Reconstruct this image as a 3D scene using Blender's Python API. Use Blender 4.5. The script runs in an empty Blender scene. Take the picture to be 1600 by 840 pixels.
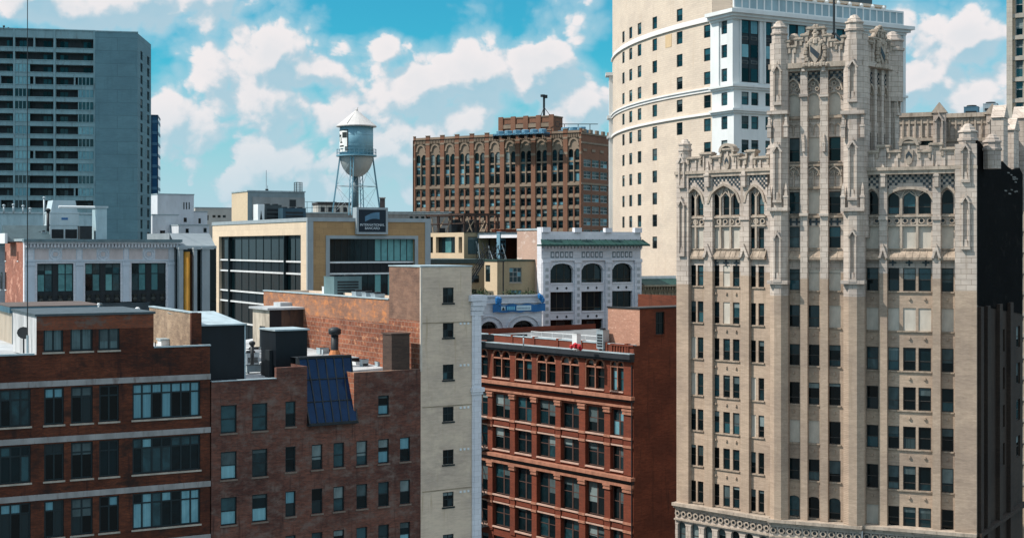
import bpy, math, random
from mathutils import Vector, Matrix
R = math.radians
random.seed(7)
SC = bpy.context.scene
COL = SC.collection
FPX, HC, HY = 2200.0, 52.0, 385.0     # lens in photo pixels, eye height in metres, horizon row

# ------------------------------------------------------------------ camera
cd = bpy.data.cameras.new('camera'); cam = bpy.data.objects.new('camera', cd); COL.objects.link(cam)
cam.location = (0, 0, HC); cam.rotation_euler = (R(90), 0, 0)
cd.sensor_width = 36; cd.lens = 36 * FPX / 1600; cd.shift_y = -(420 - HY) / 1600
cd.clip_start = 1; cd.clip_end = 20000
SC.camera = cam

# ------------------------------------------------------------------ sun, sky, exposure
SUN_AZ, SUN_EL = 81.0, 49.0            # degrees left of straight behind the camera; height
to_sun = Vector((-math.sin(R(SUN_AZ)) * math.cos(R(SUN_EL)), -math.cos(R(SUN_AZ)) * math.cos(R(SUN_EL)), math.sin(R(SUN_EL))))
sl = bpy.data.lights.new('sun', 'SUN'); so = bpy.data.objects.new('sun', sl); COL.objects.link(so)
sl.energy = 4.3; sl.angle = R(0.53); sl.color = (1.0, 0.94, 0.86)
so.location = to_sun * 500; so.rotation_euler = (-to_sun).to_track_quat('-Z', 'Y').to_euler()
SC.view_settings.view_transform = 'Standard'; SC.view_settings.look = 'None'
SC.view_settings.exposure = 0.4; SC.view_settings.gamma = 1.0

W = bpy.data.worlds.new('World'); SC.world = W; W.use_nodes = True

def sky_world():
    nt = W.node_tree; nt.nodes.clear(); N = nt.nodes.new; L = nt.links.new
    out = N('ShaderNodeOutputWorld'); bg = N('ShaderNodeBackground'); L(bg.outputs[0], out.inputs[0])
    sky = N('ShaderNodeTexSky'); sky.sky_type = 'NISHITA'; sky.sun_disc = False
    sky.sun_elevation = R(SUN_EL); sky.sun_rotation = R(180 + SUN_AZ)
    sky.altitude = 100; sky.air_density = 1.0; sky.dust_density = 0.4; sky.ozone_density = 1.0
    tc = N('ShaderNodeTexCoord')
    def math_(op, a, b=None, c=None, clamp=False):
        n = N('ShaderNodeMath'); n.operation = op; n.use_clamp = clamp
        for i, v in enumerate((a, b, c)):
            if v is None: continue
            if isinstance(v, (int, float)): n.inputs[i].default_value = v
            else: L(v, n.inputs[i])
        return n.outputs[0]
    def mix(f, a, b, t='MIX'):
        n = N('ShaderNodeMix'); n.data_type = 'RGBA'; n.blend_type = t
        for s, v in ((n.inputs[0], f), (n.inputs[6], a), (n.inputs[7], b)):
            if isinstance(v, (int, float)): s.default_value = v
            elif isinstance(v, tuple): s.default_value = (*v, 1)
            else: L(v, s)
        return n.outputs[2]
    def vop(op, a, b):
        n = N('ShaderNodeVectorMath'); n.operation = op
        for i, v in enumerate((a, b)):
            if isinstance(v, tuple): n.inputs[i].default_value = v
            else: L(v, n.inputs[i])
        return n
    direction = vop('NORMALIZE', tc.outputs['Generated'], (0, 0, 0)).outputs[0]
    # cumulus banks: bearing (deg, right +), elevation (deg), radius (deg), weight
    banks = CLOUD_BANKS
    def density(vec):
        acc = None
        # squash so banks are wider than tall
        sq = vop('MULTIPLY', vec, (1, 1, 1.5)).outputs[0]
        for b, e, r, w in banks:
            d = Vector((math.sin(R(b)) * math.cos(R(e)), math.cos(R(b)) * math.cos(R(e)), math.sin(R(e)) * 1.5))
            dist = vop('DISTANCE', sq, tuple(d)).outputs['Value']
            f = math_('MULTIPLY', math_('SUBTRACT', 1.0, math_('DIVIDE', dist, R(r))), w)
            acc = f if acc is None else math_('SMOOTH_MAX', acc, f, 0.25)
        n1 = N('ShaderNodeTexNoise'); n1.inputs['Scale'].default_value = 13; n1.inputs['Detail'].default_value = 8
        n1.inputs['Roughness'].default_value = 0.58; n1.inputs['Distortion'].default_value = 0.25
        L(vop('MULTIPLY', vec, (1, 1, 1.3)).outputs[0], n1.inputs['Vector'])
        # billows: rounded cauliflower puffs at two sizes, their cells bent by the noise
        bent = vop('ADD', vec, vop('MULTIPLY', vop('SUBTRACT', n1.outputs['Color'], (.5, .5, .5)).outputs[0], (.045, .045, .045)).outputs[0]).outputs[0]
        puffs = None
        for scl, wt in ((23, .95), (52, .55), (125, .26)):
            vo = N('ShaderNodeTexVoronoi'); vo.feature = 'F1'; vo.inputs['Scale'].default_value = scl
            L(bent, vo.inputs['Vector']); pf = math_('MULTIPLY', math_('SUBTRACT', .5, vo.outputs['Distance']), wt)
            puffs = pf if puffs is None else math_('ADD', puffs, pf)
        n2 = N('ShaderNodeTexNoise'); n2.inputs['Scale'].default_value = 4; n2.inputs['Detail'].default_value = 3
        L(vop('MULTIPLY', vec, (1, 1, 2.2)).outputs[0], n2.inputs['Vector'])
        sz = N('ShaderNodeSeparateXYZ'); L(vec, sz.inputs[0]); high = N('ShaderNodeMapRange'); L(sz.outputs[2], high.inputs[0]); high.inputs[1].default_value = .19; high.inputs[2].default_value = .26; high.inputs[3].default_value = -1.6; high.inputs[4].default_value = 0
        acc = math_('MAXIMUM', acc, math_('ADD', high.outputs[0], math_('MULTIPLY', math_('SUBTRACT', n2.outputs['Fac'], 0.56), 1.5)))
        acc = math_('MAXIMUM', acc, -1.2)
        return math_('ADD', math_('ADD', math_('ADD', acc, .0), puffs), math_('MULTIPLY', math_('SUBTRACT', n1.outputs['Fac'], 0.5), 1.7))
    d0 = density(direction)
    up = vop('NORMALIZE', vop('ADD', direction, (-0.009, 0, 0.012)).outputs[0], (0, 0, 0)).outputs[0]
    d1 = density(up)
    def smooth(v, a, b):
        n = N('ShaderNodeMapRange'); n.interpolation_type = 'SMOOTHSTEP'
        L(v, n.inputs[0]); n.inputs[1].default_value = a; n.inputs[2].default_value = b
        return n.outputs[0]
    lit = math_('ADD', math_('MULTIPLY', smooth(math_('SUBTRACT', d0, d1), -0.28, 0.34), .8), math_('MULTIPLY', smooth(d0, 1.3, .1), .2))
    alpha = math_('MULTIPLY', smooth(d0, 0.0, 0.24), math_('ADD', .5, math_('MULTIPLY', lit, .7), clamp=True), clamp=True)
    blue = mix(1.0, sky.outputs[0], SKY_TINT, 'MULTIPLY')
    sep = N('ShaderNodeSeparateXYZ'); L(direction, sep.inputs[0])
    # thin pale veil low in the sky and behind the banks
    low = smooth(sep.outputs[2], 0.14, 0.015)
    veil = math_('MULTIPLY', low, 0.95)
    wide = smooth(d0, -0.6, 0.2)
    veil = math_('MAXIMUM', veil, math_('MULTIPLY', wide, 0.72))
    blue = mix(veil, blue, VEIL)
    cl = mix(math_('MULTIPLY', smooth(sep.outputs[2], .115, .015), .75), mix(lit, CLOUD_DARK, CLOUD_LIT), VEIL)
    col = mix(math_('MULTIPLY', alpha, CLOUD_ALPHA), blue, cl)
    # unseen bright cloud added overhead, out of frame, to raise the fill light
    over = smooth(sep.outputs[2], .16, .55)
    n3 = N('ShaderNodeTexNoise'); n3.inputs['Scale'].default_value = 3.5; n3.inputs['Detail'].default_value = 5; L(direction, n3.inputs['Vector'])
    col = mix(math_('MULTIPLY', over, smooth(n3.outputs['Fac'], .30, .62)), col, FILL_CLOUD)
    L(col, bg.inputs[0]); bg.inputs[1].default_value = 0.085
    W.cycles.sampling_method = 'MANUAL'; W.cycles.sample_map_resolution = 512

def bank(px, py, r, w=1.0):
    return (math.degrees(math.atan((px - 800) / FPX)), math.degrees(math.atan((HY - py) / FPX)), r * 57.3 / FPX, w)
CLOUD_BANKS = [bank(*b) for b in (
    (420, 85, 85, 1.2), (470, 110, 70), (330, 120, 75, .9), (400, 180, 130, .8), (300, 190, 90, .8), (520, 190, 90, .7),
    (740, 110, 85, 1.15), (660, 140, 75), (820, 120, 80), (900, 160, 75, .9), (730, 200, 120, .7), (610, 80, 32, .7), (690, 240, 130, .8), (860, 240, 110, .8), (430, 270, 120, .7), (560, 240, 70, .5),
    (40, 15, 75), (100, 30, 40, .8), (210, 5, 85, .7), (330, -5, 75, .8),
    (1440, 60, 80), (1500, 70, 75), (1420, 140, 80, .6), (1545, 70, 40, .8), (1480, 165, 90, .7), (1540, 150, 50, .8), (880, 20, 20, .1))]
SKY_TINT = (0.16, 0.92, 1.02)
VEIL = (4.1, 5.9, 6.8)
CLOUD_DARK = (3.2, 4.9, 5.9)
CLOUD_LIT = (7.9, 7.55, 7.6)
CLOUD_ALPHA = 1.0
FILL_CLOUD = (10.6, 11.6, 13.0)
sky_world()

# ------------------------------------------------------------------ frames: a vertical plane in the world
class Fr:
    """origin (X0,Y0) on the ground, u axis turned deg about z; d runs inward (away from the viewer)"""
    def __init__(s, px, Y, deg, X=None):
        s.X0 = (px - 800) / FPX * Y if X is None else X
        s.Y0 = Y; s.deg = deg; s.t = R(deg); s.c = math.cos(s.t); s.s = math.sin(s.t)
        s.W = Matrix.Translation((s.X0, s.Y0, 0)) @ Matrix.Rotation(s.t, 4, 'Z')
    def u(s, px, d=0.0):
        a = (px - 800) / FPX; X = s.X0 - d * s.s; Y = s.Y0 + d * s.c
        return (a * Y - X) / (s.c - a * s.s)
    def Y(s, px, d=0.0): return s.Y0 + d * s.c + s.u(px, d) * s.s
    def z(s, py, px, d=0.0): return HC - (py - HY) / FPX * s.Y(px, d)
    def sub(s, u, d, ddeg=0.0):
        return Fr(0, s.Y0 + u * s.s + d * s.c, s.deg + ddeg, X=s.X0 + u * s.c - d * s.s)
    def rel(s, o): return o.W.inverted() @ s.W

# ------------------------------------------------------------------ mesh builder
class MB:
    def __init__(s, M=None): s.v = []; s.f = []; s.m = []; s.M = M or Matrix()
    def P(s, p): s.v.append(s.M @ Vector(p)); return len(s.v) - 1
    def poly(s, pts, m=0): s.f.append([s.P(p) for p in pts]); s.m.append(m)
    def box(s, x0, x1, y0, y1, z0, z1, m=0):
        if x0 > x1: x0, x1 = x1, x0
        if y0 > y1: y0, y1 = y1, y0
        if z0 > z1: z0, z1 = z1, z0
        i = [s.P(p) for p in ((x0,y0,z0),(x1,y0,z0),(x1,y1,z0),(x0,y1,z0),(x0,y0,z1),(x1,y0,z1),(x1,y1,z1),(x0,y1,z1))]
        for q in ((3,2,1,0),(4,5,6,7),(0,1,5,4),(1,2,6,5),(2,3,7,6),(3,0,4,7)):
            s.f.append([i[k] for k in q]); s.m.append(m)
    def prism(s, pts, d0, d1, m=0, flat=False):
        """polygon in (u,z), extruded from depth d0 to d1 (counter-clockwise seen from the front)"""
        n = len(pts); a = [s.P((p[0], d0, p[1])) for p in pts]; b = [s.P((p[0], d1, p[1])) for p in pts]
        s.f.append(a); s.m.append(m); s.f.append(b[::-1]); s.m.append(m)
        for i in range(n):
            j = (i + 1) % n; s.f.append([a[j], a[i], b[i], b[j]]); s.m.append(m)
    def slab(s, pts, z0, z1, m=0):
        """polygon in plan (x,y), extruded upward"""
        n = len(pts); a = [s.P((p[0], p[1], z0)) for p in pts]; b = [s.P((p[0], p[1], z1)) for p in pts]
        s.f.append(a[::-1]); s.m.append(m); s.f.append(b); s.m.append(m)
        for i in range(n):
            j = (i + 1) % n; s.f.append([a[i], a[j], b[j], b[i]]); s.m.append(m)
    def tube(s, p, q, r, r2=None, n=6, m=0, caps=True):
        p = Vector(p); q = Vector(q); r2 = r if r2 is None else r2
        ax = (q - p).normalized(); e = Vector((0, 0, 1)) if abs(ax.z) < .9 else Vector((1, 0, 0))
        a = ax.cross(e).normalized(); b = ax.cross(a)
        A = []; B = []
        for k in range(n):
            t = 2 * math.pi * (k + .5) / n; o = a * math.cos(t) + b * math.sin(t)
            A.append(s.P(p + o * r)); B.append(s.P(q + o * r2))
        for k in range(n):
            j = (k + 1) % n; s.f.append([A[j], A[k], B[k], B[j]]); s.m.append(m)
        if caps: s.f.append(A); s.m.append(m); s.f.append(B[::-1]); s.m.append(m)
    def lathe(s, prof, cx, cy, n=12, m=0, ph=0.0):
        """prof: list of (r,z) from bottom to top"""
        rings = []
        for r, z in prof:
            rings.append([s.P((cx + r * math.cos(ph + 2*math.pi*k/n), cy + r * math.sin(ph + 2*math.pi*k/n), z)) for k in range(n)])
        for a, b in zip(rings, rings[1:]):
            for k in range(n):
                j = (k + 1) % n; s.f.append([a[k], a[j], b[j], b[k]]); s.m.append(m)
        s.f.append(rings[0][::-1]); s.m.append(m); s.f.append(rings[-1]); s.m.append(m)
    def ball(s, c, r, n=8, m=0, sz=1.0):
        k = n // 2
        s.lathe([(max(r * math.sin(math.pi * i / k), .002), c[2] - r * sz * math.cos(math.pi * i / k)) for i in range(k + 1)], c[0], c[1], n, m)
    def pieces(s, gap=.05):
        """groups of faces that hang together: islands, joined where their boxes touch"""
        par = list(range(len(s.v)))
        def find(i):
            while par[i] != i: par[i] = par[par[i]]; i = par[i]
            return i
        for f in s.f:
            r = find(f[0])
            for i in f[1:]: par[find(i)] = r
        isl = {}
        for k, f in enumerate(s.f): isl.setdefault(find(f[0]), []).append(k)
        it = list(isl.values()); bx = []
        for fs in it:
            vs = [s.v[i] for k in fs for i in s.f[k]]
            bx.append((tuple(min(v[j] for v in vs) for j in range(3)), tuple(max(v[j] for v in vs) for j in range(3))))
        p2 = list(range(len(it)))
        def f2(i):
            while p2[i] != i: p2[i] = p2[p2[i]]; i = p2[i]
            return i
        for i in range(len(it)):
            (a0, a1, a2), (b0, b1, b2) = bx[i]
            for j in range(i + 1, len(it)):
                c, e = bx[j]
                if a0 - gap <= e[0] and c[0] - gap <= b0 and a1 - gap <= e[1] and c[1] - gap <= b1 and a2 - gap <= e[2] and c[2] - gap <= b2: p2[f2(i)] = f2(j)
        out = {}
        for i, fs in enumerate(it): out.setdefault(f2(i), []).extend(fs)
        return list(out.values())
    def build_each(s, name, mats, parent, gap=.05, smooth=False):
        """every separate piece becomes a part of its own"""
        res = []
        for fs in s.pieces(gap):
            m = MB(); mp = {}
            for k in fs:
                f = []
                for i in s.f[k]:
                    if i not in mp: mp[i] = len(m.v); m.v.append(s.v[i])
                    f.append(mp[i])
                m.f.append(f); m.m.append(s.m[k])
            res.append(m.build(name, mats, parent, smooth))
        return res
    def build(s, name, mats, parent=None, smooth=False, loc=None):
        me = bpy.data.meshes.new(name); me.from_pydata([tuple(v) for v in s.v], [], s.f)
        if not isinstance(mats, (list, tuple)): mats = [mats]
        for m in mats: me.materials.append(m)
        if len(mats) > 1: me.polygons.foreach_set('material_index', s.m)
        if smooth: me.polygons.foreach_set('use_smooth', [True] * len(s.f))
        me.update()
        o = bpy.data.objects.new(name, me); COL.objects.link(o)
        if parent: o.parent = parent
        if loc: o.location = loc
        return o

def tag(o, label=None, cat=None, group=None, kind=None):
    if label: o['label'] = label
    if cat: o['category'] = cat
    if group: o['group'] = group
    if kind: o['kind'] = kind
    return o
def thing(name, fr, label, cat, group=None, z=0.0):
    o = bpy.data.objects.new(name, None); COL.objects.link(o)
    o.location = (fr.X0, fr.Y0, z); o.rotation_euler = (0, 0, fr.t); o.empty_display_size = .5
    return tag(o, label, cat, group)
def copy_tree(o, parent=None):
    c = o.copy(); COL.objects.link(c)
    if parent: c.parent = parent
    for ch in list(o.children): copy_tree(ch, c)
    return c

# ------------------------------------------------------------------ wall helpers
def wall(mb, u0, u1, z0, z1, holes=(), d=0.0, rev=.25, m=0, mr=None):
    """a wall face at depth d with rectangular openings and their reveals"""
    mr = m if mr is None else mr
    hs = [h for h in holes if h[1] > u0 and h[0] < u1 and h[3] > z0 and h[2] < z1]
    hs = [(max(h[0], u0), min(h[1], u1), max(h[2], z0), min(h[3], z1)) for h in hs]
    def uniq(vals):
        out = []
        for v in sorted(vals):
            if not out or v - out[-1] > 1e-4: out.append(v)
        return out
    zs = uniq([z0, z1] + [h[2] for h in hs] + [h[3] for h in hs])
    for a, b in zip(zs, zs[1:]):
        zm = (a + b) / 2
        row = sorted([h for h in hs if h[2] < zm < h[3]])
        x = u0
        for h in row:
            if h[0] - x > 1e-4: mb.poly(((x, d, a), (h[0], d, a), (h[0], d, b), (x, d, b)), m)
            x = max(x, h[1])
        if u1 - x > 1e-4: mb.poly(((x, d, a), (u1, d, a), (u1, d, b), (x, d, b)), m)
    e = d + rev
    for a, b, c, f in hs:
        mb.poly(((a, d, c), (a, d, f), (a, e, f), (a, e, c)), mr)
        mb.poly(((b, d, f), (b, d, c), (b, e, c), (b, e, f)), mr)
        mb.poly(((a, d, f), (b, d, f), (b, e, f), (a, e, f)), mr)
        mb.poly(((b, d, c), (a, d, c), (a, e, c), (b, e, c)), mr)
def arch_pts(u0, u1, zs, rise, pointed=False, n=10, grow=0.0):
    c = (u0 + u1) / 2; w = (u1 - u0) / 2; pts = []
    for i in range(n + 1):
        x = -1 + 2 * i / n; a = abs(x)
        if pointed: h = math.sqrt(max(4 - (1 + a) ** 2, 0)) / math.sqrt(3)
        else: h = math.sqrt(max(1 - a * a, 0))
        pts.append((c + x * (w + grow), zs + h * (rise + grow)))
    return pts
def arch_fill(mb, u0, u1, z1, rise, d, rev, pointed=False, m=0, n=10):
    """fills the corners of a rectangular opening so that it reads as an arch"""
    pts = arch_pts(u0, u1, z1 - rise, rise, pointed, n)
    for (a, za), (b, zb) in zip(pts, pts[1:]):
        if z1 - min(za, zb) < 1e-4: continue
        mb.poly(((a, d, za), (b, d, zb), (b, d, z1), (a, d, z1)), m)
        mb.poly(((b, d, zb), (a, d, za), (a, d + rev, za), (b, d + rev, zb)), m)
def arch_ring(mb, u0, u1, zs, rise, wd, d0, d1, pointed=False, m=0, n=10):
    A = arch_pts(u0, u1, zs, rise, pointed, n); B = arch_pts(u0, u1, zs, rise, pointed, n, wd)
    for i in range(n):
        mb.prism([A[i], A[i+1], B[i+1], B[i]], d0, d1, m)
def shell(mb, u0, u1, D, z1, d0=0.0, z0=0.0, par=.5, m=0, mroof=1, front=False, th=.3, left=True):
    """left, right, back walls, parapet inside and roof; front face optional"""
    if front: mb.poly(((u0, d0, z0), (u1, d0, z0), (u1, d0, z1), (u0, d0, z1)), m)
    if left: mb.poly(((u0, D, z0), (u0, d0, z0), (u0, d0, z1), (u0, D, z1)), m)
    mb.poly(((u1, d0, z0), (u1, D, z0), (u1, D, z1), (u1, d0, z1)), m)
    mb.poly(((u1, D, z0), (u0, D, z0), (u0, D, z1), (u1, D, z1)), m)
    roof_in(mb, u0, u1, d0, D, z1, par, m, mroof, th)
def roof_in(mb, u0, u1, d0, D, z1, par=.5, m=0, mroof=1, th=.3):
    zr = z1 - par; a, b, c, e = u0 + th, u1 - th, d0 + th, D - th
    mb.poly(((a, c, zr), (b, c, zr), (b, e, zr), (a, e, zr)), mroof)
    for q in (((u0,d0),(u1,d0),(b,c),(a,c)), ((u1,d0),(u1,D),(b,e),(b,c)), ((u1,D),(u0,D),(a,e),(b,e)), ((u0,D),(u0,d0),(a,c),(a,e))):
        mb.poly([(p[0], p[1], z1) for p in q], m)
        (x0, y0), (x1, y1) = q[3], q[2]
        mb.poly(((x0, y0, z1), (x1, y1, z1), (x1, y1, zr), (x0, y0, zr)), m)

# ------------------------------------------------------------------ materials
MATS = {}
def new_mat(name, rough=.8, spec=.3):
    m = bpy.data.materials.new(name); m.use_nodes = True
    b = m.node_tree.nodes['Principled BSDF']; b.inputs['Roughness'].default_value = rough
    b.inputs['Specular IOR Level'].default_value = spec
    MATS[name] = m
    return m, m.node_tree, b
def _n(nt, t, **k):
    n = nt.nodes.new(t)
    for a, v in k.items(): setattr(n, a, v)
    return n
def _mix(nt, f, a, b, t='MIX'):
    n = _n(nt, 'ShaderNodeMix', data_type='RGBA', blend_type=t)
    for s, v in ((n.inputs[0], f), (n.inputs[6], a), (n.inputs[7], b)):
        if isinstance(v, (int, float)): s.default_value = v
        elif isinstance(v, tuple): s.default_value = (*v, 1)
        else: nt.links.new(v, s)
    return n.outputs[2]
def _coord(nt, scale):
    tc = _n(nt, 'ShaderNodeTexCoord'); mp = _n(nt, 'ShaderNodeMapping'); mp.inputs['Scale'].default_value = scale
    nt.links.new(tc.outputs['Object'], mp.inputs['Vector']); return mp.outputs[0]
def _noise(nt, scale, detail=4, sc=(1, 1, 1), rough=.6):
    n = _n(nt, 'ShaderNodeTexNoise'); n.inputs['Scale'].default_value = scale; n.inputs['Detail'].default_value = detail
    n.inputs['Roughness'].default_value = rough
    nt.links.new(_coord(nt, sc), n.inputs['Vector']); return n.outputs['Fac']
def _ramp(nt, v, a, b):
    n = _n(nt, 'ShaderNodeMapRange'); nt.links.new(v, n.inputs[0]); n.inputs[1].default_value = a; n.inputs[2].default_value = b
    n.interpolation_type = 'SMOOTHSTEP'; return n.outputs[0]
def masonry(name, c1, c2, mortar=None, patch=None, stain=None, bw=.22, bh=.075, ms=.012, bump=.15, psc=.35, pth=(.52, .62), rough=.85, sscale=.5, vary=.35, spec=.25):
    """brick or block wall: courses, block to block variation, weathered patches and run-off stains"""
    m, nt, b = new_mat(name, rough, spec)
    tc = _n(nt, 'ShaderNodeTexCoord'); sp = _n(nt, 'ShaderNodeSeparateXYZ'); nt.links.new(tc.outputs['Object'], sp.inputs[0])
    ad = _n(nt, 'ShaderNodeMath', operation='ADD'); nt.links.new(sp.outputs[0], ad.inputs[0]); nt.links.new(sp.outputs[1], ad.inputs[1])
    cb = _n(nt, 'ShaderNodeCombineXYZ'); nt.links.new(ad.outputs[0], cb.inputs[0]); nt.links.new(sp.outputs[2], cb.inputs[1])
    br = _n(nt, 'ShaderNodeTexBrick'); nt.links.new(cb.outputs[0], br.inputs['Vector'])
    br.inputs['Scale'].default_value = 1; br.inputs['Brick Width'].default_value = bw; br.inputs['Row Height'].default_value = bh
    br.inputs['Mortar Size'].default_value = ms; br.inputs['Mortar Smooth'].default_value = .3
    br.inputs['Color1'].default_value = (*c1, 1); br.inputs['Color2'].default_value = (*c2, 1)
    br.inputs['Mortar'].default_value = (*(mortar or tuple(x * .8 for x in c1)), 1)
    col = br.outputs['Color']
    # streaky variation along the courses
    st = _noise(nt, 1.0, 5, (.9, .9, 6), .65)
    col = _mix(nt, _ramp(nt, st, .3, .75), col, _mix(nt, 1.0, col, tuple(1 - vary * .9 for _ in range(3)), 'MULTIPLY'))
    big = _noise(nt, .16, 4, (1, 1, 1.6), .6)
    k = _ramp(nt, big, .35, .7)
    col = _mix(nt, k, col, _mix(nt, 1.0, col, (1 - vary, 1 - vary, 1 - vary * .9), 'MULTIPLY'))
    if patch:
        pn = _noise(nt, psc, 7, (1, 1, 1.7), .72)
        col = _mix(nt, _ramp(nt, pn, *pth), col, patch)
    if stain:
        sn = _noise(nt, sscale, 5, (3.2, 3.2, .35), .6)
        col = _mix(nt, _ramp(nt, sn, .53, .78), col, stain)
    nt.links.new(col, b.inputs['Base Color'])
    if bump:
        bp = _n(nt, 'ShaderNodeBump'); bp.inputs['Strength'].default_value = bump; bp.inputs['Distance'].default_value = .02
        nt.links.new(_noise(nt, 9, 3, (1, 1, 2.5)), bp.inputs['Height']); nt.links.new(bp.outputs[0], b.inputs['Normal'])
    return m
def plain(name, c, vary=.25, rough=.7, sc=1.0, metal=0, spec=.35, dirt=None, stretch=(1, 1, .4)):
    m, nt, b = new_mat(name, rough, spec); b.inputs['Metallic'].default_value = metal
    n = _noise(nt, sc, 6, stretch)
    col = _mix(nt, _ramp(nt, n, .32, .72), c, tuple(x * (1 - vary) for x in c))
    if dirt:
        n2 = _noise(nt, sc * 2.3, 6, (1.6, 1.6, .3), .65)
        col = _mix(nt, _ramp(nt, n2, .52, .74), col, dirt)
    nt.links.new(col, b.inputs['Base Color'])
    rg = _n(nt, 'ShaderNodeMapRange'); nt.links.new(n, rg.inputs[0]); rg.inputs[3].default_value = max(rough - .12, .03); rg.inputs[4].default_value = min(rough + .12, 1)
    nt.links.new(rg.outputs[0], b.inputs['Roughness'])
    return m
def glass(name, c, rough=.06, spec=.24, fold=0.0, c2=None):
    """window glass with what stands behind it: dark rooms, blinds, curtains; noise stands in for sky reflections"""
    m, nt, b = new_mat(name, rough, spec)
    oi = _n(nt, 'ShaderNodeObjectInfo')
    tcg = _n(nt, 'ShaderNodeTexCoord'); off = _n(nt, 'ShaderNodeVectorMath', operation='SCALE'); off.inputs[0].default_value = (37, 11, 23); nt.links.new(oi.outputs['Random'], off.inputs['Scale'])
    adv = _n(nt, 'ShaderNodeVectorMath', operation='ADD'); nt.links.new(tcg.outputs['Object'], adv.inputs[0]); nt.links.new(off.outputs[0], adv.inputs[1])
    nn = _n(nt, 'ShaderNodeTexNoise'); nn.inputs['Scale'].default_value = 1.1; nn.inputs['Detail'].default_value = 3; nn.inputs['Distortion'].default_value = .8; nt.links.new(adv.outputs[0], nn.inputs['Vector']); n = nn.outputs['Fac']
    v = _n(nt, 'ShaderNodeMath', operation='ADD'); nt.links.new(n, v.inputs[0]); nt.links.new(oi.outputs['Random'], v.inputs[1])
    col = _mix(nt, _ramp(nt, v.outputs[0], .45, 1.25), c, c2 or tuple(x * .35 for x in c))  # random tint in the base colour replaces uneven sky reflections
    if fold:
        w = _noise(nt, 1, 2, (14, 14, .2))
        col = _mix(nt, _ramp(nt, w, .35, .7), col, _mix(nt, 1.0, col, (1 - fold,) * 3, 'MULTIPLY'))
    nt.links.new(col, b.inputs['Base Color'])
    bp = _n(nt, 'ShaderNodeBump'); bp.inputs['Strength'].default_value = .12; bp.inputs['Distance'].default_value = .05
    nt.links.new(n, bp.inputs['Height']); nt.links.new(bp.outputs[0], b.inputs['Normal'])
    return m
def S(r, g, b):
    f = lambda x: (x / 255 / 12.92) if x < 10 else ((x / 255 + .055) / 1.055) ** 2.4
    return (f(r), f(g), f(b))

GD = glass('dark_glass', (.004, .015, .019))
GT = glass('teal_glass', (.022, .075, .09), c2=(.004, .018, .023), spec=.4)
GB = glass('blind_glass', (.20, .40, .45), rough=.2, fold=.25, c2=(.12, .27, .32))
BLIND = plain('roller_blind', (.17, .22, .22), .35, .8, 2)
BLIND_D = plain('grey_blind', (.06, .09, .095), .4, .8, 2)
GC = glass('curtain_glass', (.10, .16, .17), rough=.15, fold=.45)
GS = glass('skylight_glass', (.003, .030, .085), rough=.1, spec=.16, c2=(.002, .016, .045))
GREEN = glass('green_glass', (.13, .32, .32), rough=.05, c2=(.05, .15, .16))
FRD = plain('dark_frame', (.006, .016, .02), .3, .5)
FRW = plain('pale_frame', (.36, .36, .34), .25, .6)
FRBR = plain('brown_frame', (.085, .045, .035), .3, .6)
BOARD = plain('board', (.52, .47, .40), .22, .8, 1.3)
STONE = plain('limestone', (.30, .29, .285), .35, .85, .8, dirt=(.16, .13, .12))
SILL = plain('sill_stone', (.42, .37, .31), .3, .85)
ROOF_L = plain('pale_roof_membrane', (.42, .44, .45), .4, .8, .35, dirt=(.20, .22, .23), stretch=(1, 1, 1))
ROOF_G = plain('grey_roof_gravel', (.20, .21, .215), .4, .9, .5, dirt=(.10, .11, .11), stretch=(1, 1, 1))
ROOF_D = plain('dark_roof_tar', (.045, .04, .038), .4, .8, .6, stretch=(1, 1, 1))
METAL = plain('galvanised_metal', (.34, .40, .43), .3, .45, 1.2, metal=.2)
METAL_D = plain('dark_steel', (.015, .02, .024), .4, .55, 2)
BLACK = plain('black_cladding', (.0022, .0055, .010), .4, .5, .8)
WHITE_P = plain('white_paint', (.70, .72, .72), .2, .6, 1)
COPE = plain('metal_coping', (.36, .44, .47), .3, .4, 1)
GREENC = plain('green_copper', (.011, .055, .046), .3, .6, 2, dirt=(.03, .07, .06))
CREAM = masonry('cream_wall', (.50, .43, .32), (.46, .40, .30), bw=.4, bh=.1, stain=(.36, .30, .22), vary=.12, bump=.05)
BLUE = plain('blue_vinyl', (.012, .13, .34), .3, .45, .6)

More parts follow.
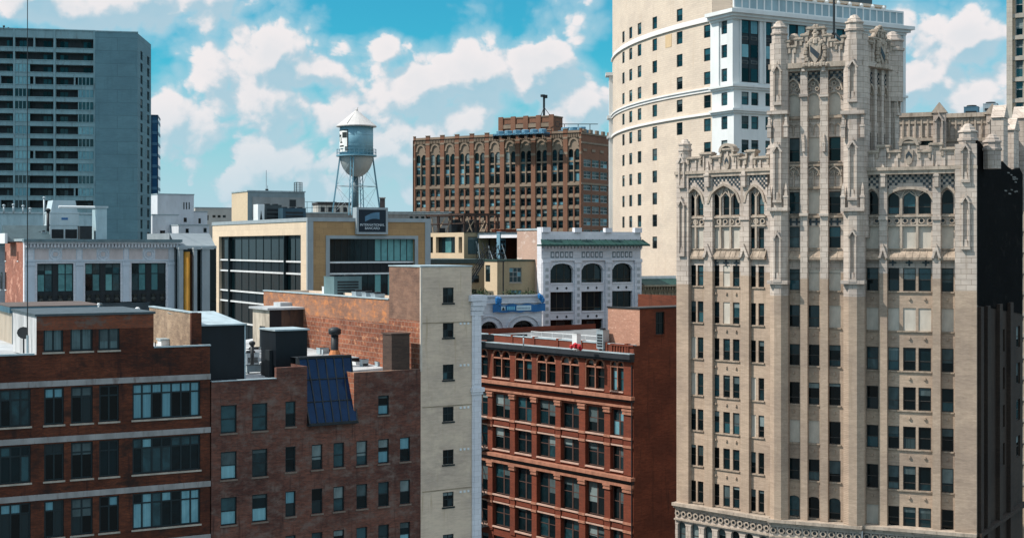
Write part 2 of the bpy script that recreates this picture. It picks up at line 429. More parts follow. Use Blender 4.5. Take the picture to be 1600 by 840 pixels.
# ------------------------------------------------------------------ windows
def window(rt, fr0, fr, lights, d, cols=1, rails=(.5,), fw=.07, gl=((GD, 1),), frame=None, sill=None, rng=random, name='window', label=None, top=None):
    """one window part (its frames), with the glass and the sill as sub-parts.
    lights: list of (u0,u1,z0,z1[,kind]); kind 'b' is boarded over"""
    frame = frame or FRD
    f = MB(); g = MB(); s = MB()
    u00 = min(l[0] for l in lights); z00 = min(l[2] for l in lights)
    mats = [m for m, w in gl]; wts = [w for m, w in gl]
    for l in lights:
        a, b, c, e = (l[0] - u00, l[1] - u00, l[2] - z00, l[3] - z00)
        if len(l) > 4 and l[4] == 'b':
            f.box(a, b, -.02, .1, c, e, 1); continue
        f.box(a, a + fw, 0, .1, c, e); f.box(b - fw, b, 0, .1, c, e)
        f.box(a + fw, b - fw, 0, .1, c, c + fw); f.box(a + fw, b - fw, 0, .1, e - fw, e)
        xs = [a + (b - a) * i / cols for i in range(cols + 1)]; zs = [c] + [c + (e - c) * r for r in rails] + [e]
        for x in xs[1:-1]: f.box(x - fw * .5, x + fw * .5, .005, .09, c + fw, e - fw)
        for z in zs[1:-1]: f.box(a + fw, b - fw, .012, .085, z - fw * .45, z + fw * .45)
        for i in range(cols):
            for j in range(len(zs) - 1):
                k = rng.choices(range(len(mats)), wts)[0]
                if top is not None and j == len(zs) - 2: k = rng.choices(range(len(mats)), top)[0]
                g.poly(((xs[i], .05 - .012 * (j % 2), zs[j]), (xs[i+1], .05 - .012 * (j % 2), zs[j]), (xs[i+1], .05 - .012 * (j % 2), zs[j+1]), (xs[i], .05 - .012 * (j % 2), zs[j+1])), k)
        if cols < 3 and rng.random() < .38:          # roller blinds and curtains part way down
            dr = rng.choice((.15, .25, .35, .5, .62)); bt = rng.choice((1, 2, 2)) 
            g.poly(((a + fw, .03, e - (e - c) * dr), (b - fw, .03, e - (e - c) * dr), (b - fw, .03, e - fw), (a + fw, .03, e - fw)), len(mats) - 1 + bt)
        if sill: s.box(a - .08, b + .08, -d - .07 if d < .6 else -.3, .02, c - .13, c - .005)
    o = f.build(name, [frame, BOARD], rt)
    o.matrix_basis = fr.rel(fr0) @ Matrix.Translation((u00, d, z00))
    if label: o['label'] = label
    if g.f: (g.build_each if len(lights) > 1 else g.build)('glass', mats + [BLIND, BLIND_D], o)
    if sill: s.build('sill', sill, o)
    return o
# ================================================================== ground
def ground():
    g = MB(); g.box(-3000, 3000, -500, 6000, -.5, 0); tag(g.build('ground', plain('ground_paving', (.13, .13, .125), .3, .9, .05, stretch=(1, 1, 1))), kind='structure')
    asph = plain('asphalt', (.05, .05, .052), .3, .9, .3, stretch=(1, 1, 1))
    for nm, px, Y, deg, w, l in (('road', 760, 128, 51, 12, 120), ('cross_road', 1570, 110, 67, 11, 160)):
        f = Fr(px, Y, deg); r = MB(f.W); r.box(-l / 3, l, -w / 2, w / 2, -.02, .004)
        for s in (-1, 1): r.box(-l / 3, l, s * (w / 2 + 1.5) - 1.5, s * (w / 2 + 1.5) + 1.5, 0, .13, 1)
        for k in range(int(l / 6)): r.box(k * 6, k * 6 + 3, -.07, .07, .004, .008, 2)
        tag(r.build(nm, [asph, STONE, WHITE_P]), kind='structure')
ground()

BRICK_A = masonry('loft_brick', (.20, .048, .019), (.11, .028, .014), (.085, .045, .03), patch=(.026, .013, .010), stain=(.014, .008, .008), psc=.45, pth=(.49, .66), bump=.3, vary=.55)
BRICK_A2 = masonry('loft_orange_brick', (.34, .075, .025), (.20, .06, .03), (.13, .09, .07), patch=(.12, .085, .07), psc=.4, pth=(.5, .6))
BRICK_B = masonry('weathered_brown_brick', (.24, .075, .045), (.13, .045, .032), (.15, .10, .08), patch=(.15, .105, .088), stain=(.040, .020, .017), psc=.7, pth=(.46, .68), bump=.3, vary=.5, sscale=.8)
BRICK_T = masonry('tan_brick', (.40, .27, .17), (.29, .19, .125), (.33, .26, .19), patch=(.36, .26, .175), psc=.8, pth=(.45, .7), bump=.2)
BRICK_O = masonry('orange_party_brick', (.37, .125, .065), (.24, .078, .042), (.35, .235, .17), patch=(.43, .20, .105), stain=(.17, .085, .06), psc=1.1, pth=(.56, .64), bw=.62, bh=.42, ms=.03, bump=.25, vary=.45)
BRICK_U = masonry('upper_party_brick', (.24, .115, .072), (.17, .085, .06), (.22, .16, .12), patch=(.25, .14, .095), psc=.8, pth=(.45, .7))
STUCCO = masonry('cream_painted_brick', (.72, .565, .435), (.66, .52, .40), (.58, .455, .35), stain=(.44, .33, .23), patch=(.64, .51, .385), psc=.5, pth=(.45, .7), bw=.24, bh=.08, vary=.24, bump=.35, sscale=.8)
TERRA_W = masonry('white_glazed_block', (.70, .70, .735), (.64, .64, .67), (.46, .46, .48), bw=.8, bh=.45, ms=.012, vary=.12, bump=.05)

# ================================================================== A: red-brown loft building, lower left
def loft():
    fr = Fr(328, 105.4, 28.5)
    rt = thing('brick_loft_building', fr, 'dark red-brown brick loft building with grey stone bands and wide dark-framed windows, lower left', 'building')
    uL = fr.u(-75); u1, u2 = fr.u(57), fr.u(240)
    zl, zb, zr = fr.z(555, 30), fr.z(492, 150), fr.z(541, 300)
    zb_ = [fr.z(y, 325) for y in (588, 671, 755, 838)]
    groups = [((-60, -22), 3), ((-15, 48), 4), ((69, 100), 2), ((111, 145), 2), ((155, 186), 2), ((207, 313), 7)]
    holes = []; wins = []
    for zz in zb_:
        for (a, b), c in groups:
            h = (fr.u(a), fr.u(b), zz - 2.92, zz - .30); holes.append(h); wins.append((h, c))
    up = []
    for a, b in ((68, 99), (110, 145), (154, 187)):
        h = (fr.u(a), fr.u(b), fr.z(548, 128), fr.z(511, 128)); up.append(h)
    mb = MB(); D = 30
    zm = min(zl, zr)
    wall(mb, uL, 0, 0, zm, holes, 0, .22)
    zc = zb - 1.0
    dl = fr.sub(u1, 0, -90); Db = -dl.u(20)
    wall(mb, u1, u2, zm, zc, up, 0, .22)
    wall(mb, u1, u2, zc, zb, (), 0, .2, 2)
    wall(mb, u2, 0, zm, zr, ()); wall(mb, uL, u1, zm, zl, ())
    mb.poly(((u2, 0, zm), (u2, Db, zm), (u2, Db, zb), (u2, 0, zb)))
    mb.poly(((u1, Db, zm - .6), (u2, Db, zm - .6), (u2, Db, zb), (u1, Db, zb)))
    mb.poly(((u1, 0, zb), (u2, 0, zb), (u2, Db, zb), (u1, Db, zb)), 1)
    mb.poly(((0, 0, 0), (0, D, 0), (0, D, zr), (0, 0, zr))); mb.poly(((uL, D, 0), (uL, 0, 0), (uL, 0, zl), (uL, D, zl)))
    mb.poly(((0, D, 0), (uL, D, 0), (uL, D, zl), (0, D, zr)))
    zf = zm - .45
    mb.poly(((uL, .25, zf), (0, .25, zf), (0, D, zf), (uL, D, zf)), 1)
    for a, b, z in ((uL, u1, zl), (u2, 0, zr)): mb.poly(((b, .25, z), (a, .25, z), (a, .25, zf), (b, .25, zf))); mb.poly(((a, 0, z), (b, 0, z), (b, .25, z), (a, .25, z)))
    mb.build('brick_wall', [BRICK_A, ROOF_L, BRICK_A2], rt)
    pl = MB(); pl.poly(((u1 - .004, Db, zf), (u1 - .004, 0, zf + .35), (u1 - .004, 0, zb), (u1 - .004, Db, zb)))
    pl.build('plaster_wall', plain('grey_plaster', (.50, .50, .50), .4, .8, .7, dirt=(.24, .25, .26)), rt)
    b = MB()
    for zz in zb_: b.box(uL, .05, -.06, .06, zz - .2, zz + .21)
    b.build_each('stone_band', STONE, rt)
    c = MB(); c.box(u1 - .12, u2 + .12, -.12, Db + .1, zb, zb + .16); c.build('roof_coping', plain('dark_coping', (.05, .07, .08), .3, .5), rt)
    c = MB(); c.box(uL, u1 - .14, -.08, .3, zl, zl + .12); c.box(u2 + .02, .06, -.08, .3, zr, zr + .1); c.build_each('parapet_coping', COPE, rt)
    rg = random.Random(3)
    gl = ((GD, 4), (GT, 2.0), (GB, .25))
    for k, (h, cc) in enumerate(wins):
        g = ((GD, 2), (GT, 2), (GB, 2)) if (cc == 7 and k < 20 and (k // 6) != 1) or (cc == 4 and k // 6 in (1,)) else gl
        window(rt, fr, fr, [h], .12, cc, (.72,), .12, g, sill=SILL, rng=rg, top=(1.2, 1.2, 2.2) if rg.random() < .7 else (1, 1, .1))
    for h in up: window(rt, fr, fr, [h], .12, 2, (), .13, ((GC, 1),), sill=SILL, rng=rg)
    # party wall of tan brick running back along the right edge of the roof
    fp = fr.sub(0, 0, -90); n, f = -fp.u(307), -fp.u(239); zt = fp.z(489, 305)
    p = MB(); p.box(-.32, .02, n, f, zf, zt); p.box(-.38, .08, n - .06, f, zt, zt + .1, 1)
    p.box(-.5, .3, n - .35, n + .02, zf - 3, zt + .05, 2)
    p.build('party_wall', [BRICK_T, COPE, BRICK_A], rt)
    # roof shed behind the block
    fs = Fr(19, 117, 28.5)
    M = fs.rel(fr); s = MB(M); uR = fs.u(157); zt = fs.z(478, 90); zL = 0
    s.poly(((0, 0, zf), (uR, 0, zf), (uR, 0, zt - .45), (0, 0, zt - .45)))
    s.poly(((0, 9, zf), (0, 0, zf), (0, 0, zt - .3), (0, 9, zt - .3)), 1)
    s.poly(((uR, 0, zf), (uR, 9, zf), (uR, 9, zt - .3), (uR, 0, zt - .3)))
    for k in range(14): s.box(-.05, 0, k * .65, k * .65 + .08, zf, zt - .35, 1)
    for k in range(16): s.box(k * uR / 16, k * uR / 16 + .07, -.05, 0, zf, zt - .45)
    s.box(-.25, uR + .2, -.3, 9.2, zt - .5, zt, 2); s.box(-.26, uR + .21, -.31, 9.21, zt, zt + .06, 3)
    s.build('roof_shed', [plain('green_grey_siding', (.16, .20, .20), .25, .6), plain('cream_siding', (.62, .53, .43), .15, .6), plain('blue_fascia', (.05, .12, .16), .3, .5), plain('brown_roofing', (.10, .075, .065), .3, .8)], rt)
    return fr, rt, zf, zb, u1, u2, Db
A_FR, A_RT, A_ZR, A_ZB, A_U1, A_U2, A_DB = loft()

# ================================================================== B: weathered brown brick building with a sloped skylight
fB0 = Fr(480, 109.5, 32.0)
FB = fB0.sub(fB0.u(330), 0)
UB = FB.u(657)
def brown():
    fr = FB
    rt = thing('brick_apartment_building', fr, 'weathered brown brick building with small sash windows and a large blue sloped rooftop skylight', 'building')
    u1, u2, u3 = fr.u(432), fr.u(480), fr.u(553)
    zs = [fr.z(594, 380), fr.z(573, 456), fr.z(661, 515), fr.z(579, 605)]
    cols = [(345, 370), (394, 418), (446, 462), (487, 504), (521, 538), (557, 574), (591, 608), (625, 641)]
    rows = [633, 705.5, 777, 848, 919]
    holes = []
    for r, y in enumerate(rows):
        for k, (a, b) in enumerate(cols):
            if r == 0 and k in (3, 4, 5, 7): continue
            zt = fr.z(y, 350); h = 2.1 if k < 2 else 1.95
            if r == 0 and k == 6: h = 1.55
            holes.append((fr.u(a), fr.u(b), zt - h, zt))
    mb = MB(); segs = ((.02, u1, zs[0]), (u1, u2, zs[1]), (u2, u3, zs[2]), (u3, UB, zs[3]))
    for a, b, z in segs: wall(mb, a, b, 0, z, holes, 0, .22)
    mb.poly(((u1, .4, zs[0] - 1), (u1, 0, zs[0] - 1), (u1, 0, zs[1]), (u1, .4, zs[1])))
    # cheeks of the notch for the skylight
    mb.poly(((u2, 0, zs[2]), (u2, 3.2, zs[2]), (u2, 3.2, zs[1]), (u2, 0, zs[1])))
    mb.poly(((u3, 3.2, zs[2]), (u3, 0, zs[2]), (u3, 0, zs[3]), (u3, 3.2, zs[3])), 2)
    zf = zs[0] - .45; D = 48
    mb.poly(((0, .4, zf), (u2, .4, zf), (u2, D, zf), (0, D, zf)), 1); mb.poly(((u3, .4, zf), (UB - .02, .4, zf), (UB - .02, D, zf), (u3, D, zf)), 1)
    mb.poly(((u2, 3.2, zf), (u3, 3.2, zf), (u3, D, zf), (u2, D, zf)), 1)
    mb.poly(((u2, 3.2, zs[2]), (u3, 3.2, zs[2]), (u3, 3.2, zf), (u2, 3.2, zf)))
    for a, b, z in segs[:2] + segs[3:]:
        mb.poly(((b, .4, z), (a, .4, z), (a, .4, zf), (b, .4, zf))); mb.poly(((a, 0, z), (b, 0, z), (b, .4, z), (a, .4, z)), 2 if a == u3 else 0)
    mb.poly(((.02, D, 0), (.02, 0, 0), (.02, 0, zs[0]), (.02, D, zs[0])))
    mb.build('brick_wall', [BRICK_B, ROOF_L, BRICK_O], rt)
    c = MB(); c.box(0.05, u1, -.05, .42, zs[0], zs[0] + .06); c.build_each('parapet_coping', COPE, rt)
    rg = random.Random(11)
    for h in holes:
        window(rt, fr, fr, [h], .13, 1, (.5,), .09, ((GD, 3), (GT, 3.5), (GB, 2.2), (GC, .8)), sill=plain_sill, rng=rg)
    # skylight: six by three panes, sloping back from the wall to the roof
    k = MB(); g = MB(); a0, a1 = u2 + .06, u3 + .12; zl, zt = zs[2] + .05, fr.z(557, 512, 1.9)
    d0, d1 = -.35, 1.9
    P = lambda s, t, o=0: (a0 + (a1 - a0) * s + (-.0 if t < .5 else 0), d0 + (d1 - d0) * t - o, zl + (zt - zl) * t)
    a1b = fr.u(548, 1.9)
    Q = lambda s, t, o=0: (a0 + ((a1 - a0) * (1 - t) + (a1b - a0) * t) * s, d0 + (d1 - d0) * t - o, zl + (zt - zl) * t)
    nx, nz = 6, 3
    for i in range(nx):
        for j in range(nz):
            s0, s1, t0, t1 = i / nx, (i + 1) / nx, j / nz, (j + 1) / nz
            g.poly((Q(s0, t0), Q(s1, t0), Q(s1, t1), Q(s0, t1)), 0)
    for i in range(nx + 1): k.tube(Q(i / nx, 0, .03), Q(i / nx, 1, .03), .06, n=4)
    for j in range(nz + 1): k.tube(Q(0, j / nz, .03), Q(1, j / nz, .03), .05 if 0 < j < nz else .13, n=4)
    k.poly((Q(1, 0), (a1, d1 + .5, zl), (a1b, d1 + .5, zt), Q(1, 1))); k.poly(((a0, d1 + .5, zl), Q(0, 0), Q(0, 1), (a0, d1 + .5, zt)))
    k.poly((Q(0, 1), Q(1, 1), (a1b, d1 + 1.6, zt), (a0, d1 + 1.6, zt))); k.poly(((a1b, d1 + 1.6, zf), (a0, d1 + 1.6, zf), (a0, d1 + 1.6, zt), (a1b, d1 + 1.6, zt)))
    k.box(a0 - .1, a1 + .1, -.4, 2, zl - .14, zl)
    o = k.build('skylight', METAL_D, rt); g.build('glass', GS, o)
    # membrane swept up against the party wall
    s = MB(); s.poly(((UB - 7, 6.5, zf + .004), (UB - .02, 6.5, zf + .25), (UB - .02, 33, zf + 1.5), (UB - 7, 33, zf + .6))); s.poly(((UB - 7, 6.5, zf - .1), (UB - .02, 6.5, zf - .1), (UB - .02, 6.5, zf + .25), (UB - 7, 6.5, zf + .004))); s.poly(((UB - 7, 33, zf), (UB - 7, 6.5, zf), (UB - 7, 6.5, zf + .004), (UB - 7, 33, zf + .6)))
    s.build('roof_membrane', ROOF_L, rt)
    # black clad stair heads
    f1 = fB0.sub(fB0.u(309.5), 3.8); f1 = Fr(309.5, f1.Y0 + .5, 32)
    s = MB(f1.rel(fr)); w = f1.u(382); z1 = f1.z(506, 382); z0_ = f1.z(499, 310)
    s.slab([(0, 0), (w, 0), (w, 7), (0, 7)], zf - .1, z1 - .05)
    s.poly(((-.1, -.15, z1), (w + .12, -.15, z1), (w + .12, 7.2, z1 + .75), (-.1, 7.2, z1 + .75)), 1)
    s.poly(((0, 0, z1 - .05), (w, 0, z1 - .05), (w, 0, z1), (0, 0, z1))); s.poly(((w, 0, z1 - .05), (w, 7, z1 - .05), (w, 7, z1 + .72), (w, 0, z1))); s.poly(((0, 7, z1 - .05), (0, 0, z1 - .05), (0, 0, z1), (0, 7, z1 + .72)))
    s.box(w - .02, w + .08, -.06, .1, zf, z1, 1); s.box(-.12, w + .13, -.2, -.14, z1 - .06, z1 + .05, 1)
    s.build('stair_bulkhead', [BLACK, COPE], rt)
    f2 = Fr(431, 113.5, 32); s = MB(f2.rel(fr)); w = f2.u(480); L = -f2.sub(0, 0, -90).u(408); z1 = f2.z(517, 431)
    s.slab([(0, 0), (w, 0), (w, L), (0, L)], zf - .1, z1)
    s.box(-.15, w + .15, -.18, L + .15, z1, z1 + .12, 1)
    s.box(-.3, -.02, L * .2, L * .5, zf, zf + 2.2, 2)
    s.build('stair_bulkhead', [BLACK, COPE, METAL_D], rt)
    # masonry penthouse further back
    f3 = Fr(421, 133, 32); s = MB(f3.rel(fr)); w = f3.u(483); L = -f3.sub(0, 0, -90).u(395); z1 = f3.z(484, 421)
    s.poly(((0, L, zf), (0, 0, zf), (0, 0, z1), (0, L, z1)), 0); s.poly(((0, 0, zf), (w * .3, 0, zf), (w * .3, 0, z1), (0, 0, z1)), 2); s.poly(((w * .3, 0, zf), (w, 0, zf), (w, 0, z1), (w * .3, 0, z1)), 3)
    s.poly(((w, 0, zf), (w, L, zf), (w, L, z1), (w, 0, z1)), 2)
    s.box(-.3, w + .3, -.3, L + .3, z1, z1 + .2, 1); s.box(w * .55, w + .3, L - 1.5, L + .2, z1 + .2, z1 + .55, 1)
    s.box(-.06, .05, L * .25, L * .55, zf + .8, zf + 3.0, 2)
    s.build('roof_penthouse', [plain('worn_render', (.46, .40, .32), .5, .9, 1.0, dirt=(.20, .16, .13)), ROOF_L, BLACK, plain('rusted_sheet', (.085, .045, .03), .6, .7, .9, dirt=(.02, .018, .02))], rt)
    # low black parapet and curb
    f4 = Fr(545, 124, 32); s = MB(f4.rel(fr)); s.box(0, f4.u(583), 0, 4, zf, zf + .75); s.box(-.1, f4.u(583) + .1, -.1, 4.1, zf + .75, zf + .83, 1); s.build('roof_curb', [BLACK, COPE], rt)
    f4 = Fr(480, 136, 32); s = MB(f4.rel(fr)); s.box(0, f4.u(536), 0, 9, zf, zf + 1.3, 1); s.box(0, f4.u(536), -.05, 0, zf, zf + 1.0, 0); s.build('raised_roof', [BLACK, ROOF_L], rt)
    # brick chimney next to the party wall
    f5 = Fr(612, 113.8, 32); s = MB(f5.rel(fr)); w = f5.u(640); L = -f5.sub(0, 0, -90).u(598); zt = f5.z(523, 612)
    s.slab([(0, 0), (w, 0), (w, L), (0, L)], zf - .1, zt); s.box(-.06, w + .06, -.06, L + .06, zt, zt + .12)
    s.build('chimney', masonry('chimney_brick', (.11, .065, .045), (.075, .045, .035), (.09, .07, .06), vary=.3), rt)
    return rt, zf
plain_sill = plain('brown_sill', (.20, .15, .12), .3, .85)
B_RT, B_ZF = brown()

# ================================================================== C: cream side-walled building
def cream_building():
    fr = fB0.sub(UB + fB0.u(330), -.03)
    rt = thing('cream_walled_building', fr, 'tall narrow cream-painted building with one column of small dark windows and a white corner pilaster', 'building')
    wC, wP = fr.u(737), fr.u(751); zt = fr.z(417, 657)
    fl = fr.sub(0, 0, -90)
    Dn, Df = -fl.u(608), -fl.u(412); zlow = fl.z(468, 608)
    holes = [(fr.u(692), fr.u(709), fr.z(b, 700), fr.z(a, 700)) for a, b in ((449, 473), (504, 527), (569, 593), (635, 658), (702, 725), (768, 791), (834, 857))]
    mb = MB(); wall(mb, 0, wC, 0, zt, holes, 0, .2)
    mb.poly(((wC, 0, 0), (wC, Dn, 0), (wC, Dn, zt), (wC, 0, zt))); mb.poly(((wC, Dn, 0), (wC, Df, 0), (wC, Df, zlow), (wC, Dn, zlow)))
    mb.poly(((wC, Df, 0), (0, Df, 0), (0, Df, zlow), (wC, Df, zlow)))
    mb.poly(((0, Dn, zlow - .6), (wC, Dn, zlow - .6), (wC, Dn, zt), (0, Dn, zt)))
    mb.poly(((0, 0, zt), (wC, 0, zt), (wC, Dn, zt), (0, Dn, zt)), 1); mb.poly(((0, Dn, zlow - .5), (wC, Dn, zlow - .5), (wC, Df, zlow - .5), (0, Df, zlow - .5)), 1)
    mb.box(0.2, wC, Df - .3, Df, zlow - .5, zlow, 0)
    mb.build('cream_wall', [STUCCO, ROOF_L], rt)
    o = MB(); zo = fl.z(500, 640)
    o.poly(((0, Df, 0), (0, 0, 0), (0, 0, zo), (0, Df, zo))); o.poly(((0, Df, zo), (0, Dn, zo), (0, Dn, zlow), (0, Df, zlow)))
    o.poly(((.3, Dn, zlow - .5), (.3, Df, zlow - .5), (.3, Df, zlow), (.3, Dn, zlow))); o.poly(((0, Df, zlow), (0, Dn, zlow), (.3, Dn, zlow), (.3, Df, zlow)))
    o.build('party_wall', BRICK_O, rt)
    q = MB(); q.poly(((-.004, Df, zlow - 2.0), (-.004, Dn, zlow - 2.0), (-.004, Dn, zlow), (-.004, Df, zlow))); q.build('parapet_brickwork', masonry('parapet_brick', (.36, .16, .085), (.28, .12, .07), (.3, .2, .15), patch=(.50, .19, .07), stain=(.2, .11, .08), psc=1.0, pth=(.46, .68), vary=.3), rt)
    o = MB(); o.poly(((0, Dn, zo), (0, .12, zo), (0, .12, zt), (0, Dn, zt))); o.build('upper_party_wall', BRICK_U, rt)
    q = MB(); q.box(-.02, .14, -.03, .12, fr.z(580, 657), zt, 0); q.build('corner_edge', plain('pale_mortar_edge', (.60, .52, .44), .3, .9), rt)
    c = MB(); c.box(-.06, wC + .05, -.06, Dn + .05, zt, zt + .1); c.box(-.08, .36, Dn + .06, Df + .05, zlow, zlow + .1); c.build_each('parapet_coping', COPE, rt)
    tb = MB()
    for y in (503.5, 633.5, 764): tb.box(0.15, wC, -.02, 0, fr.z(y, 700) - .04, fr.z(y, 700) + .04)
    for y in (505, 570, 636, 701, 767): 
        for k in range(3): tb.box(fr.u(718 + 6 * k), fr.u(721 + 6 * k), -.05, 0, fr.z(y, 725) - .09, fr.z(y, 725) + .09, 1)
    tb.build_each('anchor_plate', [plain('worn_joint', (.33, .26, .18), .4, .9), WHITE_P], rt, .3)
    rg = random.Random(5)
    for h in holes: window(rt, fr, fr, [h], .1, 2, (.5,), .07, ((GD, 4), (GT, 1)), sill=FRD, rng=rg)
    # white glazed corner pilaster with its capital
    zp = fr.z(470, 745); zc = fr.z(606, 745)
    p = MB(); p.box(wC, wP, -.12, 1.0, 0, zp); p.box(wC + .18, wP - .18, -.17, -.12, 0, zc - .9); p.box(wC + .18, wP - .18, -.17, -.12, zc + .4, zp - .6)
    p.box(wC - .12, wP + .22, -.32, 1.1, zc - .28, zc + .05); p.box(wC - .05, wP + .12, -.22, 1.05, zc - .5, zc - .28)
    p.box(wC - .3, wP + .4, -.4, 1.2, zp, zp + .5); 
    for k in range(3): p.box(wC - .1 + .0, wP + .1 + .12 * k, -.2 - .08 * k, 1.1, zp - 1.2 + .4 * k, zp - .85 + .4 * k)
    p.build('corner_pilaster', TERRA_W, rt)
    return fr, rt, zlow, Dn, Df
C_FR, C_RT, C_ZL, C_DN, C_DF = cream_building()

# ================================================================== things on these roofs
def rooftop_unit(fr, w, dep, h, z, label, mat=None, group=None, fans=1, louvre=True, name='rooftop_unit', cat='cooling unit'):
    rt = thing(name, fr, label, cat, group, z)
    b = MB(); b.box(0, w, 0, dep, .15, h)
    for x in (.1, w - .25): b.box(x, x + .15, .1, dep - .1, 0, .15)
    b.box(-.02, w + .02, -.02, dep + .02, h - .08, h)
    b.build('casing', mat or METAL, rt)
    if louvre:
        l = MB()
        for k in range(5): l.box(w * .12, w * .88, -.03, .01, .35 + k * (h - .7) / 5, .35 + (k + .6) * (h - .7) / 5)
        l.build('louvre', METAL_D, rt)
    for k in range(fans):
        f = MB(); cx = w * (k + .5) / fans; r = min(w / fans, dep) * .36
        f.lathe([(r, h), (r, h + .16), (r * .8, h + .18), (r * .8, h + .05)], cx, dep / 2, 14); f.build('fan_guard', METAL_D, rt)
    return rt
def vent_pipe(fr, z, h, r, label, mat, cap=True, group=None, base=None):
    rt = thing('vent_pipe', fr, label, 'pipe', group, z)
    b = MB(); b.tube((0, 0, 0), (0, 0, h), r, n=10); b.build('pipe', mat, rt, True)
    if base: b = MB(); b.lathe([(r * 2.1, 0), (r * 1.9, h * .35), (r * 1.15, h * .55)], 0, 0, 10); b.build('base_flashing', base, rt)
    if cap: b = MB(); b.lathe([(r * 1.1, h - .1), (r * 1.7, h), (r * 1.7, h + r * 1.2), (r * .7, h + r * 1.8)], 0, 0, 10); b.build('cap', METAL_D if base else mat, rt, True)
    return rt
def near_roof_things():
    rust = plain('orange_flashing', (.50, .19, .07), .4, .8, 2)
    vent_pipe(Fr(523, 121, 0), B_ZF, 3.1, .32, 'tall round vent with an orange flared base behind the blue skylight', METAL_D, True, None, rust)
    vent_pipe(Fr(504, 119, 0), B_ZF, 1.9, .07, 'thin grey pipe standing just left of the orange-based vent', METAL, False)
    rooftop_unit(Fr(574, 128, 32), 1.4, 1.2, .9, B_ZF, 'small low grey unit on the pale roof left of the brick chimney', METAL, fans=1)
    rooftop_unit(Fr(643, 118, 32), 1.2, .8, .45, B_ZF, 'low pale metal curb box at the foot of the cream building beside the brick chimney', COPE, fans=0, louvre=False, name='curb_box', cat='roof box')
    for px, Y, h, mt in ((386, 128, .9, METAL), (399, 131, 1.3, METAL_D), (390, 121, 1.0, METAL), (402, 122, .7, WHITE_P)):
        pass
    rooftop_unit(Fr(385, 124, 32), 1.2, 1.1, 1.2, B_ZF, 'grey roof unit in the gap between the two black stair heads', METAL, fans=1)
    rooftop_unit(Fr(389, 131, 32), 1.5, 1.3, 1.0, B_ZF, 'pale roof unit farthest back in the gap between the two black stair heads', WHITE_P, fans=1)
    vent_pipe(Fr(394, 121, 0), B_ZF, 2.2, .16, 'dark bent flue with a cap standing between the two black stair heads', METAL_D)
    rooftop_unit(Fr(386, 117, 32), 1.7, .8, .7, B_ZF, 'low blue-grey duct box nearest the parapet between the two black stair heads', COPE, fans=0, louvre=False, name='duct_box', cat='roof duct')
    # large teal chiller and small units on the cream building's lower roof
    zc = C_ZL - .5
    f = Fr(522, 138, 32)
    rooftop_unit(f, 3.0, 2.4, f.z(432, 522) - zc, zc, 'large teal-grey cooling unit in front of the office windows', plain('teal_casing', (.12, .19, .20), .2, .5), fans=2, name='cooling_unit')
    for i, (px, Y, h) in enumerate(((509, 141, 1.0), (556, 133, .75), (572, 131, .7), (586, 129.5, .65))):
        rooftop_unit(Fr(px, Y, 32), 1.0, .9, h, zc, ('small white box unit left of the large teal cooling unit', 'small pale unit just right of the large teal cooling unit', 'middle pale unit of the row behind the orange brick parapet', 'pale unit nearest the brown brick tower end of the row')[i], WHITE_P if i == 0 else METAL, 'small units on the cream building roof', fans=1)
    spots = [(396, 126, .5, .35), (403, 128, .35, .6), (391, 134, .8, .5), (404, 133, .3, .9), (398, 119, .4, .3), (556, 122, .5, .4), (590, 121, .35, .5), (540, 127, .6, .45), (566, 121, .3, .7), (500, 129, .6, .5)]
    where = ['squat grey box in the gap between the black stair heads', 'narrow upright box in the gap between the black stair heads', 'widest low box at the back of the gap between the black stair heads', 'tall slim box at the back of the gap between the black stair heads', 'lowest flat box near the parapet between the black stair heads', 'low grey box just right of the blue skylight', 'small box left of the brick chimney foot', 'grey box on the swept-up membrane behind the skylight', 'slim upright vent box in front of the membrane', 'grey box on the roof left of the orange-based vent']
    for (px, Y, w_, h_), lb in zip(spots, where):
        rooftop_unit(Fr(px, Y, 32), w_ + .3, w_ + .2, h_ + .2, B_ZF + (.6 if Y > 125 and px > 450 else 0), lb, (METAL, WHITE_P, COPE)[int(px) % 3], 'small boxes on the brown building roof', fans=0, louvre=h_ > .4, name='vent_box', cat='vent box')
    # left loft roof: bench-like curb, ladder, whip aerial
    zf = A_ZR
    f = Fr(252, 114, 28.5); s = thing('roof_hatch', f, 'low white roof hatch on the loft roof in front of the tan brick party wall', 'roof hatch', None, zf)
    b = MB(); b.box(0, 1.9, 0, 1.2, 0, .5); b.build('curb', WHITE_P, s); b = MB(); b.box(-.1, 2.0, -.1, 1.3, .5, .62); b.build('cover', COPE, s)
    f = Fr(43, 101, 0); s = thing('radio_mast', f, 'very tall thin black whip aerial rising from the loft roof past the apartment tower', 'aerial', None, f.z(556, 43))
    b = MB(); b.tube((0, 0, 0), (0, 0, 26.5), .045, .03, 5); b.build('whip', METAL_D, s); b = MB(); b.box(-.2, .2, -.2, .2, -.6, .12); b.tube((0, 0, .1), (0, 0, 1.5), .09, n=6); b.build('base', COPE, s)
    f = Fr(37, 102.5, 28.5); s = thing('satellite_dish', f, 'small dark dish and bracket on the loft roof beside the grey plaster wall', 'dish', None, zf)
    b = MB(); b.tube((0, 0, 0), (0, 0, 1.6), .06, n=6); b.tube((0, 0, 1.5), (.5, -.3, 1.2), .04, n=5); b.build('pole', METAL_D, s)
    b = MB(); b.M = Matrix.Translation((0, -.1, 1.8)) @ Matrix.Rotation(R(60), 4, 'X'); b.lathe([(.05, -.15), (.3, -.1), (.5, .05)], 0, 0, 12); b.build('reflector', METAL_D, s)
    f = Fr(249, 104.6, 28.5); s = thing('flood_light', f, 'small dark blue flood light clamped to the loft parapet', 'flood light', None, f.z(545, 249))
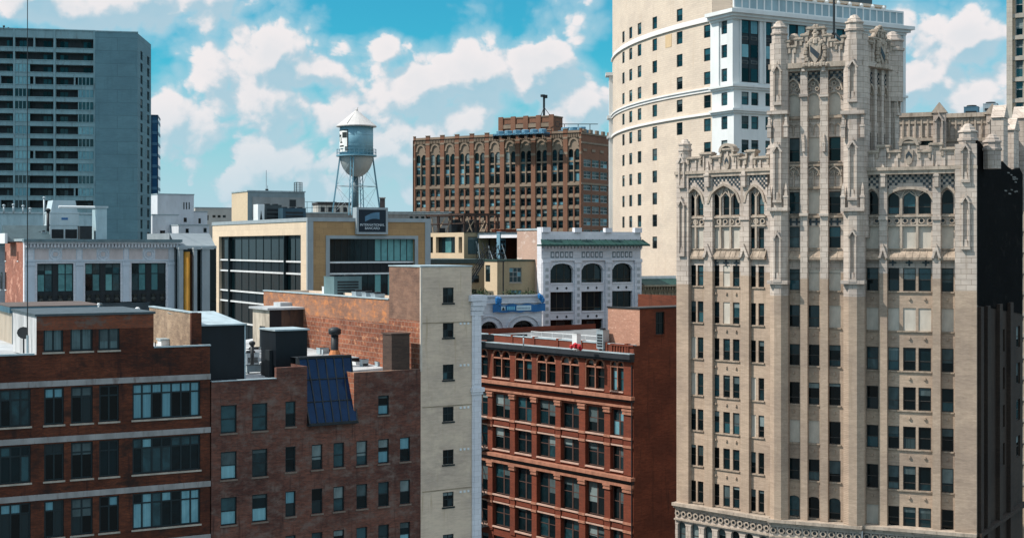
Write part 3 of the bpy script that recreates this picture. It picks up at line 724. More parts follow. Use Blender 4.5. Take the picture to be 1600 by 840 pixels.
    b = MB(); b.tube((-.25, .2, -.1), (-.25, .2, .55), .04, n=5); b.build('bracket', METAL_D, s); b = MB(); b.box(-.55, .05, -.3, .1, -.45, .0); b.build('head', plain('navy_lamp', (.01, .03, .10), .3, .5), s)
    f = Fr(230, 117, 28.5); rooftop_unit(Fr(160, 120, 28.5), 4.0, 2, Fr(160, 120, 28.5).z(473, 170) - zf, zf, 'dark roof unit right of the flat-roofed shed on the loft', plain('dark_unit', (.03, .045, .055), .3, .5), fans=0)
    vent_pipe(Fr(154, 116, 0), zf, Fr(154, 116, 0).z(470, 154) - zf - .3, .07, 'white capped vent pipe at the right end of the flat-roofed shed', WHITE_P)
    vent_pipe(Fr(215, 119, 0), zf, Fr(215, 119, 0).z(478, 215) - zf - .3, .12, 'white capped vent pipe left of the tan brick party wall', WHITE_P)
near_roof_things()
# ================================================================== P: red brick arcade building in the middle
RED = masonry('red_brick', (.235, .046, .019), (.165, .033, .015), (.15, .06, .04), stain=(.12, .036, .02), vary=.32, bump=.15)
RED_S = masonry('red_side_brick', (.25, .058, .024), (.18, .043, .019), (.15, .065, .045), patch=(.12, .036, .02), stain=(.06, .022, .014), psc=.3, pth=(.5, .64), vary=.45, bump=.25)
RED_P = masonry('pink_brick', (.52, .25, .17), (.44, .19, .12), (.45, .30, .22), patch=(.58, .34, .25), psc=2.2, pth=(.55, .64), vary=.2)
REDST = plain('red_sandstone', (.37, .165, .105), .35, .85, 1.5, dirt=(.22, .09, .06))
def red():
    fr = Fr(990, 149, -51)
    rt = thing('red_brick_building', fr, 'bright red brick building with paired arched top windows and stone ledges, near the centre', 'building')
    uL = fr.u(690); Z = lambda y, px=988: fr.z(y, px)
    bays = [(771, 798), (806, 832), (840, 869), (877.5, 906), (916, 945.5), (955, 975.5)]
    B = [(fr.u(a), fr.u(b)) for a, b in bays]
    pit = B[1][0] - B[0][0]
    B = [(B[0][0] - pit * k, B[0][1] - pit * k) for k in (3, 2, 1)] + B
    zt = Z(540); zar = (Z(613), Z(567)); zc1 = Z(622); zw = [(Z(684), Z(642)), (Z(738), Z(697)), (Z(817), Z(764)), (Z(873), Z(831)), (Z(940), Z(890))]; zc2 = Z(748)
    holes = []; W_ = []
    for a, b in B:
        mid = (a + b) / 2
        if b - a > 1.9 or a < B[-1][0]:
            pr = [(a + .05, mid - .1), (mid + .1, b - .05)]
        else: pr = [(a + .2, b - .1)]
        for p in pr: holes.append((p[0], p[1], zar[0], zar[1]))
        W_.append((pr, zar, True))
        for z0, z1 in zw: W_.append(((a, b), (z0, z1), False)); holes.append((a, b, z0, z1))
    mb = MB(); wall(mb, uL, 0, 0, zt, holes, 0, .38)
    for a, b, c, e in holes:
        if abs(e - zar[1]) < 1e-6: arch_fill(mb, a, b, e, (b - a) / 2, 0, .38)
    D = 26
    mb.poly(((uL, D, 0), (uL, 0, 0), (uL, 0, zt), (uL, D, zt)))
    zr = zt - .7
    mb.poly(((uL, .4, zr), (0, .4, zr), (0, D, zr), (uL, D, zr)), 1); mb.poly(((0, .4, zt), (uL, .4, zt), (uL, .4, zr), (0, .4, zr))); mb.poly(((uL, 0, zt), (0, 0, zt), (0, .4, zt), (uL, .4, zt)))
    mb.build('brick_front', [RED, ROOF_G], rt)
    # right side wall with its penthouse
    fs = fr.sub(0, 0, 90); DS = 34; uW = fs.u(1031); zp = fs.z(483, 992)
    h = [(fs.u(1024.5), fs.u(1038.5), fs.z(522, 1031), fs.z(487, 1031))]
    ph = fr.u(953, 1.2)
    s = MB(fs.rel(fr)); wall(s, 0, DS, 0, zt, h, 0, .25); wall(s, .9, DS, zt, zp, h, 0, .25)
    s.M = Matrix(); s.poly(((uL, DS, 0), (0, DS, 0), (0, DS, zp), (uL, DS, zp)))
    s.build('side_wall', [RED_S], rt)
    s = MB(); s.poly(((ph, .9, zr), (-.004, .9, zr), (-.004, .9, zp), (ph, .9, zp))); s.poly(((ph, DS, zr), (ph, .9, zr), (ph, .9, zp), (ph, DS, zp))); s.poly(((ph, .9, zp), (0, .9, zp), (0, DS, zp), (ph, DS, zp)), 1)
    s.box(ph - .1, .1, .8, 1.2, zp, zp + .14, 2); s.box(-.2, .1, 1.2, DS, zp, zp + .14, 2)
    s.build('roof_penthouse', [RED_P, ROOF_D, METAL_D], rt)
    window(rt, fr, fs, h, .15, 2, (.5,), .08, ((GD, 2), (GT, 1)), sill=RED_S)
    # ledges and cornices
    c = MB()
    c.box(uL, .15, -.75, 0, Z(561), Z(553), 1); c.box(uL, .1, -.5, 0, Z(565), Z(561), 1); c.box(uL, .16, -.78, 0, Z(553), Z(553) + .09, 3)
    c.box(uL, .2, -.55, 0, zc1 - .16, zc1 + .2); c.box(uL, .12, -.3, 0, zc1 - .42, zc1 - .16, 2); c.box(uL, .06, -.22, 0, Z(638), Z(634.5))
    c.box(uL, .25, -.65, 0, zc2 - .16, zc2 + .2); c.box(uL, .12, -.35, 0, zc2 - .5, zc2 - .16, 2); c.box(uL, .08, -.28, 0, Z(762), Z(757))
    c.build_each('cornice', [REDST, plain('grey_cornice', (.022, .026, .032), .3, .6), plain('dark_cornice', (.03, .02, .02), .3, .7), COPE], rt)
    q = MB(); q.box(uL, .02, -.06, .44, zt, zt + .1)
    for a, b in B: q.box(b + .1, b + .45, -.1, .5, zt - .9, zt + .18, 1)
    q.build('parapet_coping', [COPE, RED], rt)
    bl = MB()
    for k in range(7): bl.box(B[-1][0] + .1 + k * .42, B[-1][0] + .26 + k * .42, -.12, .02, zt - .75, zt - .1)
    bl.box(B[-1][0], .05, -.16, .05, zt - .1, zt + .1); bl.build('balustrade', RED, rt)
    p = MB()
    edges = [(B[i][1], B[i + 1][0]) for i in range(len(B) - 1)] + [(B[-1][1], -.12)]
    for a, b in edges:
        p.box(a + .04, b - .04, -.14, 0, zar[0] - .3, Z(567) + .2)
        for z0, z1 in ((zw[1][0] - .35, Z(640)), (zw[3][0] - .6, Z(762))):
            p.box(a + .02, b - .02, -.14, 0, z0, z1)
            p.box(a - .06, b + .06, -.3, 0, z1 - .55, z1 - .38, 1); p.box(a - .1, b + .1, -.34, 0, z1 - .2, z1, 1); p.box(a - .02, b + .02, -.27, 0, z1 - .38, z1 - .2, 1)
        for z0 in (zw[0][0] - .12, zw[0][0] - 1.0, zw[2][0] - .12, zw[2][0] - 1.0): p.box(a + .0, b - .0, -.25, 0, z0 - .12, z0 + .14, 1)
    p.build_each('pilaster', [RED, REDST], rt)
    s = MB()
    for a, b in B:
        for z0, z1 in zw: s.box(a - .02, b + .02, -.2, .5, z0 - .17, z0)
        for k in (0, 2): s.box(a, b, -.1, 0, zw[k][0] - 1.05, zw[k][0] - .9); s.box(a + .2, b - .2, -.07, 0, zw[k][0] - .8, zw[k][0] - .35, 1)
        s.box(a, b, -.22, .5, zar[0] - .14, zar[0])
    s.build_each('sill_course', [plain('pink_sill', (.50, .33, .26), .25, .85), RED], rt)
    r = MB()
    for a, b, c_, e in holes:
        if abs(e - zar[1]) < 1e-6:
            arch_ring(r, a, b, e - (b - a) / 2, (b - a) / 2, .2, -.12, 0)
            r.box(a - .12, a, -.1, .3, c_, e - (b - a) / 2); r.box(a - .1, b + .1, -.05, .3, e - (b - a) / 2 - .16, e - (b - a) / 2)
    r.build_each('arch_moulding', REDST, rt)
    rg = random.Random(21)
    for k, (pr, (z0, z1), ar) in enumerate(W_):
        last = k >= len(W_) - 6
        gl = ((GB, 2), (GT, 2)) if last and k - len(W_) + 6 < 2 else ((GD, 6), (GT, 1))
        if ar: window(rt, fr, fr, [(a, b, z0, z1) for a, b in pr], .24, 1, (.42, .7), .08, gl, FRBR, rng=rg)
        else:
            a, b = pr; m_ = (a + b) / 2
            L_ = [(a, m_, z0, z1), (m_, b, z0, z1)] if b - a > 1.9 else [(a, b, z0, z1)]
            window(rt, fr, fr, L_, .32, 1, (.55,), .1, gl, FRBR, rng=rg)
    dp = MB(); dp.tube((-.03, -.25, 0), (-.03, -.25, Z(570)), .07, n=6); dp.build('drain_pipe', METAL_D, rt)
    # fire escape on the far left bays
    fe = MB(); a = fr.u(750); b = fr.u(766)
    for z0, z1 in zw[:4]:
        fe.box(a - 1.5, b, -1.1, 0, z0 - .3, z0 - .22)
        for x in range(5): fe.tube((a - 1.5 + (b - a + 1.5) * x / 4, -1.1, z0 - .3), (a - 1.5 + (b - a + 1.5) * x / 4, -1.1, z0 + .8), .025, n=4)
        fe.tube((a - 1.5, -1.1, z0 + .8), (b, -1.1, z0 + .8), .03, n=4); fe.tube((a - 1.5, -1.1, z0 + .3), (b, -1.1, z0 + .3), .025, n=4)
    for (z0, _), (z2, _) in zip(zw, zw[1:]):
        fe.tube((a - 1, -.6, z0 - .3), (b - .2, -.6, z2 - .3), .06, n=4); fe.tube((a - 1, -1.0, z0 - .3), (b - .2, -1.0, z2 - .3), .06, n=4)
    fe.build('fire_escape', METAL_D, rt)
    # roof things
    f = Fr(932, 153, -51); z = zr
    rooftop_unit(f, 1.05, .9, f.z(515, 935) - z, z, 'pale louvred roof unit beside the pink brick penthouse of the red building', METAL, fans=1)
    f = Fr(894, 152, -51); rooftop_unit(f, .75, .6, f.z(521, 897) - z, z, 'small white box on the red building roof by a red tarpaulin', WHITE_P, fans=0, louvre=False)
    f = Fr(893.5, 150.5, -51); t = thing('red_bundle', f, 'small crumpled red bundle lying on the red building roof edge', 'tarpaulin', None, z)
    b = MB(); rgn = random.Random(2)
    for k in range(7): b.ball((rgn.uniform(-.1, .9), rgn.uniform(0, .5), .3 + rgn.uniform(0, .45)), rgn.uniform(.22, .36), 7)
    b.build('cloth', plain('red_cloth', (.45, .02, .03), .4, .8, 3), t)
    t = thing('guard_rail', Fr(830, 168, -51), 'white metal guard rail crossing the pale roof of the red building', 'railing', None, z)
    b = MB(); w = 13.5
    for k in range(8): b.tube((k * w / 7, 0, 0), (k * w / 7, 0, 1.1), .035, n=5, m=0)
    for h_ in (.55, 1.1): b.tube((0, 0, h_), (w, 0, h_), .035, n=5)
    b.build('rail', WHITE_P, t)
    t = thing('roof_duct', Fr(752, 168, 0), 'long dark duct lying across the back of the red building roof', 'duct', None, z)
    b = MB(); b.box(-3, 5.5, -.5, .5, .1, .75); 
    for k in range(4): b.box(-3 + 2.5 * k, -2.7 + 2.5 * k, -.4, .4, 0, .1)
    b.build('casing', METAL_D, t)
    vent_pipe(Fr(818, 155, 0), z, 1.3, .07, 'thin vent pipe with a dark cap on the pale roof of the red building', METAL)
    return fr, rt, zr
red()

# ================================================================== I: stone clad office block with curtain glazing
STN_C = masonry('cream_stone_panels', (.69, .55, .40), (.64, .51, .37), (.5, .4, .3), bw=1.1, bh=.8, ms=.015, vary=.1, bump=.03)
STN_T = masonry('tan_stone_panels', (.45, .28, .135), (.38, .235, .115), (.28, .18, .10), bw=1.1, bh=.8, ms=.015, vary=.16, bump=.03)
GREYM = plain('grey_metal_panel', (.30, .34, .36), .15, .45)
def office():
    fr = Fr(481, 185, 29)
    rt = thing('office_building', fr, 'modern stone-clad office block with dark banded glazing, under the water tower', 'building')
    fl = fr.sub(0, 0, -90); wR = fr.u(672); L = -fl.u(332)
    zt = fr.z(345, 481); D = L
    Zl = lambda y, px=481: fl.z(y, px)
    a, b = fl.u(342), fl.u(470); z1 = fl.z(367, 470); z0 = 20
    mb = MB(fl.rel(fr)); wall(mb, -L, 0, 0, zt, [(a, b, z0, z1)], 0, .5); mb.build('cream_wall', STN_C, rt)
    c, e = fr.u(515), fr.u(648); zr1 = fr.z(373, 580)
    mb = MB(); wall(mb, 0, wR, 0, zt, [(c, e, z0, zr1)], 0, .6, 0)
    mb.poly(((wR, 0, 0), (wR, D, 0), (wR, D, zt), (wR, 0, zt))); mb.poly(((wR, D, 0), (0, D, 0), (0, D, zt), (wR, D, zt)))
    roof_in(mb, 0, wR, 0, D, zt, .9, 0, 1)
    mb.build('tan_wall', [STN_T, ROOF_G], rt)
    t = MB(); t.box(-.1, wR + .1, -.1, .5, zt - .05, zt + .45); t.box(-.1, .5, .5, D + .1, zt - .05, zt + .45); t.box(wR - .5, wR + .1, .5, D + .1, zt - .05, zt + .45); t.box(.5, wR - .5, D - .5, D + .1, zt - .05, zt + .45)
    p0 = fr.u(492)
    t.box(-.06, p0 * .75, -.08, 0, 0, zt - .05); t.box(-.06, -.0, -.08, .4, 0, zt - .05); t.box(fr.u(664), wR + .05, -.08, 0, 0, zt - .05)
    c2, e2, z2 = fr.u(509), fr.u(653), fr.z(368, 580)
    t.box(c2, c, -.1, .3, 0, z2); t.box(e, e2, -.1, .3, 0, z2); t.box(c, e, -.1, .3, zr1, z2)
    t.build('metal_trim', GREYM, rt)
    # glazing: left face
    def glaz(f, a, b, ztop, d, bands, mull, lights, seed):
        rg = random.Random(seed)
        g = MB(); k = MB(); w = MB()
        zs = [ztop] + bands
        for (za, zb_) in zip(zs, zs[1:]):
            pass
        return g, k, w
    rg = random.Random(4)
    def face(f, a, b, ztop, rows, d, ncol, bright, strips):
        M_ = f.rel(fr) @ Matrix.Translation((a, d, 0)); w = b - a
        for zt_, zb_, kind in rows:
            g = MB(); k = MB()
            for i in range(ncol):
                x0, x1 = w * i / ncol, w * (i + 1) / ncol
                m = 1 if kind == 's' else (2 if bright and i / ncol > bright and rg.random() < .75 else (3 if rg.random() < .06 else 0))
                g.poly(((x0, .06, zb_), (x1, .06, zb_), (x1, .06, zt_), (x0, .06, zt_)), m)
                if i: k.box(x0 - .04, x0 + .04, 0, .06, zb_, zt_)
            k.box(0, w, 0, .06, zt_ - .06, zt_); k.box(0, w, 0, .06, zb_, zb_ + .06)
            o = k.build('window' if kind != 's' else 'spandrel_panel', FRD, rt); o.matrix_basis = M_
            g.build('glass', [GD, BLACK, GREEN, GT], o)
        s = MB()
        for z in strips: s.box(0, w, -.18, .0, z - .11, z + .11)
        for o in s.build_each('white_strip', WHITE_P, rt): o.matrix_basis = M_
    q = lambda y: fl.z(y, 400, .4)
    face(fl, a, b, z1, [(z1, q(373), 's'), (q(373), q(407), 'w'), (q(407), q(424.5), 's'), (q(424.5), q(457), 'w'), (q(457), q(474), 's'), (q(474), q(508), 'w'), (q(508), z0, 's')], .4, 11, None, [q(407), q(424.5), q(457), q(474), q(508)])
    m_ = MB()
    for px in (360, 447): m_.box(fl.u(px, .3) - .12, fl.u(px, .3) + .12, -.05, .42, z0, z1)
    for o in m_.build_each('mullion', FRD, rt): o.matrix_basis = fl.rel(fr)
    q = lambda y: fr.z(y, 580, .5)
    face(fr, c, e, zr1, [(zr1, q(408), 'w'), (q(408), q(428), 's'), (q(428), q(465), 'w'), (q(465), z0, 's')], .5, 13, .5, [q(409.5), q(427)])
    return fr, rt, zt
OF_FR, OF_RT, OF_ZT = office()
def text_mesh(txt, size, mat, parent, loc, rot, ext=.02, name='lettering', align='CENTER'):
    cu = bpy.data.curves.new('letters', 'FONT'); cu.body = txt; cu.size = size; cu.extrude = ext; cu.align_x = align; cu.space_line = .85
    ob = bpy.data.objects.new('letters', cu); COL.objects.link(ob)
    dg = bpy.context.evaluated_depsgraph_get(); dg.update()
    me = bpy.data.meshes.new_from_object(ob.evaluated_get(dg))
    bpy.data.objects.remove(ob); bpy.data.curves.remove(cu)
    me.materials.clear(); me.materials.append(mat)
    o = bpy.data.objects.new(name, me); COL.objects.link(o); o.parent = parent; o.location = loc; o.rotation_euler = rot
    return o
def sign():
    f0 = OF_FR; f = f0.sub(f0.u(557, -.5), -.5)
    w = f.u(606); z0, z1 = f.z(366, 580), f.z(324, 580)
    rt = thing('roof_sign', f, 'square dark navy sign with a blue swoosh and pale lettering atop the office block', 'sign', None, z0)
    h = z1 - z0
    b = MB(); b.box(0, w, .06, 1.3, 0, h); b.build('sign_box', GREYM, rt)
    b = MB(); e = .3; b.box(0, w, -.05, .06, 0, e); b.box(0, w, -.05, .06, h - e, h); b.box(0, e, -.05, .06, e, h - e); b.box(w - e, w, -.05, .06, e, h - e); b.build('sign_border', GREYM, rt)
    b = MB(); b.box(e, w - e, .0, .06, e, h - e); b.build('sign_face', plain('navy_face', (.006, .015, .028), .15, .4), rt)
    lt = plain('sign_lettering', (.55, .62, .66), .1, .5)
    text_mesh('INTERNATIONAL', .46, lt, rt, (w / 2, -.02, h * .31), (R(90), 0, 0)); text_mesh('BANCARD', .46, lt, rt, (w / 2, -.02, h * .31 - .46), (R(90), 0, 0))
    s = MB(); n = 12; top = []; bot = []
    for i in range(n + 1):
        t = i / n; x = w * (.27 + .46 * t); top.append((x, h * (.66 + .16 * t + .05 * math.sin(t * 3.1)))); bot.append((x, h * (.47 + .06 * math.sin(t * 3.14) + .09 * t)))
    for i in range(n): s.prism([bot[i], bot[i+1], top[i+1], top[i]], -.03, 0)
    s.build('swoosh', plain('swoosh_blue', (.09, .20, .30), .3, .5, .8), rt)
sign()

# ================================================================== D: white glazed facade with three tall windows, red brick flank
def columned():
    fr = Fr(39, 168, 29)
    rt = thing('white_facade_building', fr, 'pale grey-white glazed facade with three tall dark paned windows, roundels and a dentil cornice', 'building')
    wR = fr.u(278); fl = fr.sub(0, 0, -90); L = 14
    zt = fr.z(384, 160); zb = 25
    bays = [(58, 115), (133, 188.5), (205.5, 259.5)]
    holes = [(fr.u(a), fr.u(b), 24, fr.z(411.5, 87)) for a, b in bays]
    mb = MB(); wall(mb, 0, wR, 0, zt, holes, 0, .5)
    D = 22
    mb.poly(((wR, 0, 0), (wR, D, 0), (wR, D, zt), (wR, 0, zt))); mb.poly(((wR, D, 0), (0, D, 0), (0, D, zt), (wR, D, zt)))
    mb.poly(((0, 0, zt + .3), (wR, 0, zt + .3), (wR, D, zt + .3), (0, D, zt + .3)), 1)
    mb.build('glazed_wall', [TERRA_W, ROOF_G], rt)
    c = MB(); zc = fr.z(375, 160)
    c.box(-.3, wR + .3, -1.0, .2, zc - .25, zc + .1, 1); c.box(-.15, wR + .15, -.75, .2, zc - .45, zc - .25); c.box(0, wR, -.3, .2, zt - .1, zc - .45)
    n = 46
    for k in range(n): c.box(wR * (k + .2) / n, wR * (k + .7) / n, -.62, -.3, zc - .85, zc - .45)
    c.build('dentil_cornice', [TERRA_W, plain('grey_green_cap', (.13, .19, .21), .3, .5)], rt)
    p = MB(); zs = fr.z(411, 87)
    for a, b in [(fr.u(40), fr.u(54)), (fr.u(119), fr.u(130)), (fr.u(192), fr.u(202)), (fr.u(263), fr.u(277))]:
        p.box(a, b, -.12, 0, 0, zs - .3); p.box(a - .08, b + .08, -.2, 0, zs - .3, zs + .1)
    p.box(0, wR, -.1, 0, zs + .2, zs + .4); p.box(0, wR, -.14, 0, zt - .35, zt - .1)
    for a, b in bays:
        m_ = (fr.u(a) + fr.u(b)) / 2; zm = (zs + .4 + zt - .35) / 2
        x0, x1 = fr.u(a) - .4, fr.u(b) + .4
        for q in ((x0, x1, zm - .8, zm - .72), (x0, x1, zm + .72, zm + .8), (x0, x0 + .08, zm - .72, zm + .72), (x1 - .08, x1, zm - .72, zm + .72)): p.box(q[0], q[1], -.06, 0, q[2], q[3])
        for rr, wd in ((.62, .1), (.34, .07)):
            for k in range(20):
                t0, t1 = 2 * math.pi * k / 20, 2 * math.pi * (k + 1) / 20
                P_ = lambda t, r: (m_ + r * math.cos(t), zm + r * math.sin(t))
                p.prism([P_(t0, rr), P_(t0, rr + wd), P_(t1, rr + wd), P_(t1, rr)][::-1], -.09, 0)
    for a, b in bays:
        zm = (zs + .4 + zt - .35) / 2; x0, x1 = fr.u(a) - .3, fr.u(b) + .3; m_ = (x0 + x1) / 2
        ip = MB(); ip.box(x0, m_ - .8, -.03, 0, zm - .7, zm + .7); ip.box(m_ + .8, x1, -.03, 0, zm - .7, zm + .7); ip.box(m_ - .26, m_ + .26, -.05, 0, zm - .26, zm + .26); ip.build_each('inset_panel', plain('relief_shade_pink', (.58, .50, .49), .2, .8, 1), rt)  # panels toned darker: relief shading put into the colour
    p.build_each('pilaster', plain('pale_blue_glaze', (.52, .57, .63), .15, .6, .8), rt)  # darker bluish tone stands in for shading on the low relief
    rg = random.Random(8)
    for h in holes:
        a, b, z0, z1 = h; m_ = (a + b) / 2; g = .28
        zb1 = fr.z(455, 160); 
        fmb = []
        o = window(rt, fr, fr, [(a, m_ - g, zb1, z1), (m_ + g, b, zb1, z1)], .3, 2, (.62,), .11, ((GT, 1), (GREEN, 3), (GD, 1)), rng=rg)
        x = MB(); w_ = b - a
        x.box(w_ / 2 - g, w_ / 2 + g, -.06, .1, z0 - zb1, z1 - zb1); x.box(0, w_, -.04, .1, -1.6, 0)
        for k in range(4):
            cx = w_ * (k + .5 + (.08 if k > 1 else -.08)) / 4
            x.lathe([(.2, -1.3), (.33, -1.0), (.16, -.75), (.3, -.4)], cx, -.1, 8, 1)
        x.build('cast_panel', [METAL_D, plain('verdigris_relief', (.045, .05, .045), .4, .7)], o)
        window(rt, fr, fr, [(a, m_ - g, zb1 - 4.2, zb1 - 1.6), (m_ + g, b, zb1 - 4.2, zb1 - 1.6)], .3, 2, (), .11, ((GREEN, 2), (GD, 1)), rng=rg)
    # red brick flank on the left
    fw = MB(fl.rel(fr)); zf = fl.z(377, 20)
    hs = []
    for px in (9, 28): hs.append((fl.u(px) - .35, fl.u(px) + .35, fl.z(407, px), fl.z(393, px)))
    for px in (0, 9): hs.append((fl.u(px) - .5, fl.u(px) + .5, fl.z(452, px), fl.z(425, px)))
    wall(fw, -L, -.9, 0, zf, hs, 0, .2); wall(fw, -.9, 0, 0, zf, (), -.06, .1, 1)
    fw.box(-L, .1, -.15, .4, zf, zf + .3, 2)
    fw.build('brick_flank', [masonry('red_flank_brick', (.40, .13, .08), (.33, .10, .06), (.34, .2, .15), patch=(.50, .25, .18), vary=.3), TERRA_W, COPE], rt)
    for h in hs: window(rt, fr, fl, [h], .12, 1, (.5,), .08, ((GD, 1),), sill=WHITE_P)
    return fr, rt, zt + .3
D_FR, D_RT, D_ZR = columned()
def white_roof_things():
    fr = D_FR; z = D_ZR
    # long pale penthouse across the back of the roof
    f = Fr(-30, 186, 29); w = f.u(152); h = f.z(334, 80) - z
    rt = thing('plant_room', f, 'long low pale-grey plant room on the white facade building, below the apartment tower', 'plant room', None, z)
    pg = plain('pale_green_panel', (.34, .46, .50), .2, .6)
    b = MB(); b.box(0, w, 0, 9, 0, h)
    for k in range(18): b.box(w * k / 18, w * k / 18 + .06, -.04, 0, 0, h)
    b.build('walls', pg, rt); b = MB(); b.box(-.2, w + .2, -.2, 9.2, h, h + .2); b.build('roof_edge', COPE, rt)
    f = Fr(78, 181, 29); h = f.z(313, 100) - z; w = f.u(123)
    rt = thing('cooling_tower', f, 'large pale stepped cooling tower with two dark louvre openings at its base', 'cooling tower', None, z)
    b = MB(); b.box(0, w, 0, 3.5, 0, h * .72); b.prism([(0.1, h * .72), (w - .1, h * .72), (w - .4, h), (.4, h)], .1, 3.4)
    b.box(-.06, w + .06, -.06, 3.56, h * .42, h * .45); b.box(-.06, w + .06, -.06, 3.56, h * .7, h * .73); b.build('casing', plain('cooling_casing', (.44, .52, .55), .15, .55), rt)
    for s in (0, 1):
        b = MB(); x0 = w * (.06 + .47 * s); b.box(x0, x0 + w * .41, -.02, .05, h * .12, h * .33)
        for k in range(5): b.box(x0, x0 + w * .41, -.06, -.02, h * (.13 + .04 * k), h * (.14 + .04 * k))
        b.build('louvre', METAL_D, rt)
    b = MB(); b.box(w * .4, w * .62, -.03, 0, h * .55, h * .6); b.build('badge', plain('blue_badge', (.03, .12, .3), .2, .5), rt)
    f = Fr(150, 179, 29); h = f.z(325, 160) - z; w = f.u(167)
    rt = thing('air_shaft', f, 'tall narrow pale box at the right end of the rooftop plant room', 'air shaft', None, z)
    b = MB(); b.box(0, w, 0, 2.2, 0, h); b.build('casing', pg, rt); b = MB(); b.box(-.15, w + .15, -.15, 2.35, h, h + .25); b.build('cap', COPE, rt)
    b = MB(); b.tube((.2, .5, h + .1), (-4.5, .5, h + .1), .18, n=8); b.build('duct', WHITE_P, rt)
    f = Fr(125, 178, 29); rooftop_unit(f, 1.5, 1.4, f.z(353, 130) - z, z, 'black equipment cabinet right of the pale cooling tower', METAL_D, fans=0, louvre=False, name='equipment_cabinet', cat='cabinet')
    # dark sloped roof light left
    f = Fr(4, 176, 29); w = f.u(74); h = f.z(352, 40) - z
    rt = thing('roof_lantern', f, 'dark sloped lean-to roof left of the cooling tower', 'lean-to', None, z)
    b = MB(); b.poly(((0, -3.5, .2), (w, -3.5, .2), (w, .6, h), (0, .6, h))); b.poly(((w, -3.5, .0), (w, .6, 0), (w, .6, h), (w, -3.5, .2))); b.poly(((0, .6, 0), (0, -3.5, 0), (0, -3.5, .2), (0, .6, h))); b.poly(((w, .6, 0), (0, .6, 0), (0, .6, h), (w, .6, h)))
    b.build('slope', plain('dark_teal_roofing', (.04, .075, .085), .3, .5), rt); b = MB(); b.box(-.3, 0, -3.6, .7, 0, h * .55); b.build('gable', WHITE_P, rt)
    for i, (px, y) in enumerate(((6, 317), (21, 316), (36, 318), (47, 322), (69, 305), (75, 325))):
        f = Fr(px, 185 if i != 5 else 178, 0); zz = f.z(334, px) if i < 4 else z
        vent_pipe(f, zz, f.z(y, px) - zz - .4, .12 if i != 5 else .2, ('first vent stack from the left on the plant room', 'second vent stack from the left on the plant room', 'third vent stack on the plant room, with a tee top', 'short stack right of the tee-topped vent', 'tallest thin stack beside the cooling tower', 'dark capped flue in front of the cooling tower')[i], METAL if i != 5 else METAL_D, True, 'vent stacks on the plant room')
    rg = random.Random(5)
    for i in range(4):
        f = Fr(46 + i * 6.5, 177, 29); rooftop_unit(f, .5, .5, rg.uniform(.7, 1.5), z, ('first', 'second', 'third', 'fourth')[i] + ' small dark condenser from the left before the lean-to roof', METAL if i % 2 else METAL_D, 'small condensers by the lean-to', fans=1)
white_roof_things()

# ================================================================== grey finned building between the white facade and the office
def finned():
    fr = Fr(275, 176, 29); w = fr.u(338); zt = fr.z(387, 300); z2 = fr.z(364, 300)
    rt = thing('finned_building', fr, 'grey metal-clad building with tall vertical fins, dark slots and a yellow column', 'building')
    mb = MB(); mb.box(0, w, 0, 14, 0, zt, 0); mb.prism([(0, zt), (w, zt), (w, z2), (0, z2)], 3, 14, 1); mb.poly(((0, .0, zt + .003), (w, .0, zt + .003), (w, 3, z2), (0, 3, z2)), 1)
    mb.build('walls', [GD, masonry('zinc_roofing', (.26, .30, .32), (.22, .26, .28), bw=.6, bh=6, ms=.02, vary=.15), ], rt)
    for a, b in ((280, 286.5), (303, 308), (316, 328)):
        f = MB(); f.box(fr.u(a, -.9), fr.u(b, -.9), -.9, 0, 0, zt - .2); f.box(fr.u(a, -.9) - .06, fr.u(b, -.9) + .5, -1.0, 0, zt - .2, zt + .05); f.build('fin', GREYM, rt)
    f = MB(); f.box(fr.u(277), fr.u(279), -.3, 0, 0, zt); f.box(0, w, -.12, 0, zt - .1, zt + .25); f.build('trim', GREYM, rt)
    y = MB(); y.tube((fr.u(291.5, -.55), -.55, 10), (fr.u(291.5, -.55), -.55, zt - .5), .42, n=12); y.build('yellow_column', plain('yellow_paint', (.50, .24, .025), .4, .5, .8, dirt=(.36, .13, .01)), rt, True)
    b = MB(); b.box(fr.u(296), fr.u(302), -.06, .0, 10, zt - .8, 0); b.build('rust_panel', plain('rust_panel', (.10, .035, .015), .4, .7), rt)
finned()
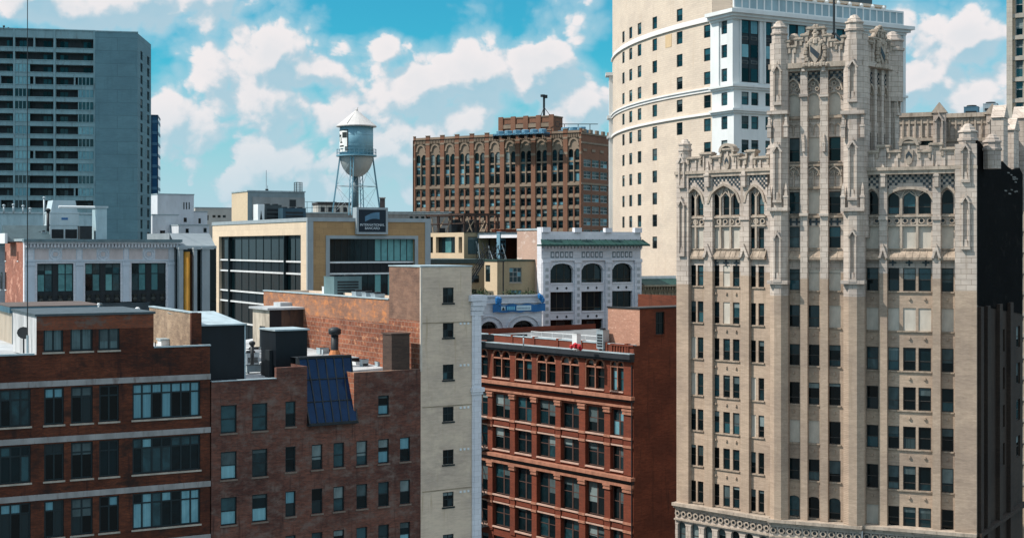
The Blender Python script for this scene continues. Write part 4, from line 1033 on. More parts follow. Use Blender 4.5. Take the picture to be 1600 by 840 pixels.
# ================================================================== Q: white arcade building with green cornice
def arcade():
    fr = Fr(847, 195, 27)
    rt = thing('white_arcade_building', fr, 'ornate white glazed building with three segmental-arched bays and a green tiled cornice', 'building')
    wR = fr.u(1001); Z = lambda y: fr.z(y, 925)
    zt = Z(362); D = 30
    bays = [(860, 895.5), (908.5, 942), (956.5, 988)]
    B = [(fr.u(a), fr.u(b)) for a, b in bays]
    rows = [(Z(441), Z(411), .8), (Z(485), Z(455), 0), (Z(530), Z(498), 0), (Z(575), Z(543), 0)]
    holes = [(a, b, z0, z1) for a, b in B for z0, z1, r in rows]
    mb = MB(); wall(mb, 0, wR, 0, zt, holes, 0, .6)
    for a, b in B: arch_fill(mb, a, b, rows[0][1], .9, 0, .6)
    mb.poly(((wR, 0, 0), (wR, D, 0), (wR, D, zt), (wR, 0, zt))); mb.poly(((wR, D, 0), (0, D, 0), (0, D, zt), (wR, D, zt)))
    roof_in(mb, 0, wR, 0, D, zt, .8, 0, 1); mb.build('glazed_wall', [TERRA_W, ROOF_G], rt)
    fl = fr.sub(0, 0, -90); L = -fl.u(808); zl = fl.z(357, 808)
    s = MB(fl.rel(fr)); wall(s, -L, -1.2, 0, zt + .2, (), 0, .2); s.poly(((-1.2, 0, 0), (0, 0, 0), (0, 0, zt), (-1.2, 0, zt)), 2); s.box(-L, -1.2, -.1, .3, zt + .2, zt + .45, 1); s.box(-1.25, .05, -.12, .4, 0, zt + .6, 2)
    s.build('side_wall', [masonry('pink_side_brick', (.52, .33, .25), (.46, .29, .22), (.45, .35, .29), patch=(.60, .50, .44), psc=.35, vary=.15), COPE, TERRA_W], rt)
    c = MB(); zc0, zc1 = Z(383), Z(376)
    c.prism([(-.1, zc0), (wR + .1, zc0), (wR + .1, zc1), (-.1, zc1)], -.2, 0, 0); c.poly(((-.8, -1.3, zc0 + .1), (wR + .8, -1.3, zc0 + .1), (wR + .3, -.15, zc1 + .15), (-.3, -.15, zc1 + .15)), 0)
    c.box(-.8, wR + .8, -1.3, 0, zc0 - .12, zc0 + .1, 0)
    for k in range(17): c.tube((-.5 + (wR + 1) * k / 16, -1.3, zc0 + .12), (-.2 + (wR + .4) * k / 16, -.15, zc1 + .17), .07, n=4); 
    c.build('tiled_cornice', GREENC, rt)
    d = MB()
    for k in range(30): d.box(wR * (k + .2) / 30, wR * (k + .75) / 30, -.7, 0, Z(388), zc0 - .12)
    d.box(0, wR, -.25, 0, Z(390.5), Z(388)); d.box(-.1, wR + .1, -.3, 0, Z(407), Z(404.5))
    for k in range(3):
        a, b = B[k]; x0 = a - .05; n = 5; w = (b - a + .1) / n
        for i in range(n):
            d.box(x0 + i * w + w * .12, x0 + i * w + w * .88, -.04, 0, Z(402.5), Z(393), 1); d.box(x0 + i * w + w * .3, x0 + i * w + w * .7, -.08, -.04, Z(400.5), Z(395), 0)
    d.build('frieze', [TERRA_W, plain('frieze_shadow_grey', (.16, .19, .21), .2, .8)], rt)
    p = MB()
    for a, b in ((847, 858.5), (897, 907), (945, 954.5), (991, 1001)):
        u0, u1 = fr.u(a), fr.u(b); p.box(u0, u1, -.25, 0, 0, Z(404.5))
        p.box(u0 + .2, u1 - .2, -.32, -.25, 0, Z(412)); p.box(u0 - .08, u1 + .08, -.38, 0, Z(410), Z(407))
        n = 26
        for k in range(n): p.box(u0 + .33, u1 - .33, -.38, -.32, Z(412) - 1 - k * .9, Z(412) - .55 - k * .9, 1)
        p.box(u0 - .05, u1 + .05, -.3, .4, zt - .1, zt + .35 + (.25 if a < 850 or a > 990 else .2))
    p.build_each('pilaster', [TERRA_W, plain('moulding_grey', (.36, .38, .39), .2, .8)], rt)
    s = MB()
    for a, b in B:
        for i in range(3):
            z = rows[i][0]; s.box(a, b, -.1, .55, z - .22, z); s.box(a, b, -.06, .0, rows[i + 1][1], rows[i + 1][1] + .2); 
            for q in (.3, .7): s.lathe([(.01, z - .95), (.16, z - .8), (.16, z - .7), (.01, z - .55)], a + (b - a) * q, -.02, 8, 1)
        arch_ring(s, a, b, rows[0][1] - .9, .9, .22, -.12, 0)
    s.build_each('sill_course', [TERRA_W, METAL_D], rt)
    rg = random.Random(31)
    for a, b in B:
        for z0, z1, r in rows[:3]:
            window(rt, fr, fr, [(a, b, z0, z1)], .45, 3, (.16,), .09, ((GD, 6), (GT, 1)), plain_ochre, rng=rg)
plain_ochre = plain('ochre_dark_frame', (.05, .042, .028), .4, .6)
arcade()

# ================================================================== S: low ornate building between the arcade and the gothic tower
def ornate():
    fr = Fr(1003, 206, 27); w = fr.u(1062); Z = lambda y: fr.z(y, 1028); zt = Z(446)
    rt = thing('ornate_tan_building', fr, 'low tan stone building with a green and white cornice and a carved roundel frieze', 'building')
    ST = plain('tan_carved_stone', (.34, .29, .21), .25, .85, 1, dirt=(.22, .18, .13))
    holes = [(fr.u(1003 + 12 * k), fr.u(1011 + 12 * k), Z(540), Z(476.5)) for k in range(4)]
    b = MB(); wall(b, 0, w, 0, zt, holes, 0, .5); shell(b, 0, w, 20, zt, par=.4); b.build('stone_wall', [ST, ROOF_G], rt)
    c = MB(); c.box(-.3, w, -1.2, 0, zt - .1, zt + .15); c.poly(((-.3, -1.2, zt + .15), (w, -1.2, zt + .15), (w, 1, zt + 1.0), (-.3, 1, zt + 1.0)), 1); c.box(-.3, w, 1, 1.3, zt, Z(431), 2); c.build('tiled_cornice', [ST, GREENC, WHITE_P], rt)
    for k in range(12): 
        pass
    d = MB()
    for k in range(14): d.box(w * (k + .15) / 14, w * (k + .7) / 14, -.7, 0, zt - .6, zt - .1)
    d.box(0, w, -.2, 0, Z(470), Z(468)); d.box(0, w, -.25, 0, zt - .9, zt - .6)
    for k in range(3):
        cx = fr.u(1008 + 20 * k + 6); zm = Z(459.5)
        d.lathe([(.55, zm - .01), (.55, zm)], cx, 0, 3, 0) if False else None
        for i in range(16):
            t0, t1 = 2 * math.pi * i / 16, 2 * math.pi * (i + 1) / 16; P_ = lambda t, r: (cx + r * math.cos(t), zm + r * math.sin(t))
            d.prism([P_(t0, .4), P_(t1, .4), P_(t1, .62), P_(t0, .62)], -.14, 0)
        x0, x1 = cx + .95, cx + 2.3
        for q in ((x0, x1, zm - .5, zm - .4), (x0, x1, zm + .4, zm + .5), (x0, x0 + .1, zm - .4, zm + .4), (x1 - .1, x1, zm - .4, zm + .4)): d.box(q[0], q[1], -.1, 0, q[2], q[3])
    d.build('carved_frieze', ST, rt)
    for h in holes: window(rt, fr, fr, [h], .35, 2, (.6,), .08, ((GD, 1),))
ornate()

# ================================================================== R: jumble of low cream buildings behind the cream wall
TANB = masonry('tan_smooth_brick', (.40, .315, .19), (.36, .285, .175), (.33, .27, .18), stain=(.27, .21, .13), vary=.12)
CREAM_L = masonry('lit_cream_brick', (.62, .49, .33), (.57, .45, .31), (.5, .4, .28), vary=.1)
def jumble():
    # upper cream block with open loggia
    fr = Fr(725, 213, 29); rt = thing('cream_rooftop_block', fr, 'small flat cream block with wide openings, under a dark rooftop steel frame', 'building')
    fl = fr.sub(0, 0, -90); w = fr.u(781); L = -fl.u(664); zt = fr.z(363, 725); zb = 30
    h1 = [(fl.u(681), fl.u(711), fl.z(395, 696), fl.z(370, 696)), (fl.u(716.5), fl.u(722), fl.z(395, 719), fl.z(370, 719)), (fl.u(668), fl.u(676.5), fl.z(395, 672), fl.z(370, 672))]
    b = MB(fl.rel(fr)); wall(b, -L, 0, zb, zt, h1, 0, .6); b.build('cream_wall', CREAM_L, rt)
    h2 = [(fr.u(731), fr.u(748), fr.z(397, 740), fr.z(370, 740))]
    b = MB(); wall(b, 0, w, zb, zt, h2, 0, .25); shell(b, 0, w, L, zt, z0=zb, par=.2, mroof=1, left=False); 
    b.build('tan_wall', [TANB, ROOF_G], rt)
    for h in h1: window(rt, fr, fl, [h], .5, 1 if h[1] - h[0] < 2 else 3, (), .06, ((GD, 3), (GREEN, 1)))
    window(rt, fr, fr, h2, .15, 1, (), .06, ((GC, 1),))
    b = MB(); b.tube((fr.u(764), -.1, zb), (fr.u(764), -.1, zt + .1), .12, n=6); b.box(-.1, w + .1, -.12, .1, zt, zt + .12); b.build('drain_pipe', METAL_D, rt)
    # steel frame on top
    f2 = fr.sub(0, 0, -90); tt = thing('steel_frame', fr, 'dark rusty steel roof frame full of odd struts above the cream loggia block', 'steel frame', None, zt)
    hh = fr.z(336, 725) - zt; b = MB(); rg = random.Random(3)
    for x in (0.2, w * .35, w * .7, w - .2):
        for y in (.3, L * .33, L * .66, L - .3): b.box(x - .12, x + .12, y - .12, y + .12, 0, hh)
    for y in (.3, L * .33, L * .66, L - .3): b.box(0, w, y - .15, y + .15, hh, hh + .3); b.box(0, w, y - .08, y + .08, hh * .5, hh * .5 + .15)
    for x in (0.2, w - .2): b.box(x - .15, x + .15, 0, L, hh, hh + .3); b.box(x - .08, x + .08, 0, L, hh * .5, hh * .5 + .15)
    b.build('frame', plain('rusty_steel', (.05, .028, .02), .5, .8, 2), tt)
    b = MB()
    for k in range(15):
        x = rg.uniform(.3, w - .3); y = rg.uniform(.3, L - .3); b.tube((x, y, 0), (x + rg.uniform(-1.6, 1.6), y + rg.uniform(-.8, .8), hh * rg.uniform(.6, 1)), .09, n=4)
    b.build_each('strut', plain('pale_timber', (.36, .27, .19), .3, .9), tt)
    b = MB()
    for k in range(16): x = rg.uniform(.4, w - .4); y = rg.uniform(L * .2, L - .6); b.box(x - .5, x + .5, y - .4, y + .4, 0, rg.uniform(.7, hh * .8))
    b.build_each('stored_gear', METAL_D, tt)
    # dark roof deck below
    fd = Fr(672, 200, 29); z = fr.z(404, 700); rt2 = thing('dark_roofed_building', fd, 'low building with a dark flat roof and shaded tan walls below the loggia block', 'building')
    b = MB(); wd = fd.u(790); b.box(0, wd, 0, 16, 0, z - .6, 1); b.box(-.3, wd + .3, -.3, 16, z - .6, z, 0)
    b.build('walls', [plain('dark_deck', (.05, .08, .08), .3, .7), TANB], rt2)
    for (a, b_, y0, y1) in ((732, 748, 430, 441), (733, 744, 452, 462), (700, 712, 430, 441)):
        window(rt2, fd, fd, [(fd.u(a, -.05), fd.u(b_, -.05), fd.z(y1, 738), fd.z(y0, 738))], -.12, 2, (.5,), .07, ((GD, 1), (GC, 1)))
    # lower tan block with window
    fr3 = Fr(777, 194, 29); rt3 = thing('tan_block', fr3, 'small tan brick block with a pale left face and sash window, above the banner', 'building')
    fl3 = fr3.sub(0, 0, -90); w3 = fr3.u(836); L3 = -fl3.u(757); zt3 = fr3.z(408, 790)
    h = [(fr3.u(796), fr3.u(815), fr3.z(441, 805), fr3.z(418, 805)), (fr3.u(799), fr3.u(815), fr3.z(475, 805), fr3.z(453, 805))]; hl = [(fl3.u(758.5), fl3.u(766), fl3.z(440, 762), fl3.z(414, 762))]
    b = MB(); wall(b, 0, w3, 0, zt3, h, 0, .2); shell(b, 0, w3, L3, zt3, par=.3, left=False); b.build('tan_wall', [TANB, ROOF_D], rt3)
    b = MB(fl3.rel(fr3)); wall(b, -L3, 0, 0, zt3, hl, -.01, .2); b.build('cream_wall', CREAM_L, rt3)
    b = MB(); b.box(-.12, w3 + .12, -.12, L3, zt3, zt3 + .22); b.build('roof_edge', plain('dark_green_edge', (.02, .05, .04), .3, .6), rt3)
    window(rt3, fr3, fr3, [h[0]], .12, 3, (.4, .7), .06, ((GB, 1), (GT, 2)), FRW, SILL); window(rt3, fr3, fr3, [h[1]], .12, 1, (.5,), .06, ((GB, 1),), FRW, SILL)
    window(rt3, fr3, fl3, hl, .1, 2, (.5,), .06, ((GD, 2), (GT, 1)))
    # fire stair
    fs = Fr(730, 190, 20); st = thing('fire_stair', fs, 'black steel fire stair climbing past the tan block behind the cream wall', 'fire stair', None, fs.z(452, 735))
    b = MB(); w = fs.u(757); h = fs.z(408, 750) - fs.z(452, 735)
    for y in (0, .9):
        b.tube((0, y, 0), (w, y, h), .1, n=4); b.tube((0, y, 1.0), (w, y, h + 1.0), .05, n=4)
        for k in range(7): t = k / 6; b.tube((w * t, y, h * t), (w * t, y, h * t + 1), .03, n=4)
    for k in range(14): t = k / 14; b.box(w * t, w * t + .3, 0, .9, h * t - .03, h * t + .03)
    b.box(w, w + 3, 0, 1.2, h - .1, h); b.box(-3, 0, 0, 1.2, -.1, 0)
    b.tube((w, 0, h + 1), (w + 3, 0, h + 1), .05, n=4)
    for q in (-2.8, w + 2.9): b.box(q - .07, q + .07, .5, .64, -8, h if q > 0 else 0)
    b.build('stair', METAL_D, st)
    # antennas and gear on the deck
    for i, (px, y0, y1) in enumerate(((752, 362, 404), (770, 380, 404), (786, 372, 404))):
        f = Fr(px, 205, 10); t = thing('pipe_rack', f, ('tangled dark pipe rack left of the red sheds', 'tangled dark pipe rack in the middle above the tan block', 'tangled dark pipe rack against the pink side wall')[i], 'pipes', 'tangled racks on the dark roof deck', z)
        b = MB(); rg = random.Random(i + 40)
        for k in range(9): b.tube((rg.uniform(-.7, .9), rg.uniform(-1, 1), 0), (rg.uniform(-.9, 1.4), rg.uniform(-1, 1), rg.uniform(.8, 2.6)), .06, n=4, m=k % 3 == 0)
        b.build('pipe', [METAL_D, METAL], t)
    f = Fr(783, 214, 29); t = thing('red_shed', f, 'dark red rooftop shed beside the pink side wall of the arcade', 'shed', None, z)
    b = MB(); w = f.u(807); h = f.z(359, 790) - z; b.box(0, w, 0, 3, 0, h); b.box(-.1, w + .1, -.1, 3.1, h, h + .1); b.build('walls', RED_S, t)
    f = Fr(781, 207, 29); rooftop_unit(f, 1.0, 1, f.z(362, 783) - z, z, 'pale blue upright cabinet beside the dark red shed', plain('pale_blue_cabinet', (.14, .27, .35), .3, .5), fans=0)
    # bluish facade with arches and the banner
    fr4 = Fr(742, 183, 29); rt4 = thing('pale_blue_facade', fr4, 'low pale grey-blue glazed facade with round arches behind the red building roof', 'building')
    w = fr4.u(846); zt4 = fr4.z(463, 790); b = MB()
    PB = masonry('pale_blue_glazed', (.60, .63, .67), (.54, .57, .61), (.36, .39, .42), bw=.9, bh=.4, vary=.15)
    hs = [(fr4.u(a), fr4.u(c), 20, fr4.z(501, 790)) for a, c in ((748, 779), (798, 836))]
    wall(b, 0, w, 0, zt4, hs, 0, .5)
    for h in hs: arch_fill(b, h[0], h[1], h[3], 1.5, 0, .5); arch_ring(b, h[0], h[1], h[3] - 1.5, 1.5, .35, -.15, 0)
    for h in hs: arch_ring(b, h[0] - .8, h[1] + .8, h[3] - 1.5, 2.1, .18, -.2, 0)
    shell(b, 0, w, 5, zt4, par=.3); b.box(-.1, w + .1, -.3, .1, zt4, zt4 + .2); b.box(0, w, -.2, 0, zt4 - .9, zt4 - .75); b.box(fr4.u(742), fr4.u(753), -.5, 0, zt4 - 2.6, zt4 - .2)
    for k in range(5): b.box(fr4.u(742), fr4.u(753), -.65, -.5, zt4 - 2.4 + .45 * k, zt4 - 2.15 + .45 * k)
    b.build('glazed_wall', [PB, ROOF_G], rt4)
    for h in hs: window(rt4, fr4, fr4, [h], .4, 4, (.7,), .08, ((GD, 1),))
    zb0, zb1 = fr4.z(487, 808), fr4.z(475, 808); u0, u1 = fr4.u(768), fr4.u(850)
    fb = fr4.sub(u0, -.35); bt = thing('banner', fb, 'long bright blue vinyl banner with a white patch, hung above round arches', 'banner', None, zb0)
    ww = u1 - u0; hh = zb1 - zb0; b = MB(); n = 24
    for k in range(n):
        x0, x1 = ww * k / n, ww * (k + 1) / n; y0, y1 = .06 * math.sin(k * 1.3), .06 * math.sin((k + 1) * 1.3); d0, d1 = .1 * math.sin(k * .9), .1 * math.sin((k + 1) * .9)
        b.poly(((x0, y0, d0 * .6), (x1, y1, d1 * .6), (x1, y1 * .4, hh + d1), (x0, y0 * .4, hh + d0)))
    b.build('vinyl_sheet', BLUE, bt)
    b = MB(); b.box(ww * .44, ww * .72, -.1, -.07, hh * .2, hh * .85); b.box(ww * .15, ww * .23, -.1, -.07, hh * .25, hh * .8); b.build('white_patch', plain('pale_vinyl', (.42, .58, .66), .2, .5), bt)
    b = MB(); b.prism([(ww * .16, hh * .3), (ww * .22, hh * .3), (ww * .19, hh * .72)], -.13, -.105); b.build('emblem', METAL_D, bt)
    b = MB()
    for k in range(4): b.box(ww * (.26 + .04 * k), ww * (.29 + .04 * k), -.1, -.07, hh * .3, hh * .75)
    for k in range(9): b.box(ww * (.46 + .027 * k), ww * (.478 + .027 * k), -.13, -.105, hh * .4, hh * .6, 1)
    b.build_each('lettering', [plain('light_blue_vinyl', (.12, .42, .62), .2, .5), plain('grey_print', (.2, .3, .38), .2, .6)], bt, .2)
    for i, (px, y) in enumerate(((778, 466), (846, 460))):
        f = Fr(px, 183 if i == 0 else 187, 10); t = thing('blue_tarpaulin', f, ('crumpled blue tarpaulin over the left end of the banner', 'crumpled blue tarpaulin hanging beside the arcade corner')[i], 'tarpaulin', None, f.z(y + 16, px))
        b = MB(); rg = random.Random(i)
        for k in range(6): b.ball((rg.uniform(-.3, .3), rg.uniform(-.1, .1), rg.uniform(.1, 1.3)), rg.uniform(.2, .35), 7, sz=1.5)
        b.build('sheet', BLUE, t)
    LEAF = plain('leaf_green', (.035, .07, .025), .5, .7, 3)
    for i, (px, y) in enumerate(((800, 463), (826, 463), (752, 461))):
        f = Fr(px, 190, 0); t = thing('roof_shrub', f, ('green self-sown shrub under the sash window of the tan block', 'dark self-sown shrub at the right end of the tan block', 'dark self-sown shrub left of the pale lit wall')[i], 'shrub', None, f.z(y, px))
        b = MB(); rg = random.Random(i + 9)
        for k in range(160):
            c = Vector((rg.gauss(0, .55), rg.gauss(0, .3), abs(rg.gauss(.35, .3)))); a = Vector((rg.gauss(0, 1), rg.gauss(0, 1), rg.gauss(0, 1))).normalized() * .16; e = Vector((rg.gauss(0, 1), rg.gauss(0, 1), rg.gauss(0, 1))).normalized() * .1
            b.poly((c - a, c + e, c + a, c - e))
        b.build('foliage', LEAF, t)
        b = MB()
        for k in range(3): b.tube((0, 0, 0), (rg.uniform(-.4, .4), 0, .6), .03, n=4)
        b.build('stem', FRBR, t)
jumble()
# ================================================================== E: apartment tower
CONC = masonry('grey_concrete', (.125, .235, .275), (.11, .21, .25), (.08, .15, .18), stain=(.085, .165, .195), bw=9, bh=2.75, ms=.05, vary=.16, bump=.05)
CONC_B = plain('balcony_concrete', (.20, .32, .355), .2, .85, .6, dirt=(.11, .13, .14))
def apartment():
    fr = Fr(215, 300, 11)
    rt = thing('apartment_tower', fr, 'tall blue-grey concrete apartment tower with rows of balconies, at the left edge', 'building')
    Z = lambda y, px=100: fr.z(y, px)
    zt = Z(50, 170); uL = fr.u(-90); uS = fr.u(149); fs = fr.sub(0, 0, 84.0); D = fs.u(236)
    pit = (Z(76) - Z(307)) / 12
    bays = [(-75, -24), (-20, 20.5), (23, 83.5), (87, 146)]
    rows = []
    for k in range(17):
        zc = Z(75.5) - pit * k; rows.append((zc, zc + 1.72 + (.35 if k == 0 else 0)))
    holes = [(fr.u(a), fr.u(b), z0, z1) for a, b in bays for z0, z1 in rows]
    mb = MB(); wall(mb, uL, uS, 0, zt, holes, 0, 1.6); mb.build('balcony_wall', CONC_B, rt)
    mb = MB(); mb.poly(((uS, -.35, 0), (0, -.35, 0), (0, -.35, zt - .1), (uS, -.35, zt - .1))); mb.poly(((uS, 0, 0), (uS, -.35, 0), (uS, -.35, zt - .1), (uS, 0, zt - .1))); mb.poly(((uS, -.35, zt - .1), (0, -.35, zt - .1), (0, 0, zt - .1), (uS, 0, zt - .1)))
    cs = [(218, 224.5), (228.5, 235)]; hs = []
    for k in range(17):
        for a, b in cs:
            hs.append((fs.u(a) + 1.2, fs.u(b) - 1.2, rows[k][0] - .6 - .9, rows[k][0] + 1.0 - .6))
    mb.M = fs.rel(fr); wall(mb, -.35, D, 0, zt - .1, hs, 0, .3); mb.M = Matrix()
    mb.poly(((0, D, 0), (uL, D, 0), (uL, D, zt), (0, D, zt)))
    mb.poly(((uL, 0, zt), (0, 0, zt), (0, D, zt), (uL, D, zt))); mb.poly(((uL, D, 0), (uL, 0, 0), (uL, 0, zt), (uL, D, zt)))
    mb.build('concrete_wall', CONC, rt)
    for h in hs: window(rt, fr, fs, [h], .2, 2, (), .1, ((GD, 3), (GT, 1)), METAL_D)
    rg = random.Random(12)
    for bi, (a, b) in enumerate(bays):
        for k, (z0, z1) in enumerate(rows):
            u0, u1 = fr.u(a), fr.u(b); w = u1 - u0; h = z1 - z0; g = MB()
            g.poly(((0, 1.58, 0), (w, 1.58, 0), (w, 1.58, h), (0, 1.58, h)), 0)
            for f_ in ((.1, .32), (.72, .94)):
                for j in range(2):
                    x0 = w * (f_[0] + (f_[1] - f_[0]) * j / 2); x1 = x0 + w * (f_[1] - f_[0]) / 2 - .1
                    g.box(x0, x1, 1.5, 1.57, .05, h * .75, 2 if rg.random() < .5 else 1)
            if k > 1 and rg.random() < .85 and bi > 1:
                e0, e1 = ((.0, .40) if bi == 2 else (.60, 1.0)); n = 4
                br = rg.random() < .45
                for j in range(n):
                    x0 = w * (e0 + (e1 - e0) * j / n); x1 = w * (e0 + (e1 - e0) * (j + 1) / n)
                    g.box(x0 + .07, x1 - .07, .1, .16, 0, h, 3 if br else 2); g.box(x0 - .07, x0 + .07, .05, .2, 0, h, 4)
            g.box(w * .48, w * .52, 0, 1.5, 0, h, 4) if rg.random() < .3 else None
            g.box(0, w, -.1, .02, -.03, .09, 4)
            o = g.build('balcony', [METAL_D, GD, GT, GB, CONC_B], rt); o.location = (u0, 0, z0)
    c = MB(); c.box(uL, uS, -.15, .3, zt, zt + .25); c.box(uS, .1, -.45, .3, zt - .1, zt + .15); c.build('roof_edge', CONC_B, rt)
    t = MB()
    for px in (22, 85, 147.5): t.box(fr.u(px) - .18, fr.u(px) + .18, -.12, 0, 0, zt)
    t.build_each('pier', CONC_B, rt)
    for i, (px, y) in enumerate(((6, 44), (13, 47))):
        f = Fr(px, 302, 0); vent_pipe(f, zt, f.z(y, px) - zt + .3, .15, ('taller', 'shorter')[i] + ' tiny vent on the roof of the apartment tower', METAL_D, True)
apartment()
def blue_tower():
    fr = Fr(228, 430, 11); zt = fr.z(182, 240); w = fr.u(246.5)
    rt = thing('glass_tower', fr, 'sliver of a dark blue glass tower showing past the right side of the apartment tower', 'building')
    b = MB(); b.box(0, w, 0, 14, 0, zt); 
    b.build('glass_wall', glass('navy_glass', (.012, .05, .11), c2=(.008, .03, .07)), rt)
    b = MB()
    for k in range(34): z = zt - 2 - k * 3.4; b.box(-.06, w + .06, -.1, 14.1, z, z + .9)
    b.build_each('spandrel_band', plain('blue_spandrel', (.03, .10, .17), .2, .5), rt)
    b = MB()
    for x in (0.0, w * .5, w): b.box(x - .12, x + .12, -.16, .1, 0, zt + .4)
    b.box(-.1, w + .1, -.15, 14.1, zt, zt + .5); b.build('mullion', plain('navy_metal', (.01, .03, .06), .2, .4), rt)
blue_tower()
def simple_building(name, label, pxl, pxr, Y, deg, ytop, mat, wins=(), depth=None, left=None, leftmat=None, roof=None, cope=COPE, zb=0, gl=((GD, 2), (GT, 1)), yref=None, fw=.1):
    """a plain block with punched windows: wins = (px0,px1,ytop,ybot)"""
    fr = Fr(pxl, Y, deg); w = fr.u(pxr); zt = fr.z(ytop, (pxl + pxr) / 2)
    rt = thing(name, fr, label, 'building'); D = depth or 12
    fl = fr.sub(0, 0, -90)
    if left is not None: D = -fl.u(left)
    hs = [(fr.u(a), fr.u(b), fr.z(d, (a + b) / 2), fr.z(c, (a + b) / 2)) for a, b, c, d in wins]
    b = MB(); wall(b, 0, w, zb, zt, hs, 0, .3); shell(b, 0, w, D, zt, z0=zb, par=.3, mroof=1)
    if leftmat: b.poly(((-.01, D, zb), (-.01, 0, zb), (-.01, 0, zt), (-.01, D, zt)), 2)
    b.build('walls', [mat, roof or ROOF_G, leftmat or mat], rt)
    if cope: c = MB(); c.box(-.12, w + .12, -.12, .4, zt, zt + .2); c.box(-.12, .4, .4, D, zt, zt + .2); c.build('parapet_coping', cope, rt)
    for h in hs: window(rt, fr, fr, [h], .2, 1 if h[1] - h[0] < 2.2 else 3, (), fw, gl)
    return fr, rt, zt, w, D
PALE = plain('pale_grey_render', (.60, .63, .67), .2, .85, .4, dirt=(.48, .50, .53)); PALE2 = plain('pale_warm_render', (.46, .44, .40), .2, .85, .4, dirt=(.36, .34, .31))
def small_far():
    simple_building('pale_stepped_building', 'pale grey building with a taller stepped block, between the apartment tower and the office block', 238, 279, 330, 29, 336, PALE, [(250, 258, 360, 366)], 14, zb=0)
    simple_building('pale_tower_block', 'upper pale grey block with three narrow slit windows, on the stepped pale building', 246, 303, 338, 29, 304, PALE, [(286.5, 288.3, 316, 327), (290.6, 292.4, 316, 327), (294.8, 296.6, 316, 327), (262, 267, 338, 347), (287, 292, 340, 347)], 12)
    simple_building('pale_low_building', 'low pale grey wing right of the slit-windowed block with a dark ledge', 279, 327, 326, 29, 352, PALE, [(290, 295, 357, 364), (318, 323, 356, 363)], 8)
    simple_building('pale_side_wing', 'small pale wing with one dark window beside the slit-windowed block', 300, 324, 345, 29, 331, PALE, [(310, 314, 341, 349)], 8)
    simple_building('low_beige_building', 'long low beige building with tiny dark windows, left of the cream-flanked roof block', 305, 364, 370, 29, 325, PALE2, [(322, 326, 336, 344), (332, 337, 336, 340), (340, 345, 336, 340), (348, 353, 336, 340)], 12)
    b = None
    # cream-flanked block behind the office building
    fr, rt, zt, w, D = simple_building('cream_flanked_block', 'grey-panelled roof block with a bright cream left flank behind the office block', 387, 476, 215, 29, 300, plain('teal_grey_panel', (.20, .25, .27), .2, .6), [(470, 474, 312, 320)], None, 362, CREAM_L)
    p = MB(); p.box(fr.u(394), fr.u(476), -.1, 0, fr.z(340, 430), fr.z(308, 430)); p.build('infill_panel', plain('grey_infill', (.27, .28, .28), .3, .8, .5), rt)
    p = MB(); p.box(fr.u(452), fr.u(462), -.14, -.1, fr.z(323, 457), fr.z(312, 457)); p.build('dark_opening', METAL_D, rt)
    z = OF_ZT - .9
    f = Fr(403, 203, 29); t = thing('roof_gable', f, 'small white triangular-gabled vent housing on the office roof', 'vent housing', None, z)
    w2 = f.u(413); h = f.z(319, 408) - z; b = MB(); b.box(0, w2, 0, 2, 0, h); b.build('housing', WHITE_P, t); b = MB(); b.prism([(w2 * .15, h * .1), (w2 * .85, h * .1), (w2 * .5, h * .75)], -.04, 0); b.build('louvre', METAL_D, t)
    f = Fr(442, 203, 29); rooftop_unit(f, f.u(478), 2, f.z(325, 460) - z, z, 'dark blue low tank unit on the office roof beside the grey roof block', plain('blue_tank', (.03, .07, .10), .3, .5), fans=3)
    f = Fr(414, 205, 29); rooftop_unit(f, f.u(440), 2, f.z(320, 425) - z, z, 'dark grey plant unit on the office roof right of the white gabled vent', plain('dark_grey_unit', (.06, .075, .08), .3, .6), fans=2)
    f = Fr(463, 217, 29); t = thing('roof_cage', f, 'small steel ladder cage at the right end of the cream-flanked roof block', 'ladder cage', None, zt)
    b = MB(); w2 = f.u(472); h = f.z(285, 467) - zt
    for x in (0, w2): 
        for y in (0, .9): b.tube((x, y, 0), (x, y, h), .06, n=4)
    for k in range(5): z_ = h * (k + 1) / 5; b.tube((0, 0, z_), (w2, 0, z_), .05, n=4); b.tube((0, .9, z_), (w2, .9, z_), .05, n=4); b.tube((0, 0, z_), (0, .9, z_), .05, n=4); b.tube((w2, 0, z_), (w2, .9, z_), .05, n=4)
    b.build('cage', METAL_D, t)
    for i, (px, y, r) in enumerate(((416, 266, .06), (418, 290, .05))):
        f = Fr(px, 218, 0); t = thing('radio_mast', f, ('taller', 'shorter')[i] + ' thin aerial on the cream-flanked roof block', 'aerial', None, zt)
        b = MB(); b.tube((0, 0, 0), (0, 0, f.z(y, px) - zt), r, n=5); b.build('whip', METAL, t); b = MB(); b.tube((0, 0, 0), (0, 0, .5), .14, n=6); b.build('base', METAL_D, t)
    # low roofs carrying the water tower
    fr, rt, zt, w, D = simple_building('low_flat_building', 'low grey flat-roofed building standing behind the office block under the water tower', 470, 700, 262, 20, 334, plain('grey_wall', (.22, .23, .23), .3, .8), [(640 + 9 * k, 645 + 9 * k, 338, 342) for k in range(4)], 40)
    # railings and boxes on it
    f = Fr(478, 256, 20); t = thing('guard_rail', f, 'thin steel railing on the low roof left of the water tower', 'railing', None, zt); t.location = (*(f.sub(0, 8).X0, f.sub(0, 8).Y0), zt)
    b = MB(); w2 = 7.5
    for k in range(9): b.tube((k * w2 / 8, 0, 0), (k * w2 / 8, 0, 2.2), .05, n=4)
    for h in (1.1, 2.2): b.tube((0, 0, h), (w2, 0, h), .05, n=4)
    b.build('rail', METAL_D, t)
    f = Fr(497, 285, 20); rt2 = thing('roof_plant_house', f, 'long low tan and white plant house seen between the legs of the water tower', 'plant house', None, zt)
